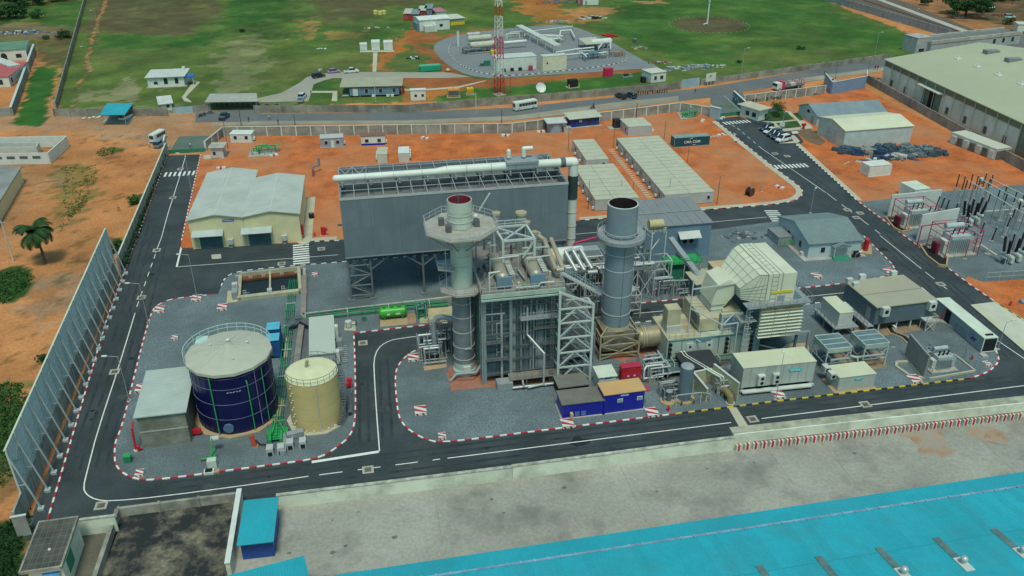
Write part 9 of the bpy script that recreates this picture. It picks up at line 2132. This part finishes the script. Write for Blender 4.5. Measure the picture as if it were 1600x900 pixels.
t=P0('sprinkler_gantry','magenta pipe frame over the bund between the transformers','pipe frame',*G(1433,384));f=MB();f.bar((0,0,0),(0,0,4.4),.18);f.bar((0,0,4.4),(5.8,.6,4.4),.18);f.bar((5.8,.6,4.4),(8.4,-1.8,3.4),.18);f.bar((8.4,-1.8,0),(8.4,-1.8,3.4),.15);f.part('pipe',m_mag,t);MB().box(6.0,-1.4,.2,8.0,.4,2.6).part('valve_cabinet',m_w2,t)
t=P0('sprinkler_gantry','magenta pipe frame right of the nearer transformer','pipe frame',*G(1507,405));f=MB();f.bar((0,0,0),(0,0,3.4),.12);f.bar((0,0,3.4),(3.4,2.0,3.4),.12);f.bar((3.4,2,0),(3.4,2,3.4),.12);f.part('pipe',m_mag,t);MB().box(-.3,-.3,0,.3,.3,.2).part('foot',m_conc,t)
for(pl,lb)in(([(1383,341),(1400,339),(1416,352),(1422,362),(1408,364),(1396,358)],'left one by the road'),([(1437,385),(1455,383),(1480,405),(1478,418),(1466,416),(1448,402)],'nearer one by the road')):
 c=Vector(G(*pl[0]));t=T('bund_wall','low concrete bund beside the transformers, '+lb,'bund',c);Q=[Vector(G(*q))-c for q in pl];mb=MB()
 for a,b in zip(Q,Q[1:]+Q[:1]):mb.bar((*a,.25),(*b,.25),.3,.5)
 mb.part('kerb',m_padb,t);MB().prism([tuple(q)for q in Q],None,.16).part('pit_floor',m_dark,t)
def insul(px,h0,h1,label,lean=(0,0),lat=True,group=None,name='post_insulator',r=.2,at=None,two=False):
 t=T(name,label,'insulator',(*(at or G(*px)),.1),0,group)
 s=MB();w=.28
 if lat:
  for x,y in((-w,-w),(w,-w),(w,w),(-w,w)):s.bar((x,y,0),(x*.6,y*.6,h0),.07)
  for k in range(4):z0,z1=h0*k/4,h0*(k+1)/4;s.bar((-w,-w,z0),(w*.8,-w*.9,z1),.05);s.bar((w,-w,z0),(w*.8,w*.9,z1),.05)
 else:s.bar((0,0,0),(0,0,h0),.16)
 s.box(-.3,-.3,h0,.3,.3,h0+.08);s.part('support',m_grl,t);MB().box(-.5,-.5,-.1,.5,.5,.15).part('footing',m_conc,t)
 i=MB();p0=Vector((0,0,h0+.1));p1=Vector((lean[0],lean[1],h1));n=int((p1-p0).length/.16)
 i.cyl(p0,p1,r*.65,n=8)
 for k in range(n):q=p0+(p1-p0)*(k+.5)/n;i.cyl(q,q+(p1-p0).normalized()*.05,r,n=10)
 i.part('insulator',m_porc,t);MB().ball(tuple(p1),.14,8).part('terminal',m_grl,t);return t
for i,(x,y,tp)in enumerate(((1484,330,272),(1493,334,276),(1503,336,272),(1513,333,275),(1525,330,271),(1538,322,273))):
 H=HZ(x,y,tp);insul((x,y),H*.62,H,'tall lattice post with dark insulator, %s from the left in the rear row'%['first','second','third','fourth','fifth','sixth'][i],group='rear row of lattice insulator posts',r=.14)
for i,(x,y,tp,lx,ly)in enumerate(((1465,345,309,.3,0),(1473,347,312,.2,0),(1455,352,308,.5,.2),(1445,352,325,.6,.2),(1487,350,318,.2,0),(1484,358,328,.1,0))):
 H=HZ(x,y,tp);insul((x,y),H*.5,H,'dark insulator post %s, standing near the farther transformer'%['in the front left','right of the first','tallest','by the wall','behind the wall end','lowest'][i],(lx,ly),False,r=.17)
def breaker(label,px,sc=1.0):
 t=T('circuit_breaker',label,'breaker',(*G(*px),.1),R(11));b=MB();b.box(-2.6,-.8,1.4,2.6,.8,1.7)
 for x in(-2.2,0,2.2):b.bar((x,-.6,0),(x,-.6,1.4),.16);b.bar((x,.6,0),(x,.6,1.4),.16)
 b.part('base_frame',m_grl,t)
 for k,x in enumerate((-2,0,2)):
  c=MB();c.cyl((x,-.9,2.1),(x,.9,2.1),.42,n=14);c.ball((x,-.9,2.1),.42,10);c.part('tank',mat('process grey'),t)
  for s in(-1,1):
   i=MB();p0=Vector((x,s*.5,2.4));p1=p0+Vector((s*.5+(k-1)*.55,s*.5,3.1))*sc;i.cyl(p0,p1,.2,n=10);n=16
   for q in range(n):w=p0+(p1-p0)*(q+.5)/n;i.cyl(w,w+(p1-p0).normalized()*.07,.29,n=10)
   i.part('bushing',m_porc,t);MB().bar(p1,p1+(p1-p0).normalized()*.5,.08).part('terminal',m_grl,t)
 for x in(-1,1):MB().box(x-.4,-1.2,.4,x+.4,-.7,1.6).part('control_box',m_w2,t)
 return t
breaker('farther circuit breaker with black V shaped bushings in the switchyard',(1515,352))
breaker('nearer circuit breaker with black V shaped bushings at the right edge',(1578,410))
for i,(x,y,tp,lx)in enumerate(((1526,385,348,.3),(1543,398,356,.3),(1506,365,335,.2),(1493,362,345,.2),(1505,376,352,.4),(1516,384,364,.4),(1561,345,300,.1),(1578,335,300,.1),(1592,345,306,.2),(1568,372,340,.3))):
 H=HZ(x,y,tp);insul((x,y),H*.5,H,'dark insulator on grey support, number %s counting from the left breaker outwards'%num(i%10),(lx,0),i%2==0,r=.16,group='insulators standing around the breakers')
def gantry(label,p0,p1,h):
 a,an,W=frame(p0,p1);t=T('busbar_gantry',label,'gantry',(*a,.1),an);f=MB()
 for x in(0,W):f.bar((x,0,0),(x,0,h),.2)
 f.bar((-.8,0,h),(W+.8,0,h),.22);f.part('frame',m_gr,t);MB().ball((W*.5,0,h+.9),.6,12).part('wave_trap',m_w2,t);MB().cyl((W*.5,0,h),(W*.5,0,h+.4),.1).part('trap_mount',m_porc,t);return t
h1=6.2
gantry('grey steel busbar gantry behind the farther circuit breaker',(1511,330),(1532,326),h1)
gantry('grey steel busbar gantry behind the nearer circuit breaker',(1566,366),(1592,362),h1)
for k,(p,q)in enumerate((((1512,281),(1604,336)),((1532,279),(1610,322)),((1548,279),(1612,310)))):
 zb=8.2;a=Vector((*G(*p,zb),zb));b=Vector((*G(*q,zb),zb));b=a+(b-a)*1.25;t=T('busbar','long pale tubular busbar over the switchyard, %s of three'%['nearest','middle','farthest'][k],'busbar',(a.x,a.y,0));MB().cyl((0,0,zb),b-a+Vector((0,0,zb)),.09,n=8).part('tube',m_w2,t)
 for s in(0,.33,.66,1):
  w=(b-a)*s;i=MB();i.cyl((w.x,w.y,zb-1.9),(w.x,w.y,zb-.1),.13,n=8);i.part('insulator',m_porc,t);i=MB();i.bar((w.x,w.y,0),(w.x,w.y,zb-1.9),.16);i.part('support',m_gr,t)
mb=MB();P_=GP([(1530,332),(1600,327)]);mb.bar((*P_[0],.18),(*P_[1],.18),.5,.1);mb.struct('path',m_pave)
mb=MB();P_=GP([(1488,353),(1515,372),(1557,400)]);mb.bar((*P_[0],.18),(*P_[1],.18),.5,.12);mb.bar((*P_[1],.18),(*P_[2],.18),.5,.12);mb.struct('path',m_pave)
pole((1568,430),350,'thin grey pole in the switchyard at the right edge',m_polem,.08)
for i in range(8):
 x=1539+i*9;y=437-i*.6
t=P0('mesh_fence','thin wire mesh fence at the front edge of the switchyard','fence',*G(1540,440));b=Vector(G(1640,434))-Vector(G(1540,440));MB().rail([(0,0,0),(b.x,b.y,0)],1.9,2.6,.05).part('posts',m_grl,t)
hydrant((1578,478),'small red hydrant on the orange strip at the right edge');
t=P0('white_drum','small pale blue drum lying on the orange strip at the right edge','drum',*G(1597,474));MB().cyl((-.5,0,.4),(.5,0,.4),.4,n=14).part('shell',mat('compound blue'),t);MB().cyl((.5,0,.4),(.56,0,.4),.3,n=12).part('lid',m_w,t)
for i in range(12):
 q=i/11;x=1155+60*q;
m_fw=mat('cream front wall',(.70,.73,.58),var=.07,scale=.3,rough=.75,dirt=(.29,.31,.25),dscale=.22,damt=.75,fine=.05)
wallrun('front_wall','long low cream wall between front road and grey yard, left part',(436,793),(800,748),2.0,.35,wm=m_fw,cat='wall',coping=mat('mossy coping',(.42,.43,.35),var=.3,scale=1.2,rough=.9,dirt=(.12,.12,.1),dscale=.8,damt=.8))
wallrun('front_wall','long low cream wall between front road and grey yard, middle part',(800.5,748),(1144,702),2.1,.35,wm=m_fw,cat='wall',coping=mat('mossy coping'))
a,an,W=frame((1144,702),(1600,651));W+=9;t=T('front_wall','thicker cream wall with broad rough ledge and striped blocks at its foot','wall',a,an)
MB().box(0,0,-.1,W,.4,2.5).part('panel',m_fw,t);MB().box(-.1,.2,1.9,W,1.6,2.55).part('ledge',mat('rough ledge',(.36,.36,.27),var=.25,scale=.7,rough=.9,dirt=(.16,.17,.14),dscale=.5,damt=.8),t)
MB().box(3,-.08,1.0,W,0,1.1).part('string_course',m_conc,t)
rng=random.Random(3)
for i in range(36):
 x=.7+i*1.22;o=T('striped_bollard','white block with red vertical band in the row at the foot of the front wall','bollard',a+Vector((math.cos(an),math.sin(an)))*x+Vector((-math.sin(an),math.cos(an)))*-.35,an,'white and red blocks along the front wall')
 MB().box(-.36,-.2,0,.36,.2,1.0).part('block',m_w,o);MB().box(-.16,-.22,.06,.16,.22,1.02).part('red_band',m_red if i%5 else mat('orange red'),o)
rng=random.Random(6)
sheet('yard_floor',[(190,802),(372,777),(358,905),(150,915)],.02,mat('blackened floor',(.17,.15,.105),var=.4,scale=.5,fine=.3,fscale=2.5,rough=.95,dirt=(.022,.026,.028),dscale=.16,damt=1.0,dlo=.42,dhi=.54))
sheet('yard_floor',[(116,832),(188,820),(152,915),(60,930)],.02,mat('muddy floor',(.15,.135,.10),var=.35,scale=.5,fine=.25,rough=.95,dirt=(.06,.06,.05),dscale=.25,damt=.8))
m_san=mat('sand patch',(.30,.265,.18),var=.35,scale=.9,fine=.3,fscale=3,rough=.95,dirt=(.12,.11,.09),dscale=.6,damt=.9)
for k,(cx,cy,r,s)in enumerate(((225,845,2.6,1),(245,828,2.2,2),(205,872,1.6,3),(280,838,1.2,5),(262,818,1.6,6),(268,862,.9,8),(330,862,.5,9))):pass
m_st=mat('grimy wall',(.31,.30,.24),var=.25,scale=.6,rough=.9,dirt=(.07,.07,.06),dscale=.35,damt=.9)
wallrun('yard_wall','stained grey concrete wall at the back of the blackened yard',(188,806),(373,782),1.3,.4,wm=m_st,cat='wall',post=True,step=5,pm=m_st,ph=.06)
wallrun('yard_wall','grimy low wall dividing blackened yard from muddy passage',(150,915),(186,806),1.2,.5,wm=m_st,cat='wall')
wallrun('yard_wall','white topped wall between blackened yard and turquoise shed',(360,902),(378,786),2.2,.5,wm=m_fw,cat='wall',coping=m_w)
wallrun('yard_wall','cream wall behind the muddy passage',(112,838),(186,829),2.4,.25,wm=m_fw,cat='wall',coping=mat('mossy coping'))
t,W,D,H=0,0,0,0
t=T('gate_hut','small cream hut with stained tiled flat roof at the bottom left corner','hut',(-39.4,75.0,0),R(1));W,D,H=3.6,7.4,3.9
MB().box(.2,.2,0,W+.1,D-.1,H).part('wall',m_fw,t);MB().box(-.4,-.3,H+.003,W+.3,D+.2,H+.22).part('roof',mat('mossy roof',(.085,.085,.072),var=.25,scale=.5,rough=.95,dirt=(.03,.03,.028),dscale=.4,damt=.9),t)
g=MB()
for i in range(7):g.box(-.4+i*(W+.7)/6-.02,-.3,H+.22,-.4+i*(W+.7)/6+.03,D+.2,H+.235)
for i in range(9):g.box(-.4,-.3+i*(D+.5)/8-.02,H+.22,W+.3,-.3+i*(D+.5)/8+.03,H+.238)
g.part('tile_joints',mat('pale joint',(.15,.15,.12),rough=.9),t)
f=MB();
for y0,y1 in((-.35,-.15),(D+.02,D+.24)):f.box(-.45,y0,H-.05,W+.35,y1,H+.3)
for x0,x1 in((-.45,-.25),(W+.12,W+.35)):f.box(x0,-.35,H-.05,x1,D+.24,H+.302)
f.part('roof_rim',m_st,t);MB().box(W+.08,1.6,1.2,W+.16,3.6,3.2).part('green_shutter',mat('green shutter',(.02,.22,.13),rough=.5),t)
s=[(1.6,-1.4,2.2),(3.4,-1.4,2.2),(3.4,.2,3.0),(1.6,.2,3.0)];o=MB();o.add(s+[(p[0],p[1],p[2]+.1)for p in s],[(3,2,1,0),(4,5,6,7),(0,1,5,4),(1,2,6,5),(3,0,4,7)]);o.part('blue_awning',mat('blue tarp awning',(.05,.22,.45),var=.3,rough=.5),t)
MB().ball((2.0,2.6,H+.3),.18,8).part('roof_stone',m_w,t)
t=T('shed','turquoise roofed navy shed beside the white topped wall','shed',(-17.3,75.4,0),R(-2));W,D=4.1,7.4
MB().box(.2,.9,0,W-.3,D-.2,2.95).part('wall',mat('shed navy',(.02,.075,.30),var=.1,rough=.5),t)
o=MB();s=[(0,0,3.0),(W,0,3.0),(W,D,3.1),(0,D,3.1)];o.add(s+[(p[0],p[1],p[2]+.1)for p in s],[(3,2,1,0),(4,5,6,7),(0,1,5,4),(1,2,6,5),(2,3,7,6),(3,0,4,7)]);o.part('roof',m_cyan,t);MB().box(.2,.86,0,W-.3,.9,2.3).part('navy_shutter',mat('shed navy'),t)
A3=Vector((*G(512,900,6.0),6.0));B3=Vector((*G(1600,737,6.0),6.0))
d=(B3-A3);d.z=0;Lr=d.length+16;an=math.atan2(d.y,d.x)
t=T('factory_hall','huge turquoise sheet roof of the neighbouring hall filling the lower right','building',(A3.x,A3.y,0),an)
sl=.13;Dp=26
zr=lambda y:6.0+sl*(-y)
r=MB();r.add([(-14,0,6.0),(Lr,0,6.0),(Lr,-2.55,zr(-2.55)),(-14,-2.55,zr(-2.55))],[(3,2,1,0)]);r.add([(-14,0,5.7),(Lr,0,5.7),(Lr,0,6.0),(-14,0,6.0)],[(3,2,1,0)])
r.part('eave_strip',m_cyan,t)
r=MB();x=-14;rng=random.Random(41)
while x<Lr:
 x1=min(Lr,x+1.1)
 for y0,y1 in((-2.55,-9.5),(-9.5,-18),(-18,-Dp)):r.add([(x,y0,zr(y0)+.05),(x1,y0,zr(y0)+.05),(x1,y1,zr(y1)+.05),(x,y1,zr(y1)+.05)],[(3,2,1,0)],rng.randrange(3))
 x=x1
r.part('roof',tones('turquoise sheet',(.022,.365,.45),var=.09,scale=.15,rough=.5,ribs=('X',.3),bump=.35,dirt=(.045,.28,.33),dscale=.25,damt=.7,fine=.04,fscale=1.5),t)
r=MB()
for y in(-9.5,-18):r.box(-14,y-.05,zr(y)+.05,Lr,y+.03,zr(y)+.075)
r.part('sheet_lap',mat('lap turquoise',(.02,.26,.33),rough=.6),t)  # roof sheet overlaps in a deeper turquoise
MB().box(-13.8,-Dp,0,Lr-.2,-.3,5.69).part('wall',m_w2,t)
j=MB();j.box(-14,-2.68,zr(-2.55)+.04,Lr,-2.45,zr(-2.55)+.13);
for i in range(int(Lr/1.5)):j.box(-13+i*1.5,-2.8,zr(-2.55)+.1,-12.8+i*1.5,-2.4,zr(-2.55)+.2)
j.part('ridge_fixings',mat('fixing grey',(.20,.32,.42),var=.3,rough=.5),t)
def roofpt(px,py):
 a,b_=(px-800)/CF,-(py-450)/CF
 lo,hi=5.,14.
 for _ in range(30):
  z=(lo+hi)/2;u,v=G(px,py,z);q=Vector((u-A3.x,v-A3.y));y=-q.x*math.sin(an)+q.y*math.cos(an)
  if z<zr(y):lo=z
  else:hi=z
 x=q.x*math.cos(an)+q.y*math.sin(an);return x,y,z
m_sky=mat('skylight strip',(.115,.19,.18),var=.2,scale=1,rough=.5,ribs=('X',.3))
for k,(p,q,ball)in enumerate((((1180,885),(1196,912),None),((1273,871),(1300,902),None),((1367,857),(1393,889),(1401,891)),((1457,842),(1485,873),(1496,876)),((1547,828),(1574,858),(1585,860)))):
 x0,y0,z0=roofpt(*p);x1,y1,z1=roofpt(*q);w=.75
 s=MB();s.add([(x0,y0,zr(y0)+.09),(x0+w,y0,zr(y0)+.09),(x0+w,y1,zr(y1)+.09),(x0,y1,zr(y1)+.09)],[(0,3,2,1)])if False else s.box(x0-w*.1,min(y0,y1),0,x0+w,max(y0,y1),.06)
 s.v=[(x,y,z+zr(y)+.06)for x,y,z in s.v];
 o=s.part('skylight_strip',m_sky,t)
 if ball:
  v=MB();v.box(x0-.15,y1-2.2,0,x0+w+.15,y1-.1,.1);v.v=[(x,y,z+zr(y)+.07)for x,y,z in v.v];o2=v.part('vent_base',m_w2,t)
  yb=y1-1.0;c=MB();c.cyl((x0+w*.5,yb,zr(yb)),(x0+w*.5,yb,zr(yb)+.5),.24,n=14);c.ball((x0+w*.5,yb,zr(yb)+.75),.40,16,sz=.85);c.part('turbine_vent',m_alu,t)
t=T('factory_annex','smaller turquoise roof corner at the bottom edge left of the big roof','building',(*G(475,868,5),0),R(9));
r=MB();r.add([(-12,0,4.9),(0,0,5.0),(.3,-9,5.9),(-12,-9,5.9)],[(3,2,1,0)]);r.add([(-12,0,4.7),(0,0,4.7),(0,0,5.0),(-12,0,4.9)],[(3,2,1,0)]);r.add([(0,0,4.7),(.3,-9,5.5),(.3,-9,5.9),(0,0,5.0)],[(0,1,2,3)]);r.part('roof',m_cyan,t)
MB().box(-11.8,-9,0,-.3,-.3,4.65).part('wall',m_w2,t)
for k,(cx,cy,r_)in enumerate(((1445,682,3.2),(1462,700,2.4),(1535,678,2.6),(1558,684,1.8))):blot(cx,cy,r_,m_rust,'rust_stain',50+k,-.006+.0012*k)
